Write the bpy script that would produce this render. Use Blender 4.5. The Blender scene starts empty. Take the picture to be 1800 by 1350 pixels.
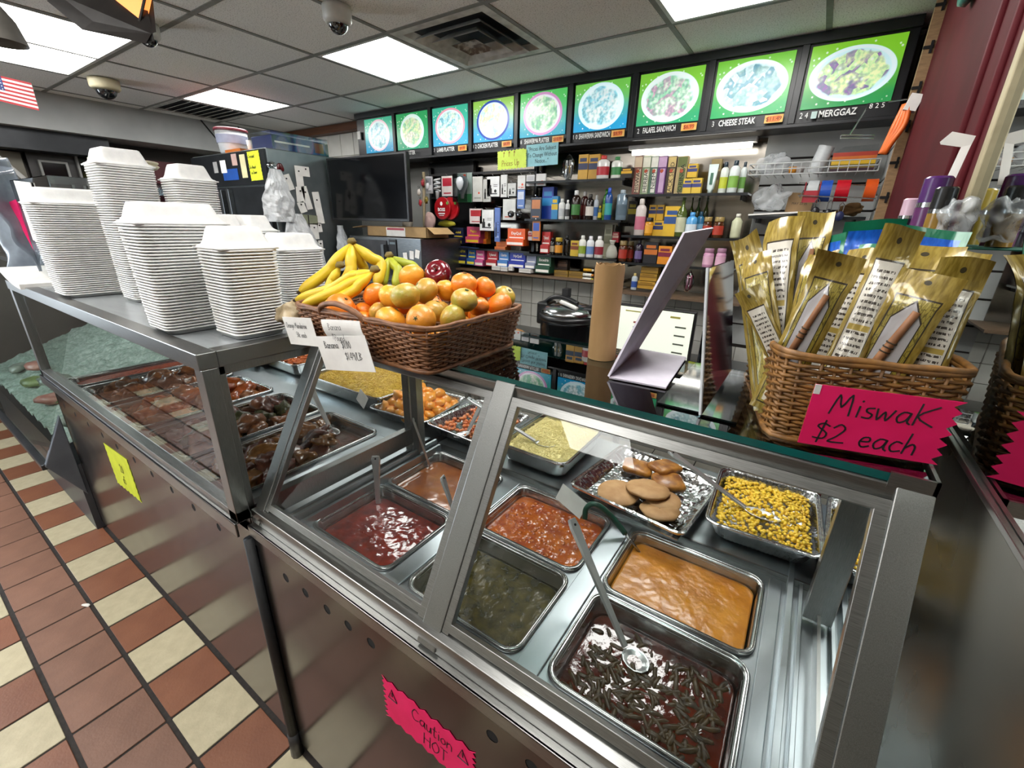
import bpy, bmesh, math, random
from mathutils import Vector, Matrix, noise as mnoise
rnd = random.Random(7)
C = bpy.context.scene.collection
SC = bpy.context.scene

# ------------------------------------------------------------------ camera, world, exposure
cam_d = bpy.data.cameras.new('camera'); cam_d.sensor_width = 36.0; cam_d.lens = 36.0*760.0/1800.0
cam_d.clip_start = 0.02; cam_d.clip_end = 60
cam = bpy.data.objects.new('camera', cam_d); C.objects.link(cam)
_r, _u, _b = Vector((.8281,.5601,.0220)), Vector((-.2112,.2754,.9379)), Vector((.5192,-.7813,.3463))
cam.matrix_world = Matrix(((_r.x,_u.x,_b.x,0),(_r.y,_u.y,_b.y,0),(_r.z,_u.z,_b.z,1.62),(0,0,0,1)))
SC.camera = cam
wd = bpy.data.worlds.new('world'); SC.world = wd; wd.use_nodes = True
wd.node_tree.nodes['Background'].inputs[0].default_value = (.75,.8,.85,1)
wd.node_tree.nodes['Background'].inputs[1].default_value = .12
SC.view_settings.view_transform = 'Standard'; SC.view_settings.look = 'None'
SC.view_settings.gamma = 1.0; SC.view_settings.use_curve_mapping = False
SC.view_settings.exposure = 0.28
PANEL_STRENGTH = 15.0
SC.cycles.max_bounces = 10; SC.cycles.transparent_max_bounces = 24
SC.cycles.sample_clamp_indirect = 6.0; SC.cycles.caustics_reflective = False; SC.cycles.caustics_refractive = False
SC.cycles.use_denoising = True

# ------------------------------------------------------------------ materials
def lin(c):
    return tuple((x/12.92 if x <= .04045 else ((x+.055)/1.055)**2.4) for x in c)
def hx(s):
    return lin(tuple(int(s[i:i+2],16)/255 for i in (0,2,4)))
MATS = {}
def pm(name, col, col2=None, scale=30, rough=.5, metal=0., bump=0., bscale=None, stretch=(1,1,1), spec=.5, coat=0., sss=0., trans=0., rvar=0., rndv=0., emit=0., contrast=(.35,.65), alpha=1., detail=3):
    """procedural principled material: two colours mixed by noise, noise bump"""
    if name in MATS: return MATS[name]
    if isinstance(col,str): col = hx(col)
    if isinstance(col2,str): col2 = hx(col2)
    if col2 is None: col2 = tuple(min(1,x*.88) for x in col)
    m = bpy.data.materials.new(name); m.use_nodes = True
    nt = m.node_tree; N = nt.nodes; L = nt.links; b = N['Principled BSDF']
    tc = N.new('ShaderNodeTexCoord'); mp = N.new('ShaderNodeMapping'); mp.inputs['Scale'].default_value = stretch
    L.new(tc.outputs['Object'], mp.inputs['Vector'])
    ns = N.new('ShaderNodeTexNoise'); ns.inputs['Scale'].default_value = scale; ns.inputs['Detail'].default_value = detail
    L.new(mp.outputs[0], ns.inputs['Vector'])
    rp = N.new('ShaderNodeValToRGB'); rp.color_ramp.elements[0].position = contrast[0]; rp.color_ramp.elements[1].position = contrast[1]
    rp.color_ramp.elements[0].color = (*col2,1); rp.color_ramp.elements[1].color = (*col,1)
    L.new(ns.outputs['Fac'], rp.inputs['Fac']); out = rp.outputs['Color']
    if rndv > 0:
        oi = N.new('ShaderNodeObjectInfo'); hv = N.new('ShaderNodeHueSaturation'); mr = N.new('ShaderNodeMapRange')
        mr.inputs['To Min'].default_value = 1-rndv; mr.inputs['To Max'].default_value = 1+rndv
        L.new(oi.outputs['Random'], mr.inputs['Value']); L.new(mr.outputs[0], hv.inputs['Value']); L.new(out, hv.inputs['Color']); out = hv.outputs['Color']
    L.new(out, b.inputs['Base Color'])
    b.inputs['Roughness'].default_value = rough; b.inputs['Metallic'].default_value = metal
    b.inputs['Specular IOR Level'].default_value = spec; b.inputs['Coat Weight'].default_value = coat
    b.inputs['Coat Roughness'].default_value = .05
    if sss: b.inputs['Subsurface Weight'].default_value = sss; b.inputs['Subsurface Radius'].default_value = (.01,.006,.003); 
    if trans: b.inputs['Transmission Weight'].default_value = trans
    if alpha < 1: b.inputs['Alpha'].default_value = alpha
    if rvar:
        mr = N.new('ShaderNodeMapRange'); mr.inputs['To Min'].default_value = max(0,rough-rvar); mr.inputs['To Max'].default_value = rough+rvar
        L.new(ns.outputs['Fac'], mr.inputs['Value']); L.new(mr.outputs[0], b.inputs['Roughness'])
    if bump:
        n2 = ns
        if bscale:
            n2 = N.new('ShaderNodeTexNoise'); n2.inputs['Scale'].default_value = bscale; n2.inputs['Detail'].default_value = 3; L.new(mp.outputs[0], n2.inputs['Vector'])
        bp = N.new('ShaderNodeBump'); bp.inputs['Strength'].default_value = bump; bp.inputs['Distance'].default_value = .004
        L.new(n2.outputs['Fac'], bp.inputs['Height']); L.new(bp.outputs[0], b.inputs['Normal'])
    if emit:
        L.new(out, b.inputs['Emission Color']); b.inputs['Emission Strength'].default_value = emit
    MATS[name] = m; return m
def glassm(name, tint=(.95,.98,.97), refl=1.0, rough=.0, ior=1.5):
    if name in MATS: return MATS[name]
    m = bpy.data.materials.new(name); m.use_nodes = True; nt = m.node_tree; N = nt.nodes; L = nt.links
    N.remove(N['Principled BSDF']); o = N['Material Output']
    tr = N.new('ShaderNodeBsdfTransparent'); tr.inputs[0].default_value = (*tint,1)
    gl = N.new('ShaderNodeBsdfGlossy'); gl.inputs['Roughness'].default_value = rough; gl.inputs[0].default_value = (.95,.97,.97,1)
    fr = N.new('ShaderNodeFresnel'); fr.inputs['IOR'].default_value = ior
    mu = N.new('ShaderNodeMath'); mu.operation = 'MULTIPLY'; mu.inputs[1].default_value = refl; mu.use_clamp = True
    mx = N.new('ShaderNodeMixShader'); L.new(fr.outputs[0], mu.inputs[0]); L.new(mu.outputs[0], mx.inputs[0]); L.new(tr.outputs[0], mx.inputs[1]); L.new(gl.outputs[0], mx.inputs[2]); L.new(mx.outputs[0], o.inputs[0])
    MATS[name] = m; return m
def emitm(name, col, s):
    m = bpy.data.materials.new(name); m.use_nodes = True; b = m.node_tree.nodes['Principled BSDF']
    if isinstance(col,str): col = hx(col)
    b.inputs['Base Color'].default_value = (*col,1); b.inputs['Emission Color'].default_value = (*col,1); b.inputs['Emission Strength'].default_value = s
    MATS[name] = m; return m

steel   = pm('stainless_steel','9b9b99','868785',scale=60,stretch=(.6,25,25),rough=.30,metal=1,rvar=.06)
steelv  = pm('stainless_steel_vertical_grain','979896','868785',scale=60,stretch=(25,25,.6),rough=.33,metal=1,rvar=.06)
steelp  = pm('polished_stainless_front','6a645e','5f5954',scale=8,rough=.2,metal=1,rvar=.05)
spoonm= pm('spoon_steel','d6d8d8','c4c6c6',scale=14,rough=.32,metal=.85)
steelpan= pm('steam_pan_steel','b9bbba','a3a5a4',scale=14,rough=.2,metal=1,rvar=.06)
steeldeck=pm('deck_steel','b4bcc0','a0a9ad',scale=6,rough=.33,metal=1,rvar=.06)
steelend= pm('brushed_side_sheet','807f78','706f69',scale=5,rough=.28,metal=1,rvar=.06)
mirrorm = pm('wall_mirror_silver','c9cfcc','c2c8c5',scale=3,rough=.015,metal=1)
foil    = pm('aluminium_foil','d0d2d3','b9bcbd',scale=30,rough=.18,metal=1,bump=.5,bscale=60)
chrome  = pm('chrome_wire','cfd2d4','b5b8ba',scale=30,rough=.12,metal=1)
black   = pm('black_plastic','101114','0a0b0d',scale=40,rough=.35)
blackmat= pm('black_rubber','16171a','101113',scale=40,rough=.6)
blackgl = pm('glossy_black','0a0b0e','060709',scale=20,rough=.08)
holem   = pm('hole_dark','050505','030303',scale=20,rough=.9)
glass   = glassm('case_glass',(.95,.975,.97),.7)
glassend= glassm('end_glass',(.85,.9,.88),2.2)
glasstop= glassm('top_glass',(.72,.84,.82),1.6)
clearp  = glassm('clear_plastic',(.86,.89,.9),2.2,.05)
teal    = pm('glass_edge_teal','0d5a55','0a4a48',scale=15,rough=.08,spec=.8)
white   = pm('white_paint','d9dad6','cfd0cc',scale=12,rough=.5)
paper   = pm('white_paper','e9e8e4','dedcd8',scale=18,rough=.75)
inkm    = pm('black_ink','151518','0c0c0e',scale=60,rough=.6)
redink  = pm('red_ink','8a2a10','7a200a',scale=60,rough=.6)
whiteink= pm('white_print','eef0ee','e4e6e4',scale=60,rough=.5)

# ------------------------------------------------------------------ mesh builder
class MB:
    def __init__(s): s.v=[]; s.f=[]; s.mi=[]; s.uv=None
    def add(s, vs, fs, mi=0):
        o = len(s.v); s.v += [tuple(p) for p in vs]; s.f += [tuple(i+o for i in f) for f in fs]; s.mi += [mi]*len(fs); return s
    def box(s, x0,x1,y0,y1,z0,z1, mi=0):
        return s.add([(x0,y0,z0),(x1,y0,z0),(x1,y1,z0),(x0,y1,z0),(x0,y0,z1),(x1,y0,z1),(x1,y1,z1),(x0,y1,z1)],
                     [(0,3,2,1),(4,5,6,7),(0,1,5,4),(1,2,6,5),(2,3,7,6),(3,0,4,7)],mi)
    def bar(s, p0,p1,w,h,side=(1,0,0),mi=0):
        """rectangular bar p0->p1, w along 'side', h across"""
        p0=Vector(p0);p1=Vector(p1);d=(p1-p0).normalized();a=Vector(side);a=(a-d*a.dot(d)).normalized();b=d.cross(a)
        vs=[]
        for p in (p0,p1):
            for i,j in ((-1,-1),(1,-1),(1,1),(-1,1)): vs.append(p+a*(i*w/2)+b*(j*h/2))
        return s.add(vs,[(0,3,2,1),(4,5,6,7),(0,1,5,4),(1,2,6,5),(2,3,7,6),(3,0,4,7)],mi)
    def tube(s, pts, r, n=8, cap=True, closed=False, mi=0, flat=1.0):
        pts=[Vector(p) for p in pts]; k=len(pts)
        rs = r if hasattr(r,'__len__') else [r]*k
        up=None; vs=[]
        for i in range(k):
            if closed: d=(pts[(i+1)%k]-pts[i-1])
            else: d=pts[min(i+1,k-1)]-pts[max(i-1,0)]
            if d.length<1e-9: d=Vector((0,0,1))
            d.normalize()
            if up is None:
                up = Vector((0,0,1)) if abs(d.z)<.9 else Vector((1,0,0))
            a=(up-d*up.dot(d)); 
            if a.length<1e-6: a=d.orthogonal()
            a.normalize(); up=a; b=d.cross(a)
            for j in range(n):
                t=2*math.pi*j/n; vs.append(pts[i]+a*(math.cos(t)*rs[i]*flat)+b*(math.sin(t)*rs[i]))
        fs=[]
        for i in range(k if closed else k-1):
            i2=(i+1)%k
            for j in range(n):
                j2=(j+1)%n; fs.append((i*n+j,i*n+j2,i2*n+j2,i2*n+j))
        if cap and not closed: fs += [tuple(range(n-1,-1,-1)), tuple((k-1)*n+j for j in range(n))]
        return s.add(vs,fs,mi)
    def lathe(s, prof, n=16, c=(0,0,0), mi=0, cap=True, sx=1, sy=1):
        vs=[]; k=len(prof)
        for r,z in prof:
            for j in range(n):
                t=2*math.pi*j/n; vs.append((c[0]+r*math.cos(t)*sx,c[1]+r*math.sin(t)*sy,c[2]+z))
        fs=[]
        for i in range(k-1):
            for j in range(n):
                j2=(j+1)%n; fs.append((i*n+j,i*n+j2,(i+1)*n+j2,(i+1)*n+j))
        if cap: fs += [tuple(range(n-1,-1,-1)), tuple((k-1)*n+j for j in range(n))]
        return s.add(vs,fs,mi)
    def loft(s, loops, mi=0, cap0=False, cap1=False):
        n=len(loops[0]); vs=[p for l in loops for p in l]; fs=[]
        for i in range(len(loops)-1):
            for j in range(n):
                j2=(j+1)%n; fs.append((i*n+j,i*n+j2,(i+1)*n+j2,(i+1)*n+j))
        if cap0: fs.append(tuple(range(n-1,-1,-1)))
        if cap1: fs.append(tuple((len(loops)-1)*n+j for j in range(n)))
        return s.add(vs,fs,mi)
    def grid(s, fn, nu, nv, mi=0):
        vs=[fn(i/nu,j/nv) for j in range(nv+1) for i in range(nu+1)]
        fs=[(j*(nu+1)+i,j*(nu+1)+i+1,(j+1)*(nu+1)+i+1,(j+1)*(nu+1)+i) for j in range(nv) for i in range(nu)]
        return s.add(vs,fs,mi)
    def prism(s, poly, z0, z1, mi=0):
        n=len(poly); vs=[(x,y,z0) for x,y in poly]+[(x,y,z1) for x,y in poly]
        fs=[tuple(range(n-1,-1,-1)),tuple(range(n,2*n))]+[(i,(i+1)%n,n+(i+1)%n,n+i) for i in range(n)]
        return s.add(vs,fs,mi)
    def ico(s, c, r, sub=2, mi=0, sc=(1,1,1), wob=0, seed=0, rot=None):
        bm=bmesh.new(); bmesh.ops.create_icosphere(bm,subdivisions=sub,radius=1)
        vs=[]
        for v in bm.verts:
            p=v.co.copy()
            if wob: p*=1+wob*mnoise.noise(p*1.7+Vector((seed*7.3,seed*1.9,seed*3.1)))
            p=Vector((p.x*sc[0]*r,p.y*sc[1]*r,p.z*sc[2]*r))
            if rot is not None: p=rot@p
            vs.append(p+Vector(c))
        fs=[tuple(v.index for v in f.verts) for f in bm.faces]; bm.free()
        return s.add(vs,fs,mi)
    def mesh(s, name, mats, smooth=False):
        me=bpy.data.meshes.new(name); me.from_pydata(s.v,[],s.f); 
        for m in (mats if isinstance(mats,(list,tuple)) else [mats]): me.materials.append(m)
        if any(s.mi): me.polygons.foreach_set('material_index',s.mi)
        if smooth: me.polygons.foreach_set('use_smooth',[True]*len(s.f))
        me.update(); return me
    def obj(s, name, mats, parent=None, smooth=False, bevel=0, world=False, loc=None, rot=None, auto=None):
        if world and parent is not None:
            o=parent.location; q=parent
            while q.parent is not None: q=q.parent; o=o+q.location
            s.v=[(a-o.x,b-o.y,c-o.z) for a,b,c in s.v]
        ob=bpy.data.objects.new(name,s.mesh(name,mats,smooth)); C.objects.link(ob)
        if parent is not None: ob.parent=parent
        if loc is not None: ob.location=loc
        if rot is not None: ob.rotation_euler=rot
        if bevel:
            bv=ob.modifiers.new('bevel','BEVEL'); bv.width=bevel; bv.segments=2; bv.limit_method='ANGLE'; bv.angle_limit=math.radians(40)
        if auto: 
            ob.data.polygons.foreach_set('use_smooth',[True]*len(ob.data.polygons))
            try: ob.data.set_sharp_from_angle(angle=math.radians(auto))
            except Exception: pass
        return ob
def tag(o, label=None, cat=None, group=None, kind=None):
    if label: o['label']=label
    if cat: o['category']=cat
    if group: o['group']=group
    if kind: o['kind']=kind
    return o
def thing(name, label, cat, loc=(0,0,0), rotz=0, group=None):
    o=bpy.data.objects.new(name,None); C.objects.link(o); o.location=loc; o.rotation_euler=(0,0,rotz); o.empty_display_size=.05
    return tag(o,label,cat,group)
def dup(o, parent=None, loc=None, rot=None, label=None, group=None):
    c=o.copy(); C.objects.link(c)
    if parent is not None: c.parent=parent
    if loc is not None: c.location=loc
    if rot is not None: c.rotation_euler=rot
    if label: c['label']=label
    if group: c['group']=group
    for ch in list(o.children): dup(ch,c)
    return c
def rrect(w,d,r,n=4,z=0,cx=0,cy=0):
    pts=[]
    for (sx,sy,a0) in ((1,1,0),(-1,1,90),(-1,-1,180),(1,-1,270)):
        for i in range(n+1):
            a=math.radians(a0+90*i/n); pts.append((cx+sx*(w/2-r)+r*math.cos(a),cy+sy*(d/2-r)+r*math.sin(a),z))
    return pts
def frame_mat(o,u,v):
    u=Vector(u).normalized(); v=Vector(v); v=(v-u*v.dot(u)).normalized(); n=u.cross(v); o=Vector(o)
    return Matrix(((u.x,v.x,n.x,o.x),(u.y,v.y,n.y,o.y),(u.z,v.z,n.z,o.z),(0,0,0,1)))
def smooth_path(pts, k=4):
    P=[Vector(p) for p in pts]; out=[]
    if len(P)<3: return P
    for i in range(len(P)-1):
        p0=P[max(i-1,0)];p1=P[i];p2=P[i+1];p3=P[min(i+2,len(P)-1)]
        for j in range(k):
            t=j/k; out.append(.5*((2*p1)+(p2-p0)*t+(2*p0-5*p1+4*p2-p3)*t*t+(3*p1-p0-3*p2+p3)*t**3))
    out.append(P[-1]); return out
_txt={}
def text(s, size, mat, parent, loc=(0,0,0), name='lettering', align='CENTER', sx=1.0, rot=(0,0,0), shear=0.0, bold=0.0, space=1.0):
    cu=bpy.data.curves.new('t','FONT'); cu.body=s; cu.size=size; cu.align_x=align; cu.align_y='CENTER'; cu.resolution_u=2; cu.shear=shear; cu.offset=bold; cu.space_line=space
    ob=bpy.data.objects.new('t',cu); C.objects.link(ob)
    dg=bpy.context.evaluated_depsgraph_get(); me=bpy.data.meshes.new_from_object(ob.evaluated_get(dg))
    bpy.data.objects.remove(ob); bpy.data.curves.remove(cu)
    me.materials.clear(); me.materials.append(mat)
    o=bpy.data.objects.new(name,me); C.objects.link(o); o.parent=parent; o.location=loc; o.scale=(sx,1,1); o.rotation_euler=rot
    return o
GL={ # single-stroke handwriting, y 0..1 (x-height .55), advance last
'M':([[(0,0),(.12,.9),(.3,.35),(.5,.95),(.62,0)]],.75),'i':([[(.1,.5),(.12,0)],[(.12,.72),(.13,.76)]],.25),'s':([[(.3,.5),(.1,.45),(.12,.3),(.3,.2),(.25,.02),(.03,.03)]],.4),
'w':([[(0,.5),(.1,.02),(.25,.4),(.36,.02),(.52,.52)]],.62),'a':([[(.36,.48),(.15,.5),(.02,.25),(.12,.02),(.3,.15),(.37,.48),(.36,.1),(.46,.0)]],.5),'k':([[(.05,.95),(.05,0)],[(.45,.6),(.07,.28),(.42,0)]],.5),
'K':([[(.05,.95),(.05,0)],[(.55,.9),(.07,.4),(.6,.02)]],.65),'$':([[(.42,.75),(.2,.85),(.05,.68),(.4,.4),(.35,.12),(.02,.12)],[(.24,1.0),(.2,-.1)]],.55),'2':([[(.02,.7),(.2,.9),(.38,.7),(.2,.3),(.0,.02),(.5,.05)]],.6),
'e':([[(.04,.26),(.3,.3),(.28,.48),(.1,.45),(.03,.2),(.15,.01),(.36,.1)]],.45),'c':([[(.33,.45),(.15,.5),(.02,.25),(.13,.02),(.36,.1)]],.42),'h':([[(.05,.95),(.03,0)],[(.04,.25),(.2,.48),(.32,.35),(.34,0)]],.45),
'C':([[(.5,.8),(.25,.95),(.03,.5),(.2,.03),(.55,.15)]],.62),'u':([[(.02,.5),(.05,.08),(.25,.05),(.33,.5),(.35,.02)]],.45),'t':([[(.15,.85),(.13,.05),(.28,.02)],[(0,.55),(.32,.58)]],.35),'o':([[(.2,.5),(.03,.3),(.12,.03),(.33,.15),(.3,.42),(.2,.5)]],.43),
'n':([[(.03,.5),(.03,0)],[(.03,.3),(.2,.5),(.33,.35),(.35,0)]],.45),'H':([[(.03,.95),(.03,0)],[(.48,.95),(.48,0)],[(.03,.5),(.48,.5)]],.62),'O':([[(.28,.95),(.02,.5),(.2,.02),(.5,.3),(.48,.75),(.28,.95)]],.62),'T':([[(.25,.95),(.25,0)],[(0,.95),(.52,.95)]],.58),
'B':([[(.05,.95),(.05,0)],[(.05,.95),(.38,.8),(.08,.5),(.45,.25),(.05,0)]],.55),'1':([[(.08,.95),(.08,0)]],.22),'4':([[(.3,0),(.32,.95),(0,.35),(.45,.35)]],.52),'9':([[(.35,.75),(.15,.92),(.05,.65),(.25,.5),(.36,.75),(.33,0)]],.48),
'.':([[(.05,.0),(.08,.04)]],.18),'/':([[(0,-.1),(.3,1)]],.32),'L':([[(.05,.95),(.05,.02),(.4,.02)]],.48),'0':([[(.2,.9),(.03,.5),(.18,.02),(.36,.4),(.2,.9)]],.45),'5':([[(.4,.92),(.08,.9),(.06,.52),(.35,.5),(.33,.1),(.03,.05)]],.48),
'r':([[(.05,.5),(.05,0)],[(.05,.3),(.18,.48),(.3,.45)]],.35),'g':([[(.33,.45),(.1,.48),(.04,.2),(.3,.12),(.33,.48),(.3,-.3),(.03,-.3)]],.43),'d':([[(.33,.2),(.2,.48),(.03,.25),(.15,.02),(.33,.2)],[(.35,.95),(.35,0)]],.45),
'P':([[(.05,.95),(.05,0)],[(.05,.9),(.4,.8),(.3,.45),(.05,.42)]],.5),'p':([[(.04,.5),(.04,-.35)],[(.04,.4),(.25,.5),(.33,.25),(.15,.02),(.04,.1)]],.43),'U':([[(.03,.95),(.06,.15),(.3,.02),(.48,.3),(.48,.95)]],.6),' ':([],.35),
'^':([[(.1,.2),(.12,1.0)],[(0,.75),(.12,1.0),(.26,.75)]],.4),'!':([[(.05,.9),(.06,.3)],[(.06,.08),(.07,.05)]],.2),'A':([[(0,0),(.25,.95),(.5,0)],[(.1,.4),(.4,.4)]],.6),'D':([[(.05,0),(.05,.95),(.45,.7),(.4,.2),(.05,0)]],.58),'S':([[(.4,.85),(.15,.9),(.1,.6),(.4,.4),(.35,.08),(.02,.1)]],.5),'v':([[(0,.5),(.17,0),(.36,.52)]],.42),'m':([[(.03,.5),(.03,0)],[(.03,.3),(.17,.5),(.25,0)],[(.25,.3),(.4,.5),(.48,0)]],.58),'l':([[(.08,.95),(.1,0)]],.25),'#':([[(.15,.9),(.1,0)],[(.38,.9),(.33,0)],[(0,.6),(.5,.62)],[(0,.3),(.48,.32)]],.58)}
def hand(lines, size, mat, parent, x, y, wd=.0016, lh=1.35, z=.0006, slant=.08, name='handwriting', xs=1.0):
    """hand-lettered strokes lying in the parent's local xy plane"""
    mb=MB()
    for li,s in enumerate(lines):
        px=x; py=y-li*lh*size
        if isinstance(s,tuple): s,dx=s; px+=dx
        for ch in s:
            st,adv=GL.get(ch,GL['o'])
            for pl in st:
                pts=smooth_path([(px+(a+slant*b)*size*xs,py+b*size,z) for a,b in pl],3) if len(pl)>2 else [Vector((px+(a+slant*b)*size*xs,py+b*size,z)) for a,b in pl]
                for i in range(len(pts)-1):
                    a,b=pts[i],pts[i+1]; d=(b-a)
                    if d.length<1e-7: continue
                    d.normalize(); n=Vector((-d.y,d.x,0))*wd/2; e=d*wd*.3
                    mb.add([a-e-n,b+e-n,b+e+n,a-e+n],[(0,1,2,3)])
            px+=adv*size*xs
    return mb.obj(name,mat,parent)
def zigzag(w,h,teeth=9,amp=.006,sides='lr',seed=1):
    r=random.Random(seed); P=[]
    def edge(a,b,n,nrm,z):
        for i in range(n):
            t=i/n; p=(a[0]+(b[0]-a[0])*t,a[1]+(b[1]-a[1])*t)
            k=amp*(r.uniform(.6,1.2)) if (z and i%2==1) else 0
            P.append((p[0]-nrm[0]*k,p[1]-nrm[1]*k))
    edge((-w/2,-h/2),(w/2,-h/2),teeth*2 if 'b' in sides else 3,(0,-1),'b' in sides)
    edge((w/2,-h/2),(w/2,h/2),teeth*2 if 'r' in sides else 3,(1,0),'r' in sides)
    edge((w/2,h/2),(-w/2,h/2),teeth*2 if 't' in sides else 3,(0,1),'t' in sides)
    edge((-w/2,h/2),(-w/2,-h/2),teeth*2 if 'l' in sides else 3,(-1,0),'l' in sides)
    return P
def sign(name,label,cat,o,u,v,w,h,mat,sides='',teeth=7,amp=.006,th=.0008,seed=1,group=None):
    """flat card: local xy plane, centre o"""
    mb=MB()
    if sides: mb.prism(zigzag(w,h,teeth,amp,sides,seed),-th,0)
    else: mb.box(-w/2,w/2,-h/2,h/2,-th,0)
    ob=mb.obj(name,mat); ob.matrix_world=frame_mat(o,u,v); return tag(ob,label,cat,group)
# ================================================================== the room
def struct(o, label=None): o['kind']='structure'; (label and o.__setitem__('label',label)); return o
# ---- floor with separate quarry tiles
grout=pm('floor_grout','2b2420','1d1815',scale=60,rough=.85,bump=.2)
fl=MB().box(-5.7,.6,-2.7,3.2,-.06,-.004).obj('floor',grout); struct(fl,'brown and cream quarry tile floor with dark grout')
tb1=pm('quarry_tile_brown','835f4d','6f4e3e',scale=9,rough=.42,rndv=.10,bump=.15,bscale=120,contrast=(.2,.8))
tb2=pm('quarry_tile_rust','87583f','71432e',scale=7,rough=.4,rndv=.10,bump=.15,bscale=120,contrast=(.2,.8))
tcr=pm('quarry_tile_cream','c0b698','aca184',scale=22,rough=.4,rndv=.05,bump=.15,bscale=120,contrast=(.25,.75))
def tile_mesh(w,d,h,b,mat,name):
    mb=MB(); l=[rrect(w,d,.003,1,-h),rrect(w,d,.003,1,-b),rrect(w-2*b,d-2*b,.003,1,0)]
    mb.loft(l,cap0=False,cap1=True); return mb.mesh(name,mat)
tm={k:tile_mesh(.2083-.009,.206-.014,.006,.0015,m,'floor_tile') for k,m in (('b',tb1),('r',tb2),('c',tcr))}
for r in range(6):
    yc=.386-.2065*(r+.5)+.003
    for k in range(-17,9):
        xc=-1.918+.2083*(k+.5)
        if xc>-.1 : continue
        kind=('c' if k%2==0 else 'r') if r%2==0 else 'b'
        o=bpy.data.objects.new('floor_tile',tm[kind]); C.objects.link(o); o.parent=fl; o.location=(xc,yc,0)
far=MB()
for r in range(6,15):
    yc=.386-.2065*(r+.5)+.003
    for k in range(-17,9):
        xc=-1.918+.2083*(k+.5); a,b=.0997,.096
        far.box(xc-a,xc+a,yc-b,yc+b,-.005,0)
fo=far.obj('floor_tiles_far',tb1,fl); fo['kind']='stuff'
bk=MB()
for i in range(19):
    for j in range(6): bk.box(-5.6+.305*i+.004,-5.6+.305*(i+1)-.004,1.47+.275*j+.004,1.47+.275*(j+1)-.004,-.005,0)
fo=bk.obj('floor_tiles_kitchen',pm('kitchen_tile_pale','c4c0b4','b5b1a5',scale=8,rough=.45),fl); fo['kind']='stuff'  # hidden floor laid with pale tiles, added to bounce light onto the ceiling
# ---- ceiling: tiles in a T-grid
ctm=pm('ceiling_tile_speckled','f3f2ee','bdbcb5',scale=170,rough=.9,contrast=(.36,.44),bump=.25,detail=4)
ce=MB().box(-5.7,.6,-2.7,3.2,2.53,2.58).obj('ceiling',pm('ceiling_slab','9c9c98','8c8c88',scale=5,rough=.9)); struct(ce,'suspended ceiling of speckled grey tiles')
gx=[-1.39+.61*k for k in range(-7,4)]; gy=[1.81+.61*k for k in range(-6,3)]
tee=pm('ceiling_grid_tee','83837e','76766f',scale=20,rough=.6)
g=MB()
for x in gx: g.box(x-.0125,x+.0125,-1.9,3.1,2.497,2.512)
for y in gy: g.box(-5.66,.25,y-.0125,y+.0125,2.4965,2.5115)
g.obj('grid_tee',tee,ce)
cme=MB().box(-.294,.294,-.294,.294,0,.014).mesh('ceiling_tile',ctm)
lights={(-4,0),(-4+0,0)}
lamp_cells=[(-4.44,-3.83,1.81,2.42),(-2.61,-2.0,1.81,2.42),(-4.44,-3.22,.59,1.20),(-.78,-.17,1.81,2.42),(-2.61,-1.39,-.63,-.02),(-.78,-.17,.59,1.20),(-4.44,-3.22,-1.24,-.63),(-.78,-.17,-.63,-.02),(-1.39,-.78,-1.85,-1.24)]  # last five panels are unseen, added to light counter fronts and food
vent_cells=[(-2.0,-1.39,1.81,2.42),(-5.05,-4.44,1.81,2.42)]
def taken(xc,yc): return any(a<xc<b and c<yc<d for a,b,c,d in lamp_cells+vent_cells)
for i in range(len(gx)-1):
    for j in range(len(gy)-1):
        xc,yc=(gx[i]+gx[i+1])/2,(gy[j]+gy[j+1])/2
        if taken(xc,yc): continue
        o=bpy.data.objects.new('ceiling_tile',cme); C.objects.link(o); o.parent=ce; o.location=(xc,yc,2.5)
for (x0,y0,x1,y1) in ((gx[0],gy[-1],gx[-1],3.1),):
    for i in range(len(gx)-1):
        o=bpy.data.objects.new('ceiling_tile',cme); C.objects.link(o); o.parent=ce; o.location=((gx[i]+gx[i+1])/2,gy[-1]+.28,2.5)
panel_em=emitm('led_panel',(1.0,.985,.95),PANEL_STRENGTH)
framew=pm('lamp_frame_white','c8c8c4','b9b9b5',scale=20,rough=.4)
lamp_lab=['square LED ceiling panel near the slotted vent','square LED ceiling panel beside the big square diffuser','long LED ceiling panel above the hanging lantern','LED ceiling panel in front of the cheese steak menu board','LED ceiling panel over the customer aisle','LED ceiling panel over the steam table corner','LED ceiling panel over the entrance aisle','LED ceiling panel just behind the photographer','LED ceiling panel near the wall behind the photographer']
for (x0,x1,y0,y1),lb in zip(lamp_cells,lamp_lab):
    t=thing('ceiling_light',lb,'ceiling light',((x0+x1)/2,(y0+y1)/2,2.5),group='LED ceiling panels')
    MB().box(x0+.03,x1-.03,y0+.03,y1-.03,2.4995,2.506).obj('diffuser',panel_em,t,world=True)
    f=MB(); 
    for a in ((x0+.012,x1-.012,y0+.012,y0+.03),(x0+.012,x1-.012,y1-.03,y1-.012),(x0+.012,x0+.03,y0+.03,y1-.03),(x1-.03,x1-.012,y0+.03,y1-.03)): f.box(a[0],a[1],a[2],a[3],2.496,2.512)
    f.obj('frame',framew,t,world=True)
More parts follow.
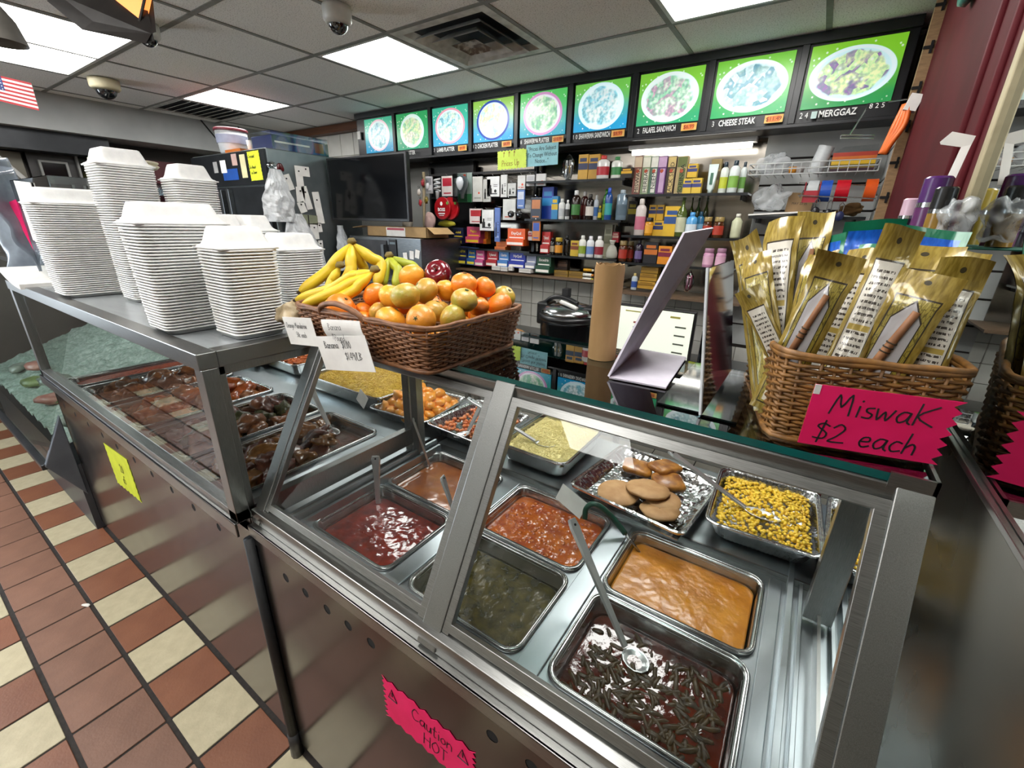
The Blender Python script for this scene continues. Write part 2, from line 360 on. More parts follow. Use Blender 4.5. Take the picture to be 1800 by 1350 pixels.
# square diffuser vent
vm=pm('vent_metal_grimy','dcdcd6','a8a7a0',scale=14,rough=.45,contrast=(.3,.7)); vd=pm('vent_shadow','15191b','0d1012',scale=10,rough=.7)
t=thing('air_diffuser','square stepped metal air diffuser in the ceiling','vent',(-1.695,2.115,2.5))
def ringz(w0,z0,w1,z1,th=.004):
    a=w0/2;b=w1/2
    return [(-a,-a,z0),(a,-a,z0),(a,a,z0),(-a,a,z0)],[(-b,-b,z1),(b,-b,z1),(b,b,z1),(-b,b,z1)]
MB().box(-.29,.29,-.29,.29,.02,.03).obj('back_plate',vd,t)
def ring(name,w0,z0,w1,z1):
    a,b=ringz(w0,z0,w1,z1); c,d=ringz(w0-.012,z0+.006,w1-.012,z1+.006)
    MB().loft([a,b,d,c,a]).obj(name,vm,t)
ring('outer_frame',.592,-.004,.50,-.004); ring('outer_cone',.50,-.004,.46,.014)
ring('louver_ring',.43,-.022,.33,.012); ring('louver_ring',.30,-.026,.20,.010)
MB().loft([[(-.08,-.08,-.028),(.08,-.08,-.028),(.08,.08,-.028),(-.08,.08,-.028)],[(-.05,-.05,-.012),(.05,-.05,-.012),(.05,.05,-.012),(-.05,.05,-.012)]],cap1=True,cap0=False).obj('center_plate',pm('vent_rusty','c4bdb0','5b4a3d',scale=22,rough=.6,contrast=(.42,.6)),t)
t=thing('ceiling_vent','slotted grey ceiling vent beside the far LED panel','vent',(-4.745,2.115,2.5))
MB().box(-.29,.29,-.29,.29,.006,.012).obj('back_plate',vd,t)
for k in range(9): MB().bar((-.28,-.26+k*.065,.0),(.28,-.26+k*.065,.0),.04,.003,(0,1,.5)).obj('louver',vm,t)
f=MB(); [f.box(*a) for a in ((-.3,.3,-.3,-.275,-.004,.01),(-.3,.3,.275,.3,-.004,.01),(-.3,-.275,-.275,.275,-.004,.01),(.275,.3,-.275,.275,-.004,.01))]; f.obj('frame',vm,t)
# ---- walls
wgrey=pm('wall_paint_grey','b0b3b3','a3a6a6',scale=4,rough=.7)
wb=MB().box(-5.7,.3,3.12,3.2,0,2.53).obj('wall_back',pm('wall_back_grey','a9aaa6','9b9c98',scale=3,rough=.7)); struct(wb,'back wall of the shop behind the shelves')
wtile=pm('wall_tile_white','d3d3cd','c8c8c1',scale=6,rough=.18,rndv=.05); wgrout=pm('wall_grout','8f8c84','827f77',scale=30,rough=.9)
MB().box(-3.3,.2,3.108,3.121,.7,1.22).obj('tile_bed',wgrout,wb)
ttm=tile_mesh(.1015,.1015,.008,.002,wtile,'wall_tile')
for i in range(33):
    for j in range(5):
        x=-3.25+.105*(i+.5); z=.7+.105*(j+.5)-.01
        if x>.16: continue
        o=bpy.data.objects.new('wall_tile',ttm); C.objects.link(o); o.parent=wb; o.location=(x,3.1005,z); o.rotation_euler=(math.pi/2,0,0)
MB().box(-5.2,-3.64,3.108,3.121,1.85,2.42).obj('tile_bed',wgrout,wb)
ttm2=tile_mesh(.195,.195,.008,.002,wtile,'wall_tile')
for i in range(8):
    for j in range(3):
        o=bpy.data.objects.new('wall_tile',ttm2); C.objects.link(o); o.parent=wb; o.location=(-5.19+.2*(i+.45),3.1005,1.84+.2*(j+.45)); o.rotation_euler=(math.pi/2,0,0)
wood=pm('brown_wood_beam','6b4024','54301a',scale=10,stretch=(.4,8,8),rough=.5,contrast=(.3,.7))
b=MB().box(-5.2,-3.64,3.02,3.10,2.43,2.497).obj('trim_1',wood,bevel=.004); struct(b,'dark brown wooden beam along the top of the back wall')
backing=pm('shelf_backing_mirror','8d8880','6f6a63',scale=4,stretch=(1,1,5),rough=.16,metal=1,contrast=(.3,.7))
b=MB().box(-2.95,-.36,3.095,3.108,1.22,2.11).obj('wall_backing_panel',backing,wb)
# slat wall: separate slats
slatm=pm('slat_board_grey','b6b9b8','a8abaa',scale=5,rough=.5); slotm=pm('slat_groove','2e2723','221d1a',scale=10,rough=.8)
MB().box(-.36,.2,3.10,3.12,.9,2.12).obj('slat_backing',slotm,wb)
sm=MB().box(-.28,.28,-.012,0,-.062,.062).mesh('wall_slat',slatm)
for k in range(9):
    o=bpy.data.objects.new('wall_slat',sm); C.objects.link(o); o.parent=wb; o.location=(-.08,3.10,.985+.135*k)
# left wall, soffit and dark kitchen recess
wl=MB().box(-5.7,-5.62,-2.7,3.2,0,2.53).obj('wall_left',pm('wall_left_dark','4a4642','3c3835',scale=3,rough=.7)); struct(wl,'dark kitchen wall at the far left')
MB().box(-5.62,-5.2,-2.7,3.12,2.24,2.5).obj('soffit',wgrey,wl)
MB().box(-5.62,-5.3,-2.7,1.55,2.09,2.24).obj('hood_band',pm('hood_dark','35373a','2b2d30',scale=6,rough=.4,metal=.6),wl)
for y0 in (2.28,2.62): MB().bar((-5.197,y0,2.5),(-5.197,y0+.2,2.24),.012,.004,(0,1,0)).obj('cable',black,wl)
MB().box(-5.62,-5.52,.45,1.02,1.6,2.08).obj('beige_panel',pm('hood_panel_beige','6e6a5e','615d52',scale=4,rough=.5),wl)
fm=pm('hatch_frame_grey','8b8b89','7b7b79',scale=10,rough=.4)
for (y0,y1,z0,z1) in ((1.12,1.27,1.7,2.02),(1.36,1.58,1.78,2.13)):
    p=MB().box(-5.52,-5.5,y0,y1,z0,z1).obj('hatch',blackgl,wl)
    f=MB(); [f.box(-5.52,-5.485,*a) for a in ((y0-.015,y1+.015,z0-.015,z0),(y0-.015,y1+.015,z1,z1+.015),(y0-.015,y0,z0,z1),(y1,y1+.015,z0,z1))]; f.obj('hatch_frame',fm,wl)
MB().box(-5.6,-5.53,1.05,1.62,1.4,2.2).obj('oven_front',pm('oven_dark','2c2a2a','232121',scale=5,rough=.35),wl)
MB().box(-5.6,-5.5,1.7,2.3,1.75,2.12).obj('burgundy_panel',pm('burgundy_panel','5c1f26','4d181f',scale=5,rough=.5),wl)
MB().box(-5.6,-5.5,2.32,2.65,1.75,2.1).obj('olive_panel',pm('olive_panel','77745a','6a674f',scale=5,rough=.5),wl)
MB().bar((-5.3,.72,2.2),(-5.25,.98,1.82),.03,.03).obj('support_bar',fm,wl)
# right wall: burgundy paint, mirror and brushed sheet
redp=pm('wall_burgundy_paint','4e161c','421217',scale=6,rough=.65,spec=.1)
wr=MB().box(.205,.3,-2.7,3.12,0,2.53).obj('wall_right',redp); struct(wr,'burgundy painted side wall next to the mirror')
for yy in (1.24,1.40): MB().tube([(.203,yy,1.0),(.203,yy,2.5)],.008,8).obj('moulding_ridge',redp,wr,smooth=True)
sh=MB().box(.2,.206,-1.6,1.075,0,1.364).obj('steel_sheet',steelend,wr); MB().box(.194,.206,-1.6,1.075,1.364,1.372).obj('sheet_lip',steel,wr,bevel=.001)
mi=thing('wall_mirror','tall wall mirror with beige edge reflecting the counter','mirror',(.2,.0,1.19))
MB().box(.2,.206,-1.6,1.075,1.373,2.3).obj('mirror_glass',mirrorm,mi,world=True)
MB().box(.19,.206,1.075,1.105,1.19,2.3).obj('mirror_edge',pm('mirror_edge_beige','b0a585','9c9173',scale=20,rough=.5),mi,world=True,bevel=.002)
sms=MB().box(0,.012,-.28,.28,-.062,.062).mesh('wall_slat',slatm)
for k in range(9):
    o=bpy.data.objects.new('wall_slat',sms); C.objects.link(o); o.parent=wr; o.location=(.193,2.82,.985+.135*k)
mdf=pm('slat_edge_mdf','8f7350','7d6344',scale=30,stretch=(1,1,4),rough=.7)
st=MB().box(.172,.205,2.50,2.54,1.3,2.5).obj('trim_2',mdf); struct(st,'brown edge strip of the slat wall beside the burgundy wall')
for k in range(9):
    z=1.37+.13*k
    MB().box(.17,.2,2.496,2.501,z-.005,z+.005).obj('slot',holem,st); MB().box(.190,.198,2.4955,2.5005,z-.02,z+.02).obj('slot',holem,st)
# wall behind the camera: white tiles above a burgundy band (seen only as reflections)
wf=MB().box(-5.7,.6,-2.72,-2.66,0,2.53).obj('wall_front',pm('wall_cream','bab5a8','aea99c',scale=4,rough=.7)); struct(wf,'wall behind the photographer')
tp=MB().box(-3.45,-1.6,-2.66,-2.65,.9,2.4).obj('tile_bed',wgrout,wf)
bigt=tile_mesh(.28,.28,.008,.002,wtile,'wall_tile')
for i in range(7,13):
    for j in range(5):
        o=bpy.data.objects.new('wall_tile',bigt); C.objects.link(o); o.parent=wf; o.location=(-5.45+.29*i,-2.644,1.05+.29*j); o.rotation_euler=(math.pi/2,0,math.pi)
MB().box(-5.62,-5.605,-2.5,-.8,.7,2.2).obj('shop_window_frame',pm('window_frame_grey','8a8d90','7a7d80',scale=10,rough=.4),wf)  # frame round the added glowing pane, out of view
MB().box(-5.605,-5.6,-2.42,-.88,.78,2.08).obj('shop_window_pane',emitm('daylight_window',(.8,.9,1.0),10.0),wl)  # unseen glowing pane added as side fill to brighten the ceiling
# ================================================================== service counters
def panel_holes(mb,x0,x1,z0,z1,y,holes,r=.0125,n=16,cell=.028):
    """vertical sheet in plane y with round holes; holes sorted by x, all at about the same z"""
    zc=[h[1] for h in holes]; za=min(zc)-cell; zb=max(zc)+cell
    mb.add([(x0,y,z0),(x1,y,z0),(x1,y,za),(x0,y,za)],[(0,1,2,3)]); mb.add([(x0,y,zb),(x1,y,zb),(x1,y,z1),(x0,y,z1)],[(0,1,2,3)])
    cur=x0
    for hx_,hz in holes:
        a,b=hx_-cell,hx_+cell
        mb.add([(cur,y,za),(a,y,za),(a,y,zb),(cur,y,zb)],[(0,1,2,3)])
        ci=[(hx_+r*math.cos(2*math.pi*i/n),y,hz+r*math.sin(2*math.pi*i/n)) for i in range(n)]
        sq=[]
        for i in range(n):
            t=2*math.pi*i/n; c,s=math.cos(t),math.sin(t); k=1/max(abs(c),abs(s))
            X=hx_+cell*c*k; Z=hz+s*k*cell; Z=zb if abs(s)>=abs(c)-1e-6 and s>0 else za if abs(s)>=abs(c)-1e-6 else Z
            sq.append((X,y,Z))
        corners=[(b,y,zb),(a,y,zb),(a,y,za),(b,y,za)]
        sq2=[]
        vs=ci+sq; fs=[]
        for i in range(n):
            j=(i+1)%n; fs.append((i,n+i,n+j,j))
        mb.add(vs,fs)
        cur=b
    mb.add([(cur,y,za),(x1,y,za),(x1,y,zb),(cur,y,zb)],[(0,1,2,3)])
def holes_cups(parent,holes,y,r=.0125):
    for hx_,hz in holes:
        m=MB(); m.lathe([(r,0),(r,.02),(0.0005,.02)],16); m.v=[(a+hx_,c+y,b+hz) for a,b,c in m.v]
        m.obj('vent_hole',holem,parent,world=True)
# ---- right-hand counter (slanted glass)
A0,A1=-1.045,.175
A=thing('steam_table','stainless steam table counter with slanted front glass and glass top','counter',(-.435,.72,0))
hA=[(-.907,.797),(-.824,.799),(-.74,.801),(-.665,.803),(-.59,.805),(-.28,.812),(-.202,.815),(-.125,.815),(-.047,.815)]
m=MB(); panel_holes(m,A0,A1,.05,.865,.386,hA); m.obj('front_panel',steelp,A,world=True); holes_cups(A,hA,.387)
MB().box(A0,A1,.40,1.46,0,.05).obj('toe_kick',blackmat,A,world=True)
MB().box(A0,A1,.392,.45,.862,.866).box(A0,A1,.380,.386,.862,.893).box(A0,A1,.380,.42,.889,.893).obj('ledge',steel,A,world=True,bevel=.0015)
MB().box(A0,A0+.012,.386,1.46,.05,.83).obj('end_panel',steelv,A,world=True)
MB().box(A1-.012,A1,.386,1.46,.05,.86).obj('end_panel',steelv,A,world=True)
MB().box(A0,A1,1.45,1.46,.05,.83).obj('back_panel',steelv,A,world=True)
SB,ST=(.408,.908),(.643,1.335)       # slanted plane bottom / top (y,z)
def sl(t,off=0):
    dy,dz=ST[0]-SB[0],ST[1]-SB[1]; L=math.hypot(dy,dz)
    return (SB[0]+dy*t-off*dz/L, SB[1]+dz*t+off*dy/L)
def sbar(x,t0,t1,w,h,off=0): a=sl(t0,off); b=sl(t1,off); return (x,a[0],a[1]),(x,b[0],b[1]),w,h,(1,0,0)
for nm,x,w in (('corner_post',A0+.018,.036),('mullion',-.435,.044),('corner_post',A1-.018,.036)):
    MB().bar(*sbar(x,-.03,1.0,w,.022)).obj(nm,steelv,A,world=True,bevel=.0015)
MB().box(A0,A1,.396,.428,.893,.932).obj('bottom_rail',steel,A,world=True,bevel=.002)
MB().box(A0,A1,.632,.662,1.296,1.336).obj('top_rail',steel,A,world=True,bevel=.002)
for (x0,x1) in ((A0+.036,-.457),(-.413,A1-.036)):
    p=MB(); q=[sl(.075,-.004),sl(.93,-.004)]
    p.add([(x0,q[0][0],q[0][1]),(x1,q[0][0],q[0][1]),(x1,q[1][0],q[1][1]),(x0,q[1][0],q[1][1])],[(0,1,2,3)])
    po=p.obj('front_pane',glass,A,world=True)
    f=MB(); 
    for x in (x0+.008,x1-.008): f.bar(*sbar(x,.05,.95,.016,.014,.002))
    for t in (.075,.935): a=sl(t,.002); f.bar((x0,a[0],a[1]),(x1,a[0],a[1]),.014,.016,(0,-.876,.48))
    f.obj('pane_frame',steel,A,world=True,bevel=.001)
tg=MB().box(A0+.004,A1-.008,.637,.972,1.3365,1.3475)
tg.mi=[0,0,1,1,1,1]
tg.obj('top_glass',[glasstop,teal],A,world=True)
MB().box(A1-.045,A1,.630,.634,1.330,1.352).box(A1-.004,A1,.630,.70,1.330,1.352).obj('corner_lip',steel,A,world=True)
MB().box(A0,A0+.04,.630,.634,1.330,1.352).obj('corner_lip',steel,A,world=True)
for x in (A0+.02,A1-.02): MB().box(x-.015,x+.015,.942,.972,.84,1.335).obj('back_post',steelv,A,world=True,bevel=.0015)
MB().box(A0,A1,.95,.972,1.305,1.335).obj('back_rail',steel,A,world=True,bevel=.0015)
for x in (A0+.02,A1-.02): MB().box(x-.012,x+.012,.66,.95,1.31,1.335).obj('side_rail',steel,A,world=True)
# deck: strips round the pan openings, and the well below
ZD=.822
dk=MB()
cols=[(-.998,-.708),(-.624,-.332),(-.248,.054)]
edges=[A0+.012]+[e for c in cols for e in c]+[A1-.012]
for i in range(0,len(edges),2): dk.box(edges[i],edges[i+1],.43,1.045,ZD-.006,ZD)
dk.box(A0+.012,A1-.012,.405,.524,ZD-.0065,ZD-.0005); dk.box(A0+.012,A1-.012,.755,.788,ZD-.0065,ZD-.0005); dk.box(A0+.012,A1-.012,1.018,1.06,ZD-.0065,ZD-.0005)
dk.obj('deck',steeldeck,A,world=True)
MB().box(A0+.012,A1-.012,.40,1.06,.68,.69).obj('well_floor',steel,A,world=True)
MB().box(A0+.012,A1-.012,.402,.408,.69,.90).obj('well_wall',steel,A,world=True)
for x0,x1 in ((-.690,-.642),(-.315,-.266)): MB().box(x0,x1,.47,1.03,ZD,ZD+.006).obj('divider_strip',steeldeck,A,world=True,bevel=.002)
MB().box(.072,.1,.43,1.045,ZD,ZD+.004).obj('divider_strip',steeldeck,A,world=True,bevel=.002)
MB().box(.108,.120,.42,1.2,ZD,ZD+.022).box(.132,.140,.42,1.2,ZD,ZD+.016).obj('end_channel',steeldeck,A,world=True,bevel=.001)
MB().box(-1.01,-1.0,.44,1.04,ZD,ZD+.03).box(-1.028,-1.018,.44,1.04,ZD,ZD+.045).obj('end_channel',steeldeck,A,world=True,bevel=.001)
e=MB(); e.add([(.166,.43,.86),(.166,1.45,.86),(.166,1.45,1.33),(.166,.655,1.33)],[(0,1,2,3)]); e.obj('end_pane',glassend,A,world=True)
MB().box(A0+.012,A1-.012,1.06,1.46,.832,.840).obj('back_shelf',steeldeck,A,world=True)
MB().box(A0+.012,A1-.012,1.055,1.06,.69,.84).obj('well_wall',steel,A,world=True)
# black cover over the joint between the two counters
j=thing('joint_cover','black vertical cover strip with grey foot between the two counters','cover strip',(-1.05,.378,0))
MB().tube([(-1.05,.380,.85),(-1.05,.378,.06)],[.014,.016],10).obj('strip',blackmat,j,world=True,smooth=True)
MB().tube([(-1.05,.377,.10),(-1.05,.377,.0)],[.017,.019],10).obj('foot',pm('grey_foot','5a5a5c','4a4a4c',scale=20,rough=.4,metal=.7),j,world=True,smooth=True)
# ---- left-hand counter (upright glass)
B0,B1=-2.93,-1.058
B=thing('display_counter','stainless hot food counter with upright front glass stacked with foam boxes','counter',(-2.0,.72,0))
hB=[(-2.813,.766),(-2.637,.766),(-2.451,.769),(-2.264,.773),(-2.093,.775),(-1.91,.78),(-1.746,.781),(-1.581,.782),(-1.421,.782),(-1.258,.784)]
m=MB(); panel_holes(m,B0,B1,.05,.865,.386,hB); m.obj('front_panel',steelp,B,world=True); holes_cups(B,hB,.387)
MB().box(B0,B1,.40,1.46,0,.05).obj('toe_kick',blackmat,B,world=True)
MB().box(B0,B1,.358,.364,.862,.903).box(B0,B1,.358,.42,.899,.903).obj('ledge',steel,B,world=True,bevel=.0015)
MB().box(B0,B0+.012,.386,1.46,.05,.86).obj('end_panel',steelv,B,world=True)
MB().box(B1-.012,B1,.386,1.46,.05,.83).obj('end_panel',steelv,B,world=True)
MB().box(B0,B1,1.45,1.46,.05,.83).obj('back_panel',steelv,B,world=True)
for x in (B0+.02,B1-.02): MB().box(x-.02,x+.02,.366,.398,.90,1.304).obj('corner_post',steelv,B,world=True,bevel=.0015)
MB().box(B0,B1,.366,.398,.90,.930).obj('bottom_rail',steel,B,world=True,bevel=.0015)
MB().box(B0,B1,.362,.402,1.304,1.342).obj('top_rail',steel,B,world=True,bevel=.002)
MB().box(B1-.04,B1,.402,1.0,1.304,1.342).obj('top_side_rail',steel,B,world=True,bevel=.002)
MB().box(B0,B0+.04,.402,1.0,1.304,1.342).obj('top_side_rail',steel,B,world=True,bevel=.002)
MB().box(B0,B1,.96,1.0,1.304,1.342).obj('top_rail',steel,B,world=True,bevel=.002)
MB().box(B0+.04,B1-.04,.402,.96,1.334,1.341).obj('top_panel',pm('counter_top_grey_steel','b4b9bc','a6abae',scale=8,stretch=(1,10,1),rough=.25,metal=.6),B,world=True)
p=MB(); p.add([(B0+.04,.380,.93),(B1-.04,.380,.93),(B1-.04,.380,1.304),(B0+.04,.380,1.304)],[(0,1,2,3)]); p.obj('front_pane',glassm('front_glass_b',(.92,.95,.94),.85),B,world=True)
p=MB(); p.add([(B1-.018,.40,.93),(B1-.018,.97,.93),(B1-.018,.97,1.304),(B1-.018,.40,1.304)],[(0,1,2,3)]); p.obj('end_pane',glass,B,world=True)
f=MB(); f.box(B1-.03,B1-.004,.398,.414,.915,1.304).box(B1-.03,B1-.004,.40,.96,1.284,1.304).box(B1-.03,B1-.004,.40,.96,.87,.93); f.obj('end_frame',steelv,B,world=True,bevel=.0015)
for x in (B0+.02,B1-.02): MB().box(x-.016,x+.016,.955,.99,.84,1.304).obj('back_post',steelv,B,world=True,bevel=.0015)
bc=[(-2.90,-2.76),(-2.70,-2.40),(-2.315,-2.015),(-1.925,-1.625),(-1.565,-1.265)]
dk=MB(); edges=[B0+.012]+[e for c in bc for e in c]+[B1-.012]
for i in range(0,len(edges),2): dk.box(edges[i],edges[i+1],.402,1.05,.842,.848)
dk.box(B0+.012,B1-.012,.402,.455,.8425,.8485); dk.box(B0+.012,B1-.012,.961,1.06,.8425,.8485); dk.obj('deck',steeldeck,B,world=True)
MB().box(B0+.012,B1-.012,.40,1.06,.70,.71).obj('well_floor',steel,B,world=True)
MB().box(B0+.012,B1-.012,1.06,1.46,.836,.842).obj('back_shelf',steeldeck,B,world=True)
MB().box(B0+.012,B1-.012,.398,.402,.71,.90).obj('well_wall',steel,B,world=True)
# ---- deli case further left
D=thing('deli_case','refrigerated deli case with sloping glass full of ice at the far left','display case',(-3.8,.7,0))
cg=pm('case_grey','6d737c','5f656e',scale=8,rough=.4,metal=.5)
MB().box(-5.0,-2.945,.36,1.2,0,.40).obj('base',pm('case_base_dark','3a3c40','303236',scale=8,rough=.4),D,world=True)
m=MB(); poly=[(.265,.44),(.375,.68),(.375,.22)]
m.add([(-2.94,y,z) for y,z in poly]+[(-2.97,y,z) for y,z in poly],[(0,2,1),(3,4,5),(0,1,4,3),(1,2,5,4),(2,0,3,5)]); m.obj('end_cap',cg,D,world=True,bevel=.004)
MB().bar((-5.0,.268,.435),(-2.95,.268,.435),.03,.03,(0,1,0)).obj('bottom_rail',pm('case_rail','4c4f54','3f4247',scale=8,rough=.3,metal=.8),D,world=True,bevel=.004)
p=MB(); p.add([(-5.0,.275,.45),(-2.955,.275,.45),(-2.955,.60,1.32),(-5.0,.60,1.32)],[(0,1,2,3)]); p.obj('sloping_pane',glassm('deli_glass',(.88,.97,.93),.9,.02),D,world=True)
MB().box(-5.0,-2.955,.58,1.1,1.32,1.345).obj('top_panel',steel,D,world=True)
MB().box(-5.0,-2.955,1.09,1.1,.4,1.32).obj('back_panel',white,D,world=True)
MB().tube([(-4.95,.66,1.295),(-3.0,.66,1.295)],.012,8).obj('case_lamp',emitm('case_tube_glow',(.92,1.0,.95),9.0),D,world=True,smooth=True)
icem=pm('crushed_ice','c9d8d0','9fb5ab',scale=60,rough=.25,trans=.2,bump=.8,bscale=90)
def icef(u,v):
    x=-5.0+2.04*u; y=.36+.7*v; return (x,y,.50+.28*v+.03*mnoise.noise(Vector((x*14,y*14,0)))+.015*mnoise.noise(Vector((x*40,y*40,3))))
o=MB().grid(icef,120,40).obj('crushed_ice',icem,smooth=True); tag(o,'bed of crushed ice inside the deli case','ice',kind='stuff')
fishm=[pm('fish_silver','a9aea4','6f7a72',scale=20,rough=.3),pm('fish_pink','c98d80','a9655c',scale=20,rough=.35),pm('wrapped_greens','8b9a5f','55662f',scale=20,rough=.4)]
for i in range(7):
    x=-4.6+.24*i; y=.47+.06*(i%2); z=.57+.05*(i%2)
    o=MB().ico((0,0,0),.09,2,sc=(1,.55,.28),wob=.35,seed=i).obj('packed_fish',fishm[i%3],smooth=True,loc=(x,y,z),rot=(.4,0,.3*i)); 
    tag(o,['silver','pink','green'][i%3]+' wrapped food lying on the ice of the deli case','food','food on ice')
# ================================================================== pans and food
def rr_dense(w,d,r,n,z=0):
    base=rrect(w,d,r,6,0); L=[0]; m=len(base)
    for i in range(m): a,b=base[i],base[(i+1)%m]; L.append(L[-1]+math.hypot(b[0]-a[0],b[1]-a[1]))
    out=[]; j=0
    for k in range(n):
        t=L[-1]*k/n
        while L[j+1]<t: j+=1
        a,b=base[j],base[(j+1)%m]; f=(t-L[j])/max(L[j+1]-L[j],1e-9); out.append((a[0]+(b[0]-a[0])*f,a[1]+(b[1]-a[1])*f,z))
    return out
def steel_pan(label,cx,cy,w,d,z,depth,group='steel steam pans',r=.035,fl=.011,rot=0,mat=None):
    t=thing('steam_pan',label,'pan',(cx,cy,z-depth),rot,group)
    H=depth; lp=[rrect(w,d,r,5,H-.006),rrect(w+.002,d+.002,r,5,H-.002),rrect(w-.003,d-.003,r,5,H),rrect(w-2*fl+.004,d-2*fl+.004,r-.006,5,H),rrect(w-2*fl,d-2*fl,r-.008,5,H-.004),
        rrect(w-2*fl-.012,d-2*fl-.012,r-.004,5,H*.25),rrect(w-2*fl-.016,d-2*fl-.016,r-.004,5,.006),rrect(w-2*fl-.04,d-2*fl-.04,r-.006,5,0)]
    MB().loft(lp,cap1=True).obj('pan_body',mat or steelpan,t,smooth=True)
    # raised shoulder bead round the rim
    MB().tube(rrect(w-.004,d-.004,r,5,H+.0005),.0022,6,closed=True).obj('rim_bead',mat or steelpan,t,smooth=True)
    return t
def foil_pan(label,cx,cy,w,d,z,depth,rot=0,group='foil pans',flutes=88):
    t=thing('foil_pan',label,'pan',(cx,cy,z-depth),rot,group)
    n=flutes*2; H=depth
    def fl(w_,d_,r,zz,a):
        P=rr_dense(w_,d_,r,n,zz); out=[]
        for i,(x,y,q) in enumerate(P):
            k=1+(a/math.hypot(x,y))*(1 if i%2 else -1); out.append((x*k,y*k,q))
        return out
    lp=[fl(w,d,.03,H-.005,0),fl(w+.004,d+.004,.03,H,0),fl(w-.014,d-.014,.028,H+.001,0),fl(w-.02,d-.02,.026,H-.006,0),fl(w-.028,d-.028,.026,H*.8,.0016),fl(w-.05,d-.05,.03,H*.2,.0016),fl(w-.07,d-.07,.03,0,0)]
    MB().loft(lp,cap1=True).obj('pan_body',foil,t,smooth=True)
    MB().tube(rrect(w+.001,d+.001,.03,5,H-.001),.003,6,closed=True).obj('rolled_rim',foil,t,smooth=True)
    return t
def surface(name,label,cat,cx,cy,w,d,z,mat,amp=.002,freq=30,mound=0,r=.03,rings=26,n=120,seed=0,skirt=.02,kind='stuff',parent=None,f2=None):
    lp=[]
    for k in range(rings):
        s=1-k/rings
        loop=[]
        for (x,y,_) in rr_dense(w,d,r,n):
            x*=s;y*=s; q=Vector(((x+cx)*freq,(y+cy)*freq,seed))
            e=min(1,(1-s)*6)
            zz=z+amp*e*(mnoise.noise(q)+.5*mnoise.noise(q*2.3))+mound*(1-s**2.2)
            if f2: zz+=f2(x,y)
            loop.append((x,y,zz-z))
        lp.append(loop)
    lp.insert(0,[(x,y,-skirt) for (x,y,_) in rr_dense(w,d,r,n)])
    o=MB().loft(lp,cap1=True).obj(name,mat,smooth=True,loc=(cx,cy,z)); return tag(o,label,cat,kind=kind)
SO=lambda n,a,b,sc,bmp,bs,rough=.12,ct=(.35,.65): pm(n,a,b,scale=sc,rough=rough,bump=bmp,bscale=bs,coat=.2,contrast=ct,spec=.5)
m_red=SO('soup_red','86200e','5a1006',26,.15,70,.1)
m_brown=SO('soup_brown','a8622a','84441c',14,.12,40)
m_green=SO('soup_green','4c4114','2a270b',34,.3,90,.25)
m_stew=SO('soup_stew','b25a10','8c3408',22,.3,130,.1)
m_orange=SO('soup_orange','dc9020','c07408',14,.25,90,.28)
m_bean=SO('soup_bean','5a1c0a','300c05',18,.2,60,.06)
# -- two rows of half pans in the steam table
Zr=.830
defs=[(-.853,.640,'red','steel pan of dark red stew in the front row next to the joint',m_red,.315),(-.853,.903,'brown','steel pan of light brown soup behind the dark red stew',m_brown,.315),
      (-.478,.640,'green','steel pan of murky green broth in the front row by the mullion',m_green,.315),(-.478,.903,'stew','steel pan of chunky orange-red stew behind the green broth',m_stew,.315),
      (-.097,.640,'bean','steel pan of green beans in dark red sauce, front row nearest the wall',m_bean,.325),(-.097,.903,'orange','steel pan of orange lentil soup behind the bean pan',m_orange,.325)]
soup_lab={'red':'dark red stew with a shiny surface in the front steam pan','brown':'light brown smooth soup with glare in the back steam pan','green':'murky olive green broth in the front steam pan','stew':'chunky orange red stew in the back steam pan','bean':'dark red bean sauce with oily glare in the front steam pan','orange':'orange lentil soup in the back steam pan'}
soup_z={'red':.795,'brown':.800,'green':.783,'stew':.803,'bean':.785,'orange':.803}
for cx,cy,k,lb,mt,w in defs:
    steel_pan(lb,cx,cy,w,.253,Zr,.10)
    amp={'red':.0012,'brown':.0008,'green':.0010,'stew':.003,'bean':.0012,'orange':.0013}[k]
    surface('soup',soup_lab[k],'soup',cx,cy,w-.034,.253-.034,soup_z[k],mt,amp,{'red':45,'brown':22,'green':30,'stew':60,'bean':26,'orange':34}[k],seed=len(k)*3.1,rings=34,n=150)
def scatter(name,label,cat,cx,cy,w,d,n,fn,mat,seed=1):
    r=random.Random(seed); mb=MB()
    for i in range(n): fn(mb,r,r.uniform(-w/2,w/2),r.uniform(-d/2,d/2))
    o=mb.obj(name,mat,smooth=True,loc=(cx,cy,0)); return tag(o,label,cat,kind='stuff')
def lump(z0,r0,r1,sub=1,fl=.6):
    def f(mb,r,x,y): mb.ico((x,y,z0),r.uniform(r0,r1),sub,sc=(1,r.uniform(.6,1),fl),wob=.4,seed=r.random()*20)
    return f
scatter('stew_chunks','soft orange and red vegetable chunks in the chunky stew','vegetables',-.478,.903,.26,.2,230,lump(.801,.003,.009),pm('stew_chunk','c06a20','8a300c',scale=70,rough=.25,coat=.4),3)
scatter('red_stew_bits','dark bits in the front of the dark red stew','food bits',-.853,.640,.25,.19,60,lump(.7925,.002,.007),m_red,5)
scatter('broth_bits','herb flecks floating in the green broth','herbs',-.478,.640,.26,.19,160,lump(.7815,.0012,.0035,1,.4),pm('herb_fleck','6a5f2a','3a3514',scale=90,rough=.4),6)
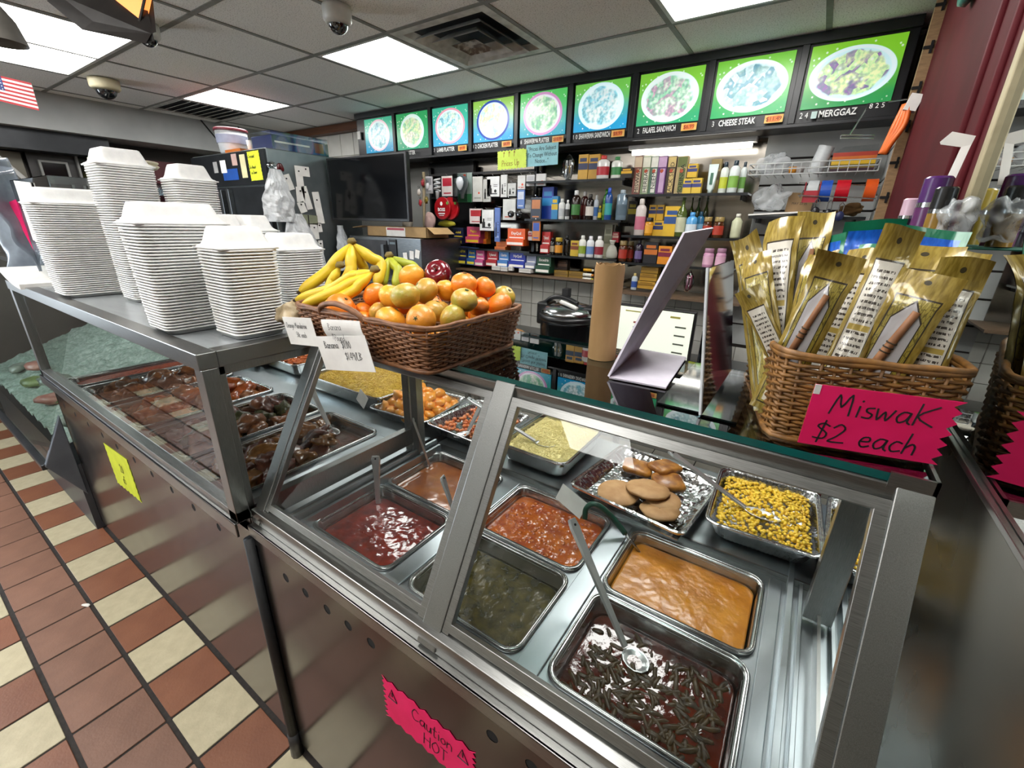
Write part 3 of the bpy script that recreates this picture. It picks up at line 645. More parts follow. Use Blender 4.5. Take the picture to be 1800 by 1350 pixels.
def bean(mb,r,x,y):
    if y>.02 and x<.03 and r.random()<.8: return
    L=r.uniform(.010,.021); a=r.uniform(0,6.28); R_=r.uniform(.0042,.0058); k=r.uniform(-.25,.25); z=.7835+r.uniform(-.002,.0015)
    P=[(x+math.cos(a)*L*t-math.sin(a)*k*L*(t*t),y+math.sin(a)*L*t+math.cos(a)*k*L*(t*t),z+r.uniform(-.001,.001)) for t in (-1,-.85,-.4,0,.4,.85,1)]
    mb.tube(P,[R_*.35,R_*.8,R_,R_,R_,R_*.8,R_*.35],7)
scatter('green_beans','cut green beans lying in the dark red sauce','beans',-.097,.640,.255,.185,270,bean,pm('cut_green_bean','41300f','261a06',scale=60,rough=.35,spec=.35,coat=0,contrast=(.3,.7)),8)
scatter('lentil_bits','tiny lentil bits on the orange soup','food bits',-.097,.903,.26,.19,110,lump(.801,.001,.003,1,.5),m_orange,9)
# -- back row on the shelf
def grains(cx,cy,w,d,zf,n,mat,L,R_,label,name,cat,seed):
    r=random.Random(seed); mb=MB()
    for i in range(n):
        x=r.uniform(-w/2,w/2); y=r.uniform(-d/2,d/2); a=r.uniform(0,3.14); b=r.uniform(-.5,.5); z=zf(x,y)+r.uniform(-.0005,.0018)
        dx,dy,dz=math.cos(a)*math.cos(b)*L,math.sin(a)*math.cos(b)*L,math.sin(b)*L; px,py=-math.sin(a)*R_,math.cos(a)*R_
        mb.add([(x-dx,y-dy,z-dz),(x+px,y+py,z),(x,y,z+R_),(x-px,y-py,z),(x,y,z-R_),(x+dx,y+dy,z+dz)],[(0,1,2),(0,2,3),(0,3,4),(0,4,1),(5,2,1),(5,3,2),(5,4,3),(5,1,4)])
    o=mb.obj(name,mat,loc=(cx,cy,0)); return tag(o,label,cat,kind='stuff')
def mound(w,d,z0,h,seed,f=26,a=.007):
    def zf(x,y):
        s=max(abs(x)/(w/2),abs(y)/(d/2)); return z0+h*(1-min(1,s)**2.5)+a*mnoise.noise(Vector((x*f,y*f,seed)))+a*.5*mnoise.noise(Vector((x*f*2.7,y*f*2.7,seed)))
    return zf
def rice(cx,cy,w,d,z0,h,c1,c2,lab,seed,n,nm):
    zf=mound(w,d,z0,h,seed)
    mt=pm('grain_'+nm,c1,c2,scale=45,rough=.55,sss=.0,rndv=0,contrast=(.3,.7))
    def fn(u,v): x=(u-.5)*w;y=(v-.5)*d;return (x,y,zf(x,y)-.001)
    b=MB().grid(fn,40,40); b.add([],[]); o=b.obj('rice_bed',mt,smooth=True,loc=(cx,cy,0)); tag(o,'packed '+lab,'rice',kind='stuff')
    grains(cx,cy,w*.99,d*.99,zf,n,mt,.0048,.0015,'loose grains of '+lab,'rice_grains','rice',seed)
steel_pan('deep steel pan of pale yellow rice on the back shelf',-.645,1.245,.265,.325,.912,.068,'back shelf pans')
rice(-.645,1.245,.232,.292,.895,.034,'ece3a6','d8cb84','pale yellow rice in the deep pan',2,4200,'pale')
steel_pan('long steel pan of golden rice on the back shelf behind the slanted post',-1.66,1.245,.53,.325,.918,.074,'back shelf pans')
rice(-1.66,1.245,.495,.292,.900,.042,'e3c44a','c9a02a','golden rice in the long pan',4,6500,'golden')
# corn
foil_pan('foil pan heaped with yellow corn on the back shelf',.030,1.235,.262,.325,.905,.062,rot=.04,group='back shelf pans')
cz=mound(.21,.27,.890,.024,7); mb=MB(); r=random.Random(5)
for i in range(1250):
    x=r.uniform(-.107,.107);y=r.uniform(-.137,.137); s=r.uniform(.0052,.0068)
    mb.ico((x,y,cz(x,y)+r.uniform(-.004,.004)),s,1,sc=(1,r.uniform(.7,.95),r.uniform(.55,.8)),rot=Matrix.Rotation(r.uniform(0,3),3,'Z')@Matrix.Rotation(r.uniform(-.8,.8),3,'X'))
o=mb.obj('corn_kernels',pm('corn_yellow','fadb48','f0c02a',scale=60,rough=.35,coat=.1,contrast=(.3,.7)),smooth=True,loc=(.030,1.235,0),rot=(0,0,.04)); tag(o,'heap of yellow corn kernels in the foil pan','corn',kind='stuff')
# foil covered tray with pancakes and french toast
fx,fy=-.285,1.20
t=thing('foil_tray','tray lined with crinkled foil holding pancakes','tray',(fx,fy,.842),-.12)
def ff(u,v):
    x=(u-.5)*.345;y=(v-.5)*.34; e=max(abs(u-.5),abs(v-.5))*2; h=.028*max(0,(e-.82)/.18)**.7 if e>.82 else 0
    return (x,y,.004+h+.004*mnoise.noise(Vector((x*38,y*38,1)))+.0025*mnoise.noise(Vector((x*95,y*95,4))))
MB().grid(ff,64,64).obj('foil_liner',foil,t)
MB().tube(rrect(.345,.34,.02,4,.034),[.006]*20,6,closed=True).obj('foil_edge',foil,t)
MB().box(-.16,.16,-.155,.155,0,.003).obj('tray_base',steelpan,t)
pck=pm('pancake_tan','c49c6c','ac8050',scale=28,rough=.6,bump=.2,bscale=120,contrast=(.3,.7))
def pancake(x,y,z,r,rx,ry,lab,sd):
    mb=MB(); pr=[(.002,0),(r*.7,0),(r*.97,.003),(r,.007),(r*.97,.011),(r*.6,.013),(.002,.0135)]; mb.lathe(pr,28,cap=False)
    mb.v=[(a*(1+.09*mnoise.noise(Vector((a*45,b*45,sd)))),b*(1+.10*mnoise.noise(Vector((b*25,a*25,sd)))),c+.003*mnoise.noise(Vector((a*22,b*22,sd)))) for a,b,c in mb.v]
    o=mb.obj('pancake',pck,smooth=True,loc=(x,y,z),rot=(rx,ry,sd)); tag(o,lab,'pancake','pancakes on foil')
pancake(-.345,1.115,.857,.062,.05,-.05,'tan pancake lying flat at the front left of the foil tray',1)
pancake(-.215,1.10,.857,.055,-.06,.1,'tan pancake at the front right of the foil tray',2)
pancake(-.272,1.165,.870,.065,.12,.06,'big tan pancake on top in the middle of the foil tray',3)
pancake(-.222,1.155,.858,.052,.0,.0,'pale tan pancake underneath the big one',4)
ft=pm('french_toast','b57a2c','7a4312',scale=35,rough=.4,coat=.2,contrast=(.35,.62))
def toast(x,y,z,rx,ry,rz,lab):
    lp=[rrect(.085,.075,.02,4,0),rrect(.095,.085,.022,4,.006),rrect(.095,.085,.022,4,.016),rrect(.08,.07,.02,4,.022)]
    mb=MB().loft(lp,cap0=True,cap1=True); mb.v=[(a+.004*mnoise.noise(Vector((b*40,a*30,z*9))),b+.004*mnoise.noise(Vector((a*40,b*30,3))),c) for a,b,c in mb.v]
    o=mb.obj('french_toast',ft,smooth=True,loc=(x,y,z),rot=(rx,ry,rz)); tag(o,lab,'french toast','toast on foil')
toast(-.345,1.285,.858,.0,.1,.2,'golden french toast slice at the back left of the foil tray')
toast(-.235,1.255,.858,.1,-.05,.5,'golden french toast slice half under the spoon handle')
toast(-.265,1.318,.870,-.1,.05,1.0,'browned french toast slice at the very back of the foil tray')
# melon and peach trays
foil_pan('foil pan piled with orange melon chunks',-1.275,1.205,.30,.30,.895,.052,rot=.1,group='back shelf pans')
ml=pm('melon_orange','f6b048','ea9430',scale=25,rough=.3,sss=.15,coat=.25,rndv=.08)
r=random.Random(12); k=0
for lay,(nx,ny,z) in enumerate(((5,5,.878),(4,4,.904),(3,3,.93))):
    for i in range(nx):
        for j in range(ny):
            x=(i-(nx-1)/2)*.05+r.uniform(-.008,.008); y=(j-(ny-1)/2)*.05+r.uniform(-.008,.008)
            mb=MB(); s=r.uniform(.026,.034); mb.ico((0,0,0),s,2,sc=(1.15,.95,.75),wob=.5,seed=k)
            o=mb.obj('melon_chunk',ml,smooth=False,loc=(-1.275+x,1.205+y,z),rot=(r.uniform(-.6,.6),r.uniform(-.6,.6),r.uniform(0,6))); k+=1
            for p in o.data.polygons: p.use_smooth=True
            tag(o,'orange melon chunk in the heaped foil pan','melon chunk','melon chunks in the foil pan')
foil_pan('shallow foil pan of diced orange fruit beside the melon',-.965,1.225,.29,.31,.893,.05,rot=-.05,group='back shelf pans')
dice=pm('diced_fruit','e08a4a','c9622c',scale=30,rough=.3,coat=.3,contrast=(.3,.7))
def cube(mb,r,x,y): mb.ico((x,y,.872+r.uniform(-.008,.01)),r.uniform(.008,.014),1,sc=(1,.8,.7),wob=.5,seed=r.random()*9,rot=Matrix.Rotation(r.uniform(0,3),3,'Z'))
scatter('diced_fruit','diced orange fruit pieces in the shallow foil pan','diced fruit',-.965,1.225,.22,.24,190,cube,dice,4)
steel_pan('steel pan of carrot sticks on the back shelf',-2.27,1.26,.33,.25,.91,.066,'back shelf pans')
def stick(mb,r,x,y):
    a=r.uniform(0,3.14); L=r.uniform(.014,.026); z=.89+r.uniform(-.006,.012); mb.bar((x-math.cos(a)*L,y-math.sin(a)*L,z),(x+math.cos(a)*L,y+math.sin(a)*L,z+r.uniform(-.006,.006)),.009,.009,(0,0,1))
scatter('carrot_sticks','orange carrot sticks in the steel pan','carrots',-2.27,1.26,.26,.18,120,stick,pm('carrot_orange','d0702e','a84c18',scale=40,rough=.4),3)
foil_pan('small foil pan with chopped green herbs',-2.52,1.19,.2,.22,.905,.062,group='back shelf pans')
scatter('chopped_herbs','chopped green herbs in the small foil pan','herbs',-2.52,1.19,.13,.15,160,lump(.86,.004,.01,1,.5),pm('herb_green','55702a','33491a',scale=60,rough=.5),6)
# -- full pans in the upright counter with meat pieces
meat={'brown':pm('meat_brown','93603c','54301c',scale=26,rough=.3,coat=.3,contrast=(.3,.68),bump=.4,bscale=60),'red':pm('chicken_red','cc6c2c','8f3e16',scale=22,rough=.25,coat=.4,contrast=(.3,.65),bump=.4,bscale=60),
      'roast':pm('chicken_roast','b0703e','6a3618',scale=24,rough=.25,coat=.4,contrast=(.32,.66),bump=.4,bscale=60),'dark':pm('beef_dark','70402e','3c1e16',scale=30,rough=.3,coat=.3,contrast=(.3,.7),bump=.5,bscale=70),
      'goat':pm('goat_curry','98683a','5c3a18',scale=28,rough=.22,coat=.5,contrast=(.3,.7),bump=.4,bscale=60),'green':pm('cooked_greens','4a4a1c','23260d',scale=50,rough=.4,bump=.6,bscale=90,contrast=(.3,.7))}
gravy=SO('gravy','5c3013','33180a',20,.2,50,.12)
def meatpan(cx,lab_pan,kinds,what,n,foilp,zr=.858,seed=0,w=.322):
    (foil_pan if foilp else steel_pan)(lab_pan,cx,.708,w,.53,zr,.075,**({'group':'pans in the upright counter'}))
    surface('gravy','brown gravy under the '+what,'gravy',cx,.708,w-.045,.475,zr-.04,gravy,.002,30,seed=seed,rings=14,n=90)
    r=random.Random(seed); i=0
    for layer,(m_,z,spread) in enumerate(((n,zr-.028,1),(n//2,zr+.002,.7))):
        for q in range(m_):
            nx=3; x=((q%nx)-(nx-1)/2)*(w-.10)/nx*1.15*spread+r.uniform(-.015,.015); y=((q//nx+.5)/math.ceil(m_/nx)-.5)*.45*(1 if layer==0 else .9)+r.uniform(-.015,.015)
            kd=kinds[i%len(kinds)]; s=r.uniform(.036,.05)
            mb=MB().ico((0,0,0),s,3,sc=(1.25,.9,.72),wob=.6,seed=seed*31+i); mb.v=[tuple(Vector(p)*(1+.10*mnoise.noise(Vector(p)*95+Vector((i,0,0))))) for p in mb.v]
            o=mb.obj('meat_piece',meat[kd],smooth=True,loc=(cx+x,.708+y,z),rot=(r.uniform(-.4,.4),r.uniform(-.4,.4),r.uniform(0,6.3)))
            tag(o,{'brown':'browned','red':'orange red','roast':'roasted','dark':'dark','goat':'curried','green':'dark green leafy'}[kd]+' piece of '+what,'meat' if kd!='green' else 'greens',what); i+=1
meatpan(-2.55,'foil pan of browned meat pieces in the upright counter',['brown','roast'],'meat in the far foil pan',15,True,seed=1)
meatpan(-2.165,'foil pan of orange red chicken in the upright counter',['roast','red'],'chicken in the middle foil pan',15,True,seed=2)
meatpan(-1.775,'steel pan of dark beef with greens in the upright counter',['dark','green','brown'],'beef and greens in the third pan',15,False,seed=3)
meatpan(-1.415,'steel pan of curried meat nearest the counter corner',['goat','dark'],'meat curry in the corner pan',13,False,seed=4)
steel_pan('narrow steel pan of red rice at the far end of the upright counter',-2.83,.708,.165,.53,.858,.075,'pans in the upright counter')
surface('red_rice','red rice in the narrow pan at the far end','rice',-2.83,.708,.13,.49,.84,pm('red_rice','a8431c','7c2a10',scale=80,rough=.5,bump=.6,bscale=120),.003,60,mound=.015)
# -- serving spoons
hand_green=pm('green_plastic_handle','0f4d3a','0b3c2d',scale=30,rough=.35)
def spoon(label,bowl,tip,bl=.036,bw=.02,r=.0055,green=False,hole=True,group='serving spoons'):
    t=thing('serving_spoon',label,'spoon',bowl,group=group)
    B_=Vector((0,0,0)); T=Vector(tip)-Vector(bowl); d=T.normalized(); L=T.length
    pts=[B_+d*.01,B_+d*(L*.3)+Vector((0,0,-.004)),B_+d*(L*.75),T*.97,T]
    side=d.cross(Vector((0,0,1))).normalized(); up=side.cross(d)
    def strip(ts,ws,name,mat):
        mb=MB(); lp=[]
        for q,w in zip(ts,ws):
            c=d*(L*q); lp.append([c-side*w-up*.002,c+side*w-up*.002,c+side*w*.7+up*.0035,c-side*w*.7+up*.0035])
        mb.loft(lp,cap0=True,cap1=True); mb.obj(name,mat,t,smooth=False,bevel=.0006)
    strip([.04,.25,.6,.8,.93,1.0],[.0075,.0085,.0105,.0125,.0145,.011],'handle',hand_green if green else spoonm)
    if hole:
        c=d*(L*.95)+up*.0038; mb=MB(); mb.lathe([(.003,0),(.003,.0008)],10); M=Matrix((side,d,up)).transposed(); mb.v=[tuple(M@Vector(v)+c) for v in mb.v]; mb.obj('hanging_hole',holem,t)
    f=Vector((-d.x,-d.y,0)).normalized()
    mb=MB(); n=12
    def bf(u,v):
        a=2*math.pi*u; q=v; x=math.cos(a)*bl*q; y=math.sin(a)*bw*q; z=-.012*(1-q*q)+.002
        return f*(x+bl*.7)+Vector((-f.y,f.x,0))*y+Vector((0,0,z))
    mb.grid(bf,n,5); o=mb.obj('bowl',spoonm,t,smooth=True); so=o.modifiers.new('solid','SOLIDIFY'); so.thickness=.0012
    return t
spoon('steel spoon standing upright in the dark red stew',(-.965,.715,.79),(-.981,.735,.95),r=.006)
spoon('steel spoon leaning in the light brown soup',(-.985,.965,.795),(-1.02,.93,.99))
spoon('short steel spoon handle at the front of the light brown soup',(-.739,.815,.795),(-.774,.805,.92))
spoon('steel spoon sunk in the green broth behind the mullion',(-.585,.700,.78),(-.55,.645,.90))
spoon('long steel spoon resting on the pale yellow rice',(-.655,1.155,.918),(-.914,1.094,1.04))
spoon('steel spoon lying in the diced fruit pan',(-.94,1.12,.885),(-.925,1.19,.985))
spoon('long steel ladle standing in the bean pan',(-.150,.684,.79),(-.331,.754,1.0),bl=.03,bw=.026)
spoon('long spoon resting across the corn and the pancake tray',(-.005,1.170,.915),(-.235,1.19,1.01),bl=.045,bw=.022)
spoon('steel spatula spoon in the corner meat curry pan',(-1.385,.85,.875),(-1.546,.885,1.0))
# green hooked ladle
t=thing('hooked_ladle','ladle with a green hooked handle in the orange lentil soup','ladle',(-.223,.975,.80))
MB().tube([(0,0,0),(-.05,.0,.045)],.004,8).obj('shaft',steelpan,t,smooth=True)
MB().tube(smooth_path([(-.045,0,.041),(-.085,-.003,.078),(-.118,-.012,.104),(-.140,-.02,.108),(-.152,-.03,.092),(-.150,-.036,.066)],5),.0078,8).obj('hooked_handle',hand_green,t,smooth=True)
# small white price cards standing in the case
for i,(o_,u,lb) in enumerate(((( -1.085,.985,.905),(.6,-.35,-.3),'blank white price card leaning against the slanted post'),((-.43,.965,.885),(.75,-.25,-.1),'blank white price card in front of the pale rice'),((-1.46,1.055,.915),(.8,-.3,-.1),'blank white price card below the golden rice'),((-.75,.985,.875),(.35,-.3,-.1),'small white price tag behind the light brown soup'))):
    sign('price_card',lb,'card',o_,u,(0,.45,.9),.10 if i!=3 else .04,.05 if i!=3 else .035,paper,group='price cards in the steam table')
# ================================================================== menu boards
frm=pm('menu_frame_black','15171c','0e1014',scale=20,rough=.35)
MN=thing('menu_board','long black lightbox menu with nine backlit food pictures','menu board',(-1.73,2.9,2.115))
MB().box(-3.625,.172,2.862,3.09,2.118,2.497).obj('housing',frm,MN,world=True,bevel=.004)
MB().box(-3.625,.172,2.842,2.862,2.455,2.497).box(-3.625,.172,2.842,2.862,2.108,2.124).obj('frame_rail',frm,MN,world=True,bevel=.002)
def menu_mat(i,top,bot,plate,rim,f1,f2,f3,ax,az,rot,em):
    m=bpy.data.materials.new('menu_picture_%d'%i); m.use_nodes=True; nt=m.node_tree; N=nt.nodes; L=nt.links; b=N['Principled BSDF']
    def mix(fac,a,c):
        x=N.new('ShaderNodeMix'); x.data_type='RGBA'
        for s,v in ((0,fac),(6,a),(7,c)):
            if isinstance(v,tuple): x.inputs[s].default_value=(*v,1) if len(v)==3 else v
            elif isinstance(v,(int,float)): x.inputs[s].default_value=v
            else: L.new(v,x.inputs[s])
        return x.outputs[2]
    def rng(v,a,c,lo=0,hi=1):
        x=N.new('ShaderNodeMapRange'); x.interpolation_type='SMOOTHSTEP'; L.new(v,x.inputs[0]); x.inputs[1].default_value=a; x.inputs[2].default_value=c; x.inputs[3].default_value=lo; x.inputs[4].default_value=hi; return x.outputs[0]
    tc=N.new('ShaderNodeTexCoord'); sp=N.new('ShaderNodeSeparateXYZ'); L.new(tc.outputs['Object'],sp.inputs[0])
    ns=N.new('ShaderNodeTexNoise'); ns.inputs['Scale'].default_value=7; L.new(tc.outputs['Object'],ns.inputs[0])
    ad=N.new('ShaderNodeMath'); ad.operation='MULTIPLY_ADD'; L.new(ns.outputs['Fac'],ad.inputs[0]); ad.inputs[1].default_value=.12; L.new(sp.outputs[2],ad.inputs[2])
    bg=mix(rng(ad.outputs[0],-.05,.16),hx(bot),hx(top))
    vo=N.new('ShaderNodeTexVoronoi'); vo.inputs['Scale'].default_value=34; L.new(tc.outputs['Object'],vo.inputs[0])
    bg=mix(rng(vo.outputs['Distance'],.10,.20,.55,0),bg,(.9,1,.9))
    mp=N.new('ShaderNodeMapping'); mp.inputs['Rotation'].default_value=(0,rot,0); mp.inputs['Scale'].default_value=(1/ax,0,1/az); L.new(tc.outputs['Object'],mp.inputs[0])
    ln=N.new('ShaderNodeVectorMath'); ln.operation='LENGTH'; L.new(mp.outputs[0],ln.inputs[0]); d=ln.outputs['Value']
    n2=N.new('ShaderNodeTexVoronoi'); n2.inputs['Scale'].default_value=26+3*(i%3); n2.inputs['Randomness'].default_value=1; L.new(tc.outputs['Object'],n2.inputs[0])
    s2=N.new('ShaderNodeSeparateColor'); L.new(n2.outputs['Color'],s2.inputs[0])
    n3=N.new('ShaderNodeTexNoise'); n3.inputs['Scale'].default_value=9+i; n3.inputs['Detail'].default_value=2; L.new(tc.outputs['Object'],n3.inputs[0])
    food=mix(rng(s2.outputs[0],.35,.55),hx(f1),hx(f2)); food=mix(rng(n3.outputs['Fac'],.44,.62),food,hx(f3))
    n5=N.new('ShaderNodeTexNoise'); n5.inputs['Scale'].default_value=60; n5.inputs['Detail'].default_value=4; L.new(tc.outputs['Object'],n5.inputs[0]); food=mix(rng(n5.outputs['Fac'],.35,.65,.45,0),food,hx('3f7a7a')); food=mix(rng(n2.outputs['Distance'],.0,.35,.5,0),food,(.95,1,.98))
    dn=N.new('ShaderNodeMath'); dn.operation='MULTIPLY_ADD'; L.new(n3.outputs['Fac'],dn.inputs[0]); dn.inputs[1].default_value=.35; L.new(d,dn.inputs[2])
    pl=mix(rng(dn.outputs[0],.94,1.02),food,hx(plate))
    pl=mix(rng(d,.86,.9),pl,hx(rim))
    out=mix(rng(d,.98,1.01),pl,bg)
    L.new(out,b.inputs['Base Color']); L.new(out,b.inputs['Emission Color']); b.inputs['Emission Strength'].default_value=em; b.inputs['Roughness'].default_value=.25
    return m
pics=[('3fae8a','1a86b0','d8ecec','e2c0c8','bfe0e0','6aa8b8','cfe8e8',.135,.12,0),('2f9a5a','1f8f6a','d8f0e8','cfe8e0','d8e8b0','9ad0a0','e8e0c8',.135,.12,.2),('3aa88a','2a90b8','d8ecf0','d898a8','c8e8e8','7ab8c8','e8f0d8',.15,.12,-.3),
      ('86b84a','1a8ac0','d8f0f4','1f3f9a','e8e8a8','bfe8e8','f4f8f8',.145,.125,.2),('4fb85a','1a8fa8','dcd8ea','c08ab8','c8e8c0','f0f0e0','6ab080',.15,.125,0),('6ab84a','1a8fc0','d8f0f4','cfe8f0','bfe0e8','8ac8d8','e8f4f4',.15,.125,0),
      ('7ac03a','2f9a6a','d8f0ec','e0f0f0','9ad0b0','c8a0b8','d8f0d8',.16,.122,.1),('6aba2f','2f9a5a','cfe6ea','e4f0f0','4a8aa0','cfe6e8','8ab8b8',.165,.115,-.35),('7ac02a','2a8a4a','bfdfe6','cfe6ea','c8e8a8','8a6aa0','e0f0b0',.165,.11,-.4)]
names=['','FISH PLATTER','LAMB PLATTER','CHICKEN PLATTER','SHAWERMA PLATTER','SHAWERMA SANDWICH','FALAFEL SANDWICH','CHEESE STEAK','MERGGAZ']
nums=['','1','7','1 2','8','1 0','2','3','2 4']; price=['','','$9.99','$8.99','$10.99','$8.99','$6.99','$11.49','']
stick=pm('price_sticker','e8c070','e0a040',scale=25,rough=.5); stick2=pm('price_sticker_orange','e8853a','d8702a',scale=25,rough=.5)
xl=[-3.508,-3.105,-2.697,-2.29,-1.880,-1.467,-1.052,-.637,-.219]
for i,x0 in enumerate(xl):
    xc=x0+.176
    p=MB().box(-.176,.176,-.003,.003,-.130,.130).obj('menu_picture',menu_mat(i,*pics[i],.58 if i<6 else .50),MN); p.location=(xc+1.73,2.8555-2.9,2.313-2.115)
    if i: MB().box(x0-.043,x0-.012,2.842,2.862,2.124,2.455).obj('divider',frm,MN,world=True,bevel=.002)
    if names[i]:
        t=text(names[i],.040,whiteink,p,(-.125 if i<8 else -.092,-.02,-.160),align='LEFT',rot=(math.pi/2,0,0),sx=min(1.0 if i<8 else .80,.213/(.040*.66*len(names[i]))),name='menu_lettering',bold=.0008)
        text(nums[i],.036,whiteink,p,(-.152,-.02,-.160),rot=(math.pi/2,0,0),name='menu_number',sx=.8)
        if price[i]:
            q=MB().box(.095,.178,-.0215,-.019,-.178,-.142).obj('price_sticker',stick,p); MB().box(.108,.165,-.0225,-.0214,-.173,-.148).obj('sticker_patch',stick2,q)
            text(price[i],.026,redink,q,(.137,-.0232,-.1605),rot=(math.pi/2,0,0),name='price_lettering')
MB().box(-.219+.055,-.219+.078,2.830,2.835,2.137,2.167).obj('blank_label',pm('pale_label','bfd6d2','b0c8c4',scale=20,rough=.5),MN,world=True)
MB().box(-3.60,-3.56,2.839,2.842,2.30,2.36).obj('torn_sticker',paper,MN,world=True)
# paper notices below the menu
s=sign('paper_notice','pale blue printed notice about prices taped under the menu','notice',(-1.685,2.835,2.068),(1,0,.02),(0,0,1),.25,.135,pm('blue_paper','8fc4cc','84b8c0',scale=15,rough=.7))
text('"Prices Are Subject\nTo Change Without\nNotice..."',.036,inkm,s,(0,.0,.0008),sx=.78,name='printed_lettering',space=1.05)
s=sign('paper_notice','lime green zigzag card with red handwriting under the menu','notice',(-1.925,2.825,2.05),(1,0,.03),(0,0,1),.25,.125,pm('lime_paper','c6dc5a','bcd24e',scale=15,rough=.7),'lrtb',9,.008)
hand(['  ^  ^  ^',' Prices Up'],.04,redink,s,-.10,.012,.003,1.25)
# lamp under the menu
l=thing('strip_lamp','fluorescent strip lamp under the menu above the tall cartons','lamp',(-.77,2.98,2.06))
MB().box(-1.12,-.40,2.95,3.01,2.075,2.10).obj('lamp_housing',framew,l,world=True); MB().tube([(-1.10,2.975,2.06),(-.42,2.975,2.06)],.014,10).obj('lamp_tube',emitm('tube_glow',(1,.98,.92),7.0),l,world=True,smooth=True)
# ================================================================== shelving and products
shg=glassm('shelf_glass',(.75,.82,.8),1.8); shm=pm('shelf_dark_edge','2a2c2e','1e2022',scale=20,rough=.3,metal=.5)
def shelf(x0,x1,z,lab,y0=2.82,wood_=None):
    t=thing('wall_shelf',lab,'shelf',((x0+x1)/2,2.96,z-.012),group='wall shelves')
    MB().box(x0,x1,y0+.006,3.09,z-.010,z-.001).obj('shelf_board',wood_ or shg,t,world=True); MB().box(x0,x1,y0,y0+.006,z-.014,z).obj('front_edge',wood_ or shm,t,world=True)
    for x in (x0+.04,x1-.04): MB().box(x-.005,x+.005,2.9,3.09,z-.035,z-.011).obj('bracket',shm,t,world=True)
shelf(-1.80,-1.075,1.905,'glass wall shelf with yellow cartons and white bottles'); shelf(-1.80,-1.075,1.66,'glass wall shelf with the blue carton and dark bottles'); shelf(-1.80,-1.075,1.42,'glass wall shelf with white lotion bottles')
shelf(-1.06,-.375,1.81,'glass wall shelf with tall toothpaste cartons'); shelf(-1.06,-.375,1.572,'glass wall shelf with yellow boxes and coffee jars'); shelf(-1.06,-.375,1.407,'glass wall shelf with the orange box and pink jars')
shelf(-2.62,-1.75,1.435,'glass wall shelf with the upper medicine displays')
wledge=pm('ledge_wood','6a5442','57442f',scale=12,stretch=(.4,6,6),rough=.5)
shelf(-2.92,-1.075,1.275,'brown ledge under the lower medicine row',2.78,wledge); shelf(-1.06,-.30,1.222,'brown ledge with gold boxes and a paper strip',2.78,wledge)
_pc={}
def cm(h,rough=.4,k=''):
    n='print_'+h+k
    return pm(n,h,tuple(x*.8 for x in hx(h)),scale=18,rough=rough,contrast=(.3,.7))
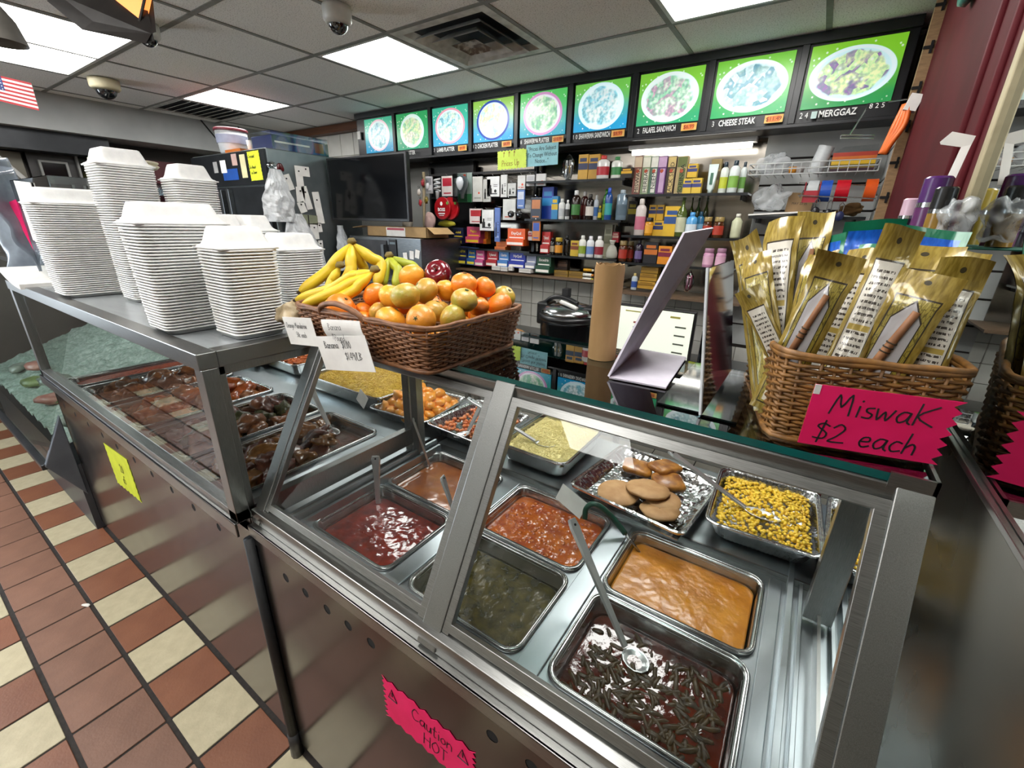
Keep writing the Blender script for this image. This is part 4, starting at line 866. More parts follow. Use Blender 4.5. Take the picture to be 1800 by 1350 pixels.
def product(kind,cx,y,z,w,h,cs,label):
    nm={'box':'carton','tall':'toothpaste_carton','disp':'medicine_box','bottle':'bottle','wine':'oil_bottle','jar':'jar','can':'spray_can','tube':'toothpaste_tube','htube':'glue_tube','bag':'bagged_item','sack':'cloth_bag','hang':'hanging_pack'}[kind]
    cat={'box':'box','tall':'box','disp':'medicine box','bottle':'bottle','wine':'bottle','jar':'jar','can':'spray can','tube':'tube','htube':'glue tube','bag':'bag','sack':'cloth bag','hang':'pack'}[kind]
    t=thing(nm,label,cat,(cx,y,z),group='goods on the back wall')
    d=min(w*.6,.06); a=w/2
    if kind in('box','tall','disp'):
        MB().box(-a,a,0,d,0,h).obj('carton_body',cm(cs[0]),t,bevel=.001)
        if kind=='box': MB().box(-a*.98,a*.98,-.0008,0,h*.42,h*.66).obj('label_band',cm(cs[1]),t); MB().box(-a*.7,a*.7,-.0008,0,h*.72,h*.86).obj('print_block',cm(cs[1]),t)
        if kind=='tall':
            MB().box(-a*.9,a*.9,-.0008,0,h*.72,h*.98).obj('label_top',cm(cs[1]),t); MB().box(-a*.35,a*.75,-.0008,0,h*.06,h*.68).obj('label_panel',cm(cs[1]),t)
            if cs[2]: text(cs[2],.034,inkm,t,(a*.2,-.0014,h*.37),rot=(math.pi/2,-math.pi/2,0),sx=min(1.1,.28/(.034*len(cs[2])*.62)*.8),name='printed_lettering')
            MB().ico((0,-.001,h*.62),.012,1,sc=(1,.1,1)).obj('print_fruit',cm('b04a2a'),t)
        if kind=='disp':
            MB().box(-a,a,-.02,0,0,h*.38).obj('tray_front',cm(cs[0],.4),t); MB().box(-a*.9,a*.9,-.0208,-.02,h*.05,h*.2).obj('print_block',cm(cs[1]),t)
            if cs[2]: text(cs[2],h*.22,cm(cs[1]),t,(0,-.001,h*.72),rot=(math.pi/2,0,0),sx=min(1.0,w/(h*.22*len(cs[2])*.58)*.9),name='printed_lettering',bold=.0006)
            MB().box(-a*.8,a*.8,-.0008,0,h*.44,h*.5).obj('print_line',cm(cs[1]),t)
    elif kind in('bottle','can'):
        r=a*.92; c=.12 if kind=='can' else .16; sh=.12 if kind=='bottle' else .05
        MB().lathe([(r*.9,0),(r,.004),(r,h*(1-c-sh)),(r*.8,h*(1-c-sh*.4)),(r*.42,h*(1-c))],16,sy=.75).obj('bottle_body',cm(cs[0],.15),t,smooth=True)
        MB().lathe([(r*.45,h*(1-c)),(r*.48,h*(1-c)+.002),(r*.46,h*.985),(r*.3,h)],14,sy=.9).obj('cap',cm(cs[2],.35),t,smooth=True)
        MB().lathe([(r*1.01,h*.16),(r*1.01,h*.52)],16,cap=False,sy=.76).obj('label_wrap',cm(cs[1],.4),t,smooth=True)
    elif kind=='wine':
        r=a*.85; MB().lathe([(r*.9,0),(r,.004),(r,h*.6),(r*.75,h*.7),(r*.32,h*.78),(r*.3,h*.93)],16).obj('bottle_body',cm(cs[0],.08),t,smooth=True)
        MB().lathe([(r*.34,h*.92),(r*.34,h)],12).obj('cap',cm(cs[2],.3),t,smooth=True); MB().lathe([(r*1.01,h*.12),(r*1.01,h*.5)],16,cap=False).obj('label_wrap',cm(cs[1],.4),t,smooth=True)
    elif kind=='jar':
        r=a*.9; MB().lathe([(r*.92,0),(r,.004),(r,h*.68),(r*.8,h*.78)],16,sy=.85).obj('jar_body',cm(cs[0],.1),t,smooth=True)
        MB().lathe([(r*.86,h*.78),(r*.88,h*.8),(r*.88,h*.97),(r*.8,h)],16,sy=.85).obj('lid',cm(cs[2],.3),t,smooth=True); MB().lathe([(r*1.01,h*.15),(r*1.01,h*.58)],16,cap=False,sy=.86).obj('label_wrap',cm(cs[1],.4),t,smooth=True)
    elif kind=='tube':
        MB().loft([rrect(w*.5,.03,.012,3,0),rrect(w*.55,.032,.014,3,h*.12),rrect(w*.8,.03,.012,3,h*.15),rrect(w,.004,.0019,3,h)],cap0=True,cap1=True).obj('tube_body',cm(cs[0],.3),t,smooth=True); MB().box(-a*.3,a*.3,-.0165,-.0155,h*.3,h*.7).obj('print_block',cm(cs[1]),t)
    elif kind=='htube':
        MB().tube([(-a,0,h/2),(a*.6,0,h/2)],h/2*.95,10).obj('tube_body',cm(cs[0],.3),t,smooth=True); MB().tube([(a*.6,0,h/2),(a,0,h/2)],h/2*.7,10).obj('cap',cm(cs[1],.3),t,smooth=True)
    elif kind=='bag':
        mb=MB().ico((0,0,h/2),1,2,sc=(a,.02,h/2),wob=.4,seed=cx*9); mb.obj('clear_bag',clearp,t,smooth=True)
        for q in (-.35,.3): MB().box(a*q-a*.2,a*q+a*.2,-.008,.008,h*.08,h*.8).obj('contents',cm(cs[0]),t,bevel=.002); MB().box(a*q-a*.12,a*q+a*.12,-.0088,-.008,h*.3,h*.6).obj('contents_label',cm(cs[1]),t)
    elif kind=='sack':
        mb=MB().lathe([(a*.7,0),(a*.95,h*.08),(a,h*.3),(a*.7,h*.62),(a*.28,h*.76),(a*.45,h*.9),(a*.6,h)],16,sy=.7); mb.v=[(p+.004*mnoise.noise(Vector((p*60,q*60,s_*60))),q,s_) for p,q,s_ in mb.v]; mb.obj('bag_cloth',cm(cs[0],.8),t,smooth=True); MB().lathe([(a*.3,h*.75),(a*.31,h*.78)],12,sy=.75).obj('drawstring',cm(cs[1]),t)
    elif kind=='hang':
        MB().box(-a,a,0,.012,0,h).obj('pack_card',cm(cs[0],.35),t,bevel=.0015); MB().box(-a*.65,a*.65,-.0008,0,h*.12,h*.18).obj('print_line',cm(cs[1]),t)
        if 'charger' in label:
            MB().box(-a*.62,-a*.2,-.0012,0,h*.14,h*.42).box(-a*.52,-a*.3,-.0012,0,h*.42,h*.58).obj('print_charger',inkm,t); MB().lathe([(a*.2,0),(a*.2,.001)],12).obj('print_plug',inkm,t,loc=(a*.38,0,h*.28),rot=(math.pi/2,0,0))
            for q in (.5,.58): MB().box(a*.1,a*.7,-.0012,0,h*q,h*q+.003).obj('print_cable',inkm,t)
        elif 'dot' in label or 'cable' in label: MB().lathe([(.008,0),(.008,.001)],10).obj('red_dot',cm('e0502a'),t,loc=(a*.3,0,h*.35),rot=(math.pi/2,0,0))
        else: MB().box(-a*.8,a*.8,-.0008,0,h*.5,h*.9).obj('print_block',cm(cs[1]),t)
        MB().tube([(0,.25,h+.012),(0,.006,h+.006),(0,-.012,h+.014)],.0018,6).obj('hook',chrome,t)
PRODUCTS=[
('bag',-1.510,2.900,1.905,0.090,0.160,('d9d9d6', 'c9a24a'),'clear bag of white applicators on the top left shelf'),
('box',-1.403,2.900,1.905,0.069,0.157,('c79a35', '2a3357'),'yellow carton with navy band on the top shelf, left of its pair'),
('box',-1.326,2.900,1.905,0.076,0.153,('c4952f', '2a3357'),'yellow carton with navy band on the top shelf, right of its pair'),
('bottle',-1.241,2.860,1.905,0.089,0.136,('dcdad6', 'b02430', 'b8302e'),'white bottle with red cap on the top shelf'),
('bottle',-1.149,2.860,1.905,0.077,0.124,('d9dad2', '2c7a3c', '2f7a40'),'white bottle with green cap on the top shelf'),
('box',-1.076,2.840,1.905,0.071,0.059,('191512', 'd0a020'),'small black box with yellow print on the top shelf end'),
('tall',-1.027,2.900,1.810,0.051,0.221,('7c4a40', 'c9b59a', 'MISWAK'),'tall reddish brown toothpaste carton on the upper right shelf'),
('tall',-0.975,2.900,1.810,0.050,0.218,('7d8f6a', 'd8d6c4', 'HERBAL'),'tall sage green toothpaste carton on the upper right shelf'),
('tall',-0.926,2.900,1.810,0.045,0.215,('4d6a58', 'dcdcd0', 'NEEM'),'tall dark green toothpaste carton on the upper right shelf'),
('tall',-0.878,2.900,1.810,0.053,0.213,('5b2f66', 'c0a0c0', ''),'tall purple toothpaste carton on the upper right shelf'),
('tall',-0.822,2.900,1.810,0.050,0.210,('3a2a22', 'c8b070', 'BLACK SEED'),'tall dark brown toothpaste carton on the upper right shelf'),
('tall',-0.762,2.900,1.810,0.059,0.206,('a89468', '5f6a35', 'MORINGA'),'tall beige toothpaste carton on the upper right shelf'),
('box',-0.706,2.860,1.810,0.051,0.082,('d8b63c', '3a3f7a'),'small yellow box at the lower left of the yellow pile'),
('box',-0.657,2.860,1.810,0.056,0.083,('d8b63c', '3a3f7a'),'small yellow box at the lower right of the yellow pile'),
('box',-0.701,2.900,1.901,0.054,0.072,('d4b035', '3a3f7a'),'small yellow box lying on top of the yellow pile'),
('tube',-0.577,2.860,1.810,0.050,0.150,('cfdedb', '3f6f5a'),'pale upright toothpaste tube beside the oil cans'),
('box',-0.590,2.980,1.810,0.056,0.191,('8c7a4c', '4c3f22'),'tall gold box behind the toothpaste tube'),
('bottle',-0.519,2.880,1.810,0.047,0.161,('d6dcd4', 'c0c83c', '1d2f3a'),'white and yellow oil bottle with dark cap, leftmost of three'),
('bottle',-0.463,2.850,1.810,0.057,0.163,('cfd8d6', '7fae4a', '1d2f3a'),'white and green oil bottle with dark cap, middle of three'),
('bottle',-0.425,2.900,1.810,0.036,0.159,('cfd8d6', '6aa04a', '1d2f3a'),'white and green oil bottle with dark cap, rightmost of three'),
('box',-1.660,2.900,1.660,0.091,0.213,('1f45b0', '2f8fd0'),'tall blue carton on the middle left shelf'),
('box',-1.579,2.860,1.660,0.050,0.149,('2a7fb4', 'd0b020'),'aqua box leaning beside the tall blue carton'),
('bottle',-1.521,2.860,1.660,0.053,0.133,('d4d6d4', 'b8bcc0', 'd8dad8'),'white deodorant bottle on the middle left shelf'),
('bottle',-1.472,2.850,1.660,0.036,0.125,('c9cccc', '3a3a3a', 'e0e0e0'),'slim white bottle with barcode on the middle left shelf'),
('bottle',-1.416,2.860,1.660,0.066,0.183,('23140e', '3f7a3a', 'dddddd'),'dark bottle with white cap and green oval label'),
('bottle',-1.386,2.930,1.660,0.055,0.180,('3a1612', '6a2018', 'd8d8d8'),'dark red bottle with white cap'),
('bottle',-1.308,2.850,1.660,0.059,0.157,('1a1512', 'd8d2c8', '2a2622'),'black bottle with cream label on the middle left shelf'),
('bottle',-1.299,2.930,1.660,0.035,0.156,('c8ced8', '3f6fb0', 'e0e0e0'),'white bottle with blue stripe behind the black bottle'),
('bottle',-1.234,2.850,1.660,0.026,0.087,('2a3a14', 'c0a820', 'c8b020'),'tiny green bottle with yellow cap'),
('bottle',-1.240,2.950,1.660,0.044,0.193,('3f8a2a', '9ac040', '3f8a2a'),'bright green bottle behind the blue bottle'),
('bottle',-1.182,2.860,1.660,0.052,0.194,('1f4a8a', '2f9a9a', '1f4ab0'),'blue coconut oil bottle on the middle left shelf'),
('can',-1.084,2.840,1.660,0.076,0.178,('6f8290', '4f626f', '9aa8b0'),'grey blue spray can at the end of the middle left shelf'),
('box',-1.062,2.980,1.643,0.058,0.137,('1c1a16', 'b0a030'),'black box with yellow fruit print on the middle right shelf'),
('bottle',-0.955,2.840,1.572,0.070,0.214,('c9bfba', 'c06a80', 'c8c0b8'),'tall pink and white lotion bottle'),
('jar',-0.895,2.840,1.572,0.056,0.106,('c88a20', 'e0a030', '1a1a1a'),'honey jar with black lid and orange label'),
('box',-0.903,2.900,1.664,0.045,0.089,('d4a92e', '2b3566'),'yellow box with navy band, upper left of the yellow boxes'),
('box',-0.856,2.900,1.665,0.044,0.088,('d4a92e', '2b3566'),'yellow box with navy band, upper middle of the yellow boxes'),
('box',-0.848,2.870,1.572,0.063,0.090,('d6ac30', '2b3566'),'yellow box with navy band, lowest left of the yellow boxes'),
('box',-0.771,2.860,1.572,0.087,0.171,('d8b02c', '2b4f8a'),'largest yellow box with blue wave band'),
('wine',-0.712,2.860,1.572,0.069,0.219,('51602c', 'c9c9a8', '3a4a20'),'green olive oil bottle with pale label'),
('wine',-0.690,2.980,1.572,0.033,0.226,('3f4a22', '5a6a30', '2a3518'),'dark green bottle behind the blue bottle'),
('wine',-0.652,2.980,1.572,0.039,0.225,('35482a', '2f6f8a', '22301a'),'dark green bottle with blue label at the back'),
('wine',-0.605,2.980,1.572,0.039,0.225,('3a4420', '4a5a30', '2a3518'),'dark green bottle behind the coffee jars'),
('bottle',-0.646,2.840,1.572,0.067,0.138,('5aa4dc', 'd8e6f0', '4a94d0'),'light blue lotion bottle'),
('bottle',-0.616,2.920,1.572,0.047,0.144,('2f6f9a', '7fb0d0', '1f4f6a'),'teal blue bottle behind the lotion'),
('jar',-0.556,2.840,1.572,0.054,0.113,('4a2a14', 'b03a28', '9a8450'),'coffee jar with gold lid, left of the pair'),
('jar',-0.495,2.840,1.572,0.064,0.113,('4a2a14', 'b03a28', '9a8450'),'coffee jar with gold lid, right of the pair'),
('bottle',-1.592,2.880,1.420,0.054,0.117,('18140f', 'c9c0a8', '101010'),'black supplement bottle beside the red carton'),
('jar',-1.523,2.850,1.420,0.062,0.120,('1a1512', 'd89028', 'b0952e'),'dark jar with orange label and gold lid'),
('bottle',-1.487,2.900,1.420,0.050,0.136,('14110f', '2a2622', '0a0a0a'),'plain black bottle on the lower left shelf'),
('box',-1.405,2.860,1.420,0.062,0.104,('c9a92c', '7a3a1a'),'yellow carton with brown fruit print'),
('bottle',-1.336,2.840,1.420,0.056,0.140,('dcdcd2', '8aa030', 'e0e0d8'),'white lotion bottle with green label'),
('bottle',-1.277,2.840,1.420,0.058,0.138,('d8dade', '6a8ac0', 'e0e0e4'),'white lotion bottle with thin blue print'),
('bottle',-1.213,2.840,1.420,0.065,0.140,('d8d6d2', '8a2030', 'e0e0de'),'white lotion bottle with dark red label'),
('box',-1.215,2.980,1.420,0.056,0.213,('b9b79c', '8a8a70'),'tall cream carton behind the cloth bag'),
('box',-1.161,2.980,1.520,0.045,0.067,('b02030', 'd8b0a0'),'small red box above the cloth bag'),
('sack',-1.125,2.850,1.420,0.076,0.117,('a8a89c', '6a6a60'),'small grey drawstring cloth bag'),
('jar',-1.052,2.860,1.407,0.063,0.130,('4f2a16', 'a83224', '8a7548'),'coffee jar with bronze lid on the lower shelf, left'),
('jar',-1.026,2.930,1.407,0.046,0.126,('4f2a16', 'a83224', '8a7548'),'coffee jar with bronze lid half hidden on the lower shelf'),
('bottle',-0.948,2.860,1.407,0.052,0.138,('231a2c', '6a5a8a', '15121a'),'dark purple jar on the lower right shelf'),
('box',-0.865,2.840,1.407,0.085,0.127,('1b1a20', 'c06a28'),'black box with orange base and bulb picture'),
('box',-0.777,2.840,1.407,0.081,0.108,('d8871c', '7a1f3a'),'orange box with maroon base'),
('box',-0.739,2.900,1.407,0.031,0.117,('5a3320', '3a2214'),'brown box beside the orange box'),
('jar',-0.521,2.840,1.407,0.066,0.107,('c890b0', 'e0b0c8', '9a7088'),'pink jar with mauve lid, left of the pair'),
('jar',-0.454,2.840,1.407,0.061,0.110,('c890b0', 'e0b0c8', '9a7088'),'pink jar with mauve lid, right of the pair'),
('box',-1.539,2.950,1.302,0.081,0.080,('5a4a44', 'a08070'),'small box with a photo of a braid on the ledge'),
('box',-1.499,2.860,1.261,0.112,0.054,('8a6a1c', '6a4f12'),'gold box lying on the ledge, left of its pair'),
('box',-1.379,2.860,1.265,0.113,0.050,('8a6a1c', '6a4f12'),'gold box lying on the ledge, right of its pair'),
('htube',-1.283,2.860,1.323,0.076,0.022,('d8a020', 'e8e0c8'),'yellow glue tube on top of the tube pile'),
('htube',-1.283,2.860,1.289,0.077,0.024,('dcdcd2', 'd08020'),'white glue tube in the middle of the tube pile'),
('htube',-1.284,2.860,1.258,0.077,0.026,('dcdcd2', 'c8c020'),'white glue tube at the bottom of the tube pile'),
('bottle',-0.953,2.860,1.232,0.042,0.107,('b9c4cc', '2f4f9a', 'c8b06a'),'small clear bottle with blue label on the right ledge'),
('box',-0.863,2.860,1.345,0.110,0.038,('b58a2c', '8a6418'),'gold box at the top of the gold stack'),
('box',-0.866,2.860,1.296,0.111,0.046,('b58a2c', '8a6418'),'gold box in the middle of the gold stack'),
('box',-0.873,2.860,1.245,0.115,0.047,('b58a2c', '8a6418'),'gold box at the bottom of the gold stack'),
('box',-0.786,2.920,1.232,0.036,0.104,('6a9a2a', '3f6a1a'),'lime green box on the right ledge'),
('bag',-0.610,2.860,1.258,0.055,0.117,('c0507a', 'e0a0b8'),'pink bagged item hanging at the right ledge end'),
('disp',-2.481,2.880,1.458,0.110,0.126,('141c3c', 'd8c030', 'Advil'),'navy medicine display box with yellow print, upper row'),
('disp',-2.320,2.880,1.472,0.137,0.123,('c0456a', 'e0c030', 'Pepto'),'pink medicine display box with yellow tray'),
('disp',-2.256,2.940,1.467,0.068,0.095,('d07a20', 'c05018', ''),'orange medicine box beside the pink display'),
('disp',-1.894,2.860,1.470,0.156,0.121,('e05a18', 'f0e8e0', 'DayQuil'),'orange cold medicine display box'),
('box',-1.785,2.880,1.511,0.035,0.063,('c8c0bc', 'a02020'),'small white and red box beside the orange display'),
('disp',-1.636,2.860,1.429,0.068,0.146,('b02420', 'e8e0d8', 'Tylenol'),'red medicine carton on the lower left shelf'),
('disp',-2.044,2.880,1.431,0.100,0.063,('c86a20', 'a04a14', ''),'orange cough drop box in the upper medicine row'),
('disp',-2.550,2.840,1.320,0.116,0.122,('a82a3a', 'e8e4dc', 'Tylenol'),'red medicine box at the left end of the lower row'),
('disp',-2.421,2.840,1.304,0.127,0.137,('16204a', 'e0d040', 'AdvilPM'),'navy medicine box with green print, lower row'),
('disp',-2.307,2.840,1.304,0.079,0.131,('2f5f9a', 'e0d040', 'Aleve'),'blue medicine box with yellow print, lower row'),
('disp',-2.222,2.840,1.302,0.081,0.122,('c85a90', 'e8e4dc', 'Benadryl'),'pink medicine box, lower row'),
('disp',-2.100,2.840,1.308,0.103,0.118,('a8202c', 'e8e4dc', 'Tylenol'),'red medicine box in the middle of the lower row'),
('disp',-1.991,2.840,1.312,0.094,0.116,('3f78b8', 'e8e4dc', 'Claritin'),'light blue medicine box, lower row'),
('disp',-1.864,2.840,1.312,0.143,0.115,('1a2f9a', 'e8e4dc', 'NyQuil'),'royal blue cold medicine display, lower row'),
('disp',-1.742,2.840,1.315,0.083,0.102,('8a90a8', 'e8e4dc', ''),'grey blue medicine box, lower row'),
('disp',-1.634,2.840,1.290,0.118,0.126,('1f4a34', 'e8e4dc', 'Excedrin'),'dark green medicine display, lower row'),
('box',-1.960,2.800,1.281,0.060,0.032,('d8d6d2', 'b8b4ae'),'small white carton below the red medicine box'),
('box',-1.901,2.800,1.289,0.038,0.031,('d8d6d2', 'b8b4ae'),'tiny white carton below the light blue medicine box'),
('box',-1.772,2.800,1.283,0.104,0.029,('d8d6d2', 'b8b4ae'),'flat white carton below the royal blue display'),
('box',-2.037,2.800,1.283,0.079,0.032,('d8d6d2', 'b8b4ae'),'small white carton at the left of the ledge'),
('hang',-2.764,2.850,1.845,0.075,0.128,('c8c8cc', '8a8a90'),'silver foil packet on the first hook'),
('hang',-2.562,2.850,1.822,0.119,0.147,('d4d0cc', 'b02438'),'red and white card pack on the upper hooks'),
('hang',-2.478,2.850,1.820,0.034,0.130,('d4d6d6', 'b8baba'),'thin white pack beside the red card'),
('hang',-2.254,2.850,1.778,0.096,0.177,('c8c9c4', '9a9b96'),'white cable pack in the upper hanging row'),
('hang',-2.165,2.850,1.776,0.072,0.157,('c0c1bd', 'a0a19c'),'grey white cable pack behind the charger card'),
('hang',-2.106,2.850,1.812,0.115,0.138,('e0e2e2', '3a3c40'),'white charger pack with black pictures, upper'),
('hang',-2.008,2.850,1.807,0.057,0.151,('d0d1ce', 'b0b1ae'),'slanted white pack beside the upper charger'),
('hang',-1.937,2.850,1.813,0.071,0.087,('c4c5c2', 'a4a5a2'),'short white pack right of the upper charger'),
('hang',-1.855,2.850,1.857,0.065,0.091,('d4d4d2', 'c05030'),'white pack with red dot, leftmost at the right hooks'),
('hang',-1.779,2.850,1.877,0.067,0.071,('cccccc', 'b0b0b4'),'plain white pack in the right hanging row'),
('hang',-1.694,2.850,1.876,0.079,0.077,('d0d0ce', 'c05030'),'white pack with red dot, rightmost hook'),
('hang',-2.256,2.830,1.618,0.126,0.110,('d8cccb', 'b03038'),'red and white lighter card in the lower row'),
('hang',-2.151,2.830,1.570,0.134,0.150,('e2e4e4', '3a3c40'),'white charger pack with black pictures, lower'),
('hang',-2.050,2.830,1.492,0.049,0.242,('4a6ab0', '8aa0d0'),'blue pen pack behind the lower charger'),
('hang',-1.957,2.850,1.650,0.113,0.144,('c9cac6', 'c06040'),'pale grey pack with red dot'),
('hang',-1.856,2.850,1.729,0.063,0.125,('5a7ab8', 'c8d0e0'),'blue toothbrush pack hanging beside the white packs'),
('hang',-1.725,2.850,1.653,0.085,0.149,('2c3444', 'c07a4a'),'dark pack with copper base'),
('hang',-1.704,2.830,1.512,0.064,0.135,('c87a3a', '3a5ab0'),'orange and blue toothbrush pack'),]
for p in PRODUCTS: product(*p)
# light bulb pack, tape discs, mixed hanging trinkets
t=thing('bulb_pack','light bulb in a clear blister pack on the upper hooks','light bulb',(-2.38,2.85,1.775),group='goods on the back wall')
MB().box(-.073,.073,0,.004,0,.21).obj('card',cm('8a9a94'),t); MB().box(-.07,.07,-.001,0,.0,.06).obj('green_print',cm('2f7a4a'),t)
MB().lathe([(.014,0),(.016,.03),(.024,.05),(.042,.085),(.048,.115),(.04,.145),(.02,.16),(.003,.165)],18).obj('bulb',cm('c6cbd2',.25),t,smooth=True,loc=(0,-.03,.025)); MB().box(-.073,.073,-.06,-.058,.0,.20).obj('blister',clearp,t)
MB().box(-.012,.012,-.0015,0,.185,.2).obj('price_dot',cm('e0502a'),t)
bossr=pm('disc_red','a8161f','8c1018',scale=20,rough=.3)
for k,(x,y,lab) in enumerate(((-2.575,2.82,'round red tape disc with white print hanging in front'),(-2.515,2.845,'round red tape disc half hidden behind the other'))):
    t=thing('tape_disc',lab,'tape disc',(x,y,1.728),group='goods on the back wall')
    MB().lathe([(.082,0),(.085,.003),(.085,.022),(.082,.025)],28).obj('disc_body',bossr,t,rot=(math.pi/2,0,0),smooth=True,auto=30); MB().lathe([(.012,.0),(.012,.0015)],12).obj('green_seal',cm('6aa04a'),t,loc=(.06,-.026,.04),rot=(math.pi/2,0,0))
    if k==0:
        text('BOSS',.034,whiteink,t,(-.005,-.0265,-.01),rot=(math.pi/2,0,0),name='printed_lettering',bold=.001); MB().box(-.04,.03,-.0268,-.0258,-.042,-.034).box(-.03,.02,-.0268,-.0258,-.055,-.05).obj('print_line',whiteink,t)
        MB().ico((-.005,-.026,.035),.014,2,sc=(1,.08,1.1)).obj('print_head',whiteink,t)
pole=thing('display_pole','pale wooden pole with hooks and trinkets beside the television','pole',(-2.79,2.80,1.22))
MB().tube([(-2.80,2.80,1.22),(-2.785,2.80,1.6),(-2.765,2.80,2.0)],.012,8).obj('pole_shaft',pm('pale_wood','8f8064','7d6f55',scale=20,stretch=(4,4,.6),rough=.6),pole,world=True,smooth=True)
for k,(dx,z,c) in enumerate(((.02,1.93,'a03038'),(.07,1.90,'c0c0c4'),(-.03,1.86,'d0c8c0'),(.05,1.80,'7a6a2a'),(-.02,1.78,'b03a40'))):
    t=thing('key_ring',['red key ring on the pole','silver key ring on the pole','cream beaded key ring on the pole','olive key ring on the pole','red and white key ring on the pole'][k],'key ring',(-2.78+dx,2.78,z),group='goods on the back wall')
    MB().lathe([(.009,0),(.011,.001),(.009,.002)],12,cap=False).obj('ring',chrome,t,rot=(math.pi/2,0,0),loc=(0,0,.03)); MB().ico((0,0,-.01),.024,2,sc=(.8,.4,1.1),wob=.6,seed=k).obj('fob',cm(c,.3),t,smooth=True)
# spiral lamp, sunglasses, canvas bag, pink pouch
t=thing('spiral_bulb','white spiral bulb pack left of the red card','light bulb',(-2.66,2.84,1.80),group='goods on the back wall'); MB().tube([(.024*math.cos(a*.6),.024*math.sin(a*.6),.06+.0028*a) for a in range(34)],.007,6).obj('spiral',cm('d0d4d8',.3),t,smooth=True); MB().lathe([(.014,0),(.016,.05),(.02,.06)],12).obj('socket',cm('b8bcc0'),t,smooth=True)
t=thing('sunglasses','black sunglasses hanging among the packs','sunglasses',(-1.87,2.80,1.69),group='goods on the back wall')
for sx in (-.035,.035): MB().ico((sx,0,0),.03,2,sc=(1,.15,.8)).obj('lens',blackgl,t,smooth=True); MB().tube([(sx*1.8,.0,.01),(sx*2.0,.05,.0),(sx*1.9,.1,-.03)],.003,6).obj('arm',black,t,smooth=True)
MB().tube([(-.012,0,.006),(0,-.004,.01),(.012,0,.006)],.003,6).obj('bridge',black,t)
def softbag(nm,lab,cat,c,sc,mat,seed):
    o=MB().ico((0,0,0),1,3,sc=sc,wob=.35,seed=seed).obj(nm,mat,smooth=True,loc=c); return tag(o,lab,cat,'goods on the back wall')
softbag('canvas_pouch','cream canvas pouch hanging beside the pole','pouch',(-2.90,2.72,1.63),(.055,.03,.09),cm('b8b0a0',.8),2); softbag('pink_pouch','dusty pink pouch hanging right of the pole','pouch',(-2.70,2.78,1.62),(.055,.03,.08),cm('b89a94',.7),4)
softbag('yellow_pack','yellow and black packet under the red discs','packet',(-2.57,2.84,1.615),(.09,.015,.025),cm('b0a82a',.4),5)
# black gondola rack behind the pole
t=thing('black_rack','black metal rack behind the hanging goods','rack',(-2.62,3.02,1.29))
for x in (-2.92,-2.45,-1.85): MB().box(x-.012,x+.012,3.03,3.06,1.29,2.06).obj('upright',black,t,world=True)
for z in (2.0,1.82,1.64,1.5): MB().box(-2.92,-1.85,3.02,3.04,z-.008,z+.008).obj('crossbar',black,t,world=True)
MB().box(-2.95,-2.46,3.06,3.09,1.45,2.10).obj('dark_back',pm('rack_dark_panel','12161a','0c0f12',scale=6,rough=.4),t,world=True)
# ---- things on the slat wall
shelf(-.355,.165,1.693,'narrow glass shelf on the slat wall under the tapes',2.87)
wb_=thing('wire_basket','white wire basket shelf on the slat wall','wire basket',(-.12,2.98,1.90))
for z in (1.90,1.925,1.952): MB().tube([(-.40,3.08,z),(-.40,2.88,z),(.16,2.88,z),(.16,3.08,z)],.003,6).obj('wire_hoop',pm('white_wire','b9bcbc','a8abab',scale=20,rough=.35,metal=.4),wb_,world=True)
for k in range(15): MB().tube([(-.40+.04*k,3.08,1.90),(-.40+.04*k,2.88,1.90),(-.40+.04*k,2.88,1.952)],.0022,5).obj('wire',MATS['white_wire'],wb_,world=True)
G='things on the slat wall'
o=MB().lathe([(.036,0),(.036,.125)],22).obj('plastic_wrap_roll',pm('milky_wrap','c3c7c9','b5b9bb',scale=30,stretch=(1,1,20),rough=.3),loc=(-.098,2.96,1.906),rot=(0,.22,0),smooth=True,auto=40); tag(o,'milky roll of plastic wrap leaning in the wire basket','roll',G)
t=thing('striped_pack','red and yellow striped pack in the wire basket','pack',(.055,2.96,1.905),group=G)
for k,c in enumerate(('3a1f30','7a6a20','d8b020','c86a1c','a8301c')): MB().box(-.09,.09,-.01,.01,.018*k,.018*(k+1)).obj('stripe',cm(c,.35),t)
MB().add([(-.09,0,.09),(.09,0,.09),(.085,-.012,.12),(-.05,-.012,.115)],[(0,1,2,3)]).obj('clear_flap',clearp,t)
for k,(x,c) in enumerate(((-.195,'d08a1c'),(-.165,'b8b0ac'))):
    o=MB().lathe([(.018,0),(.022,.03),(.019,.03),(.016,.003)],16).obj('small_cup',cm(c,.4),loc=(x,2.93,1.906),smooth=True); tag(o,['orange','pale'][k]+' small cup in the wire basket','cup',G)
def crumple(nm,lab,cat,c,sc,mat,seed,gr=G,wob=.6):
    mb=MB().ico((0,0,0),1,4,sc=sc,wob=wob,seed=seed); mb.v=[tuple(Vector(p)*(1+.22*abs(mnoise.noise(Vector(p)*(.35/min(sc))+Vector((seed,0,0))))+.10*mnoise.noise(Vector(p)*(1.0/min(sc))))) for p in mb.v]
    o=mb.obj(nm,mat,loc=c,smooth=True); return tag(o,lab,cat,gr)
milky=pm('milky_plastic','d6dadd','b9bfc2',scale=25,rough=.25,alpha=.4,bump=.6,bscale=40)
crumple('plastic_bag','crumpled clear bag with papers in the wire basket','plastic bag',(-.29,2.96,1.955),(.075,.04,.045),milky,3)
crumple('plastic_bag','small crumpled bag at the left of the wire basket','plastic bag',(-.365,2.96,1.93),(.03,.03,.025),milky,6)
crumple('plastic_bag','translucent plastic bag below the wire basket','plastic bag',(-.275,2.98,1.785),(.075,.04,.06),milky,8)
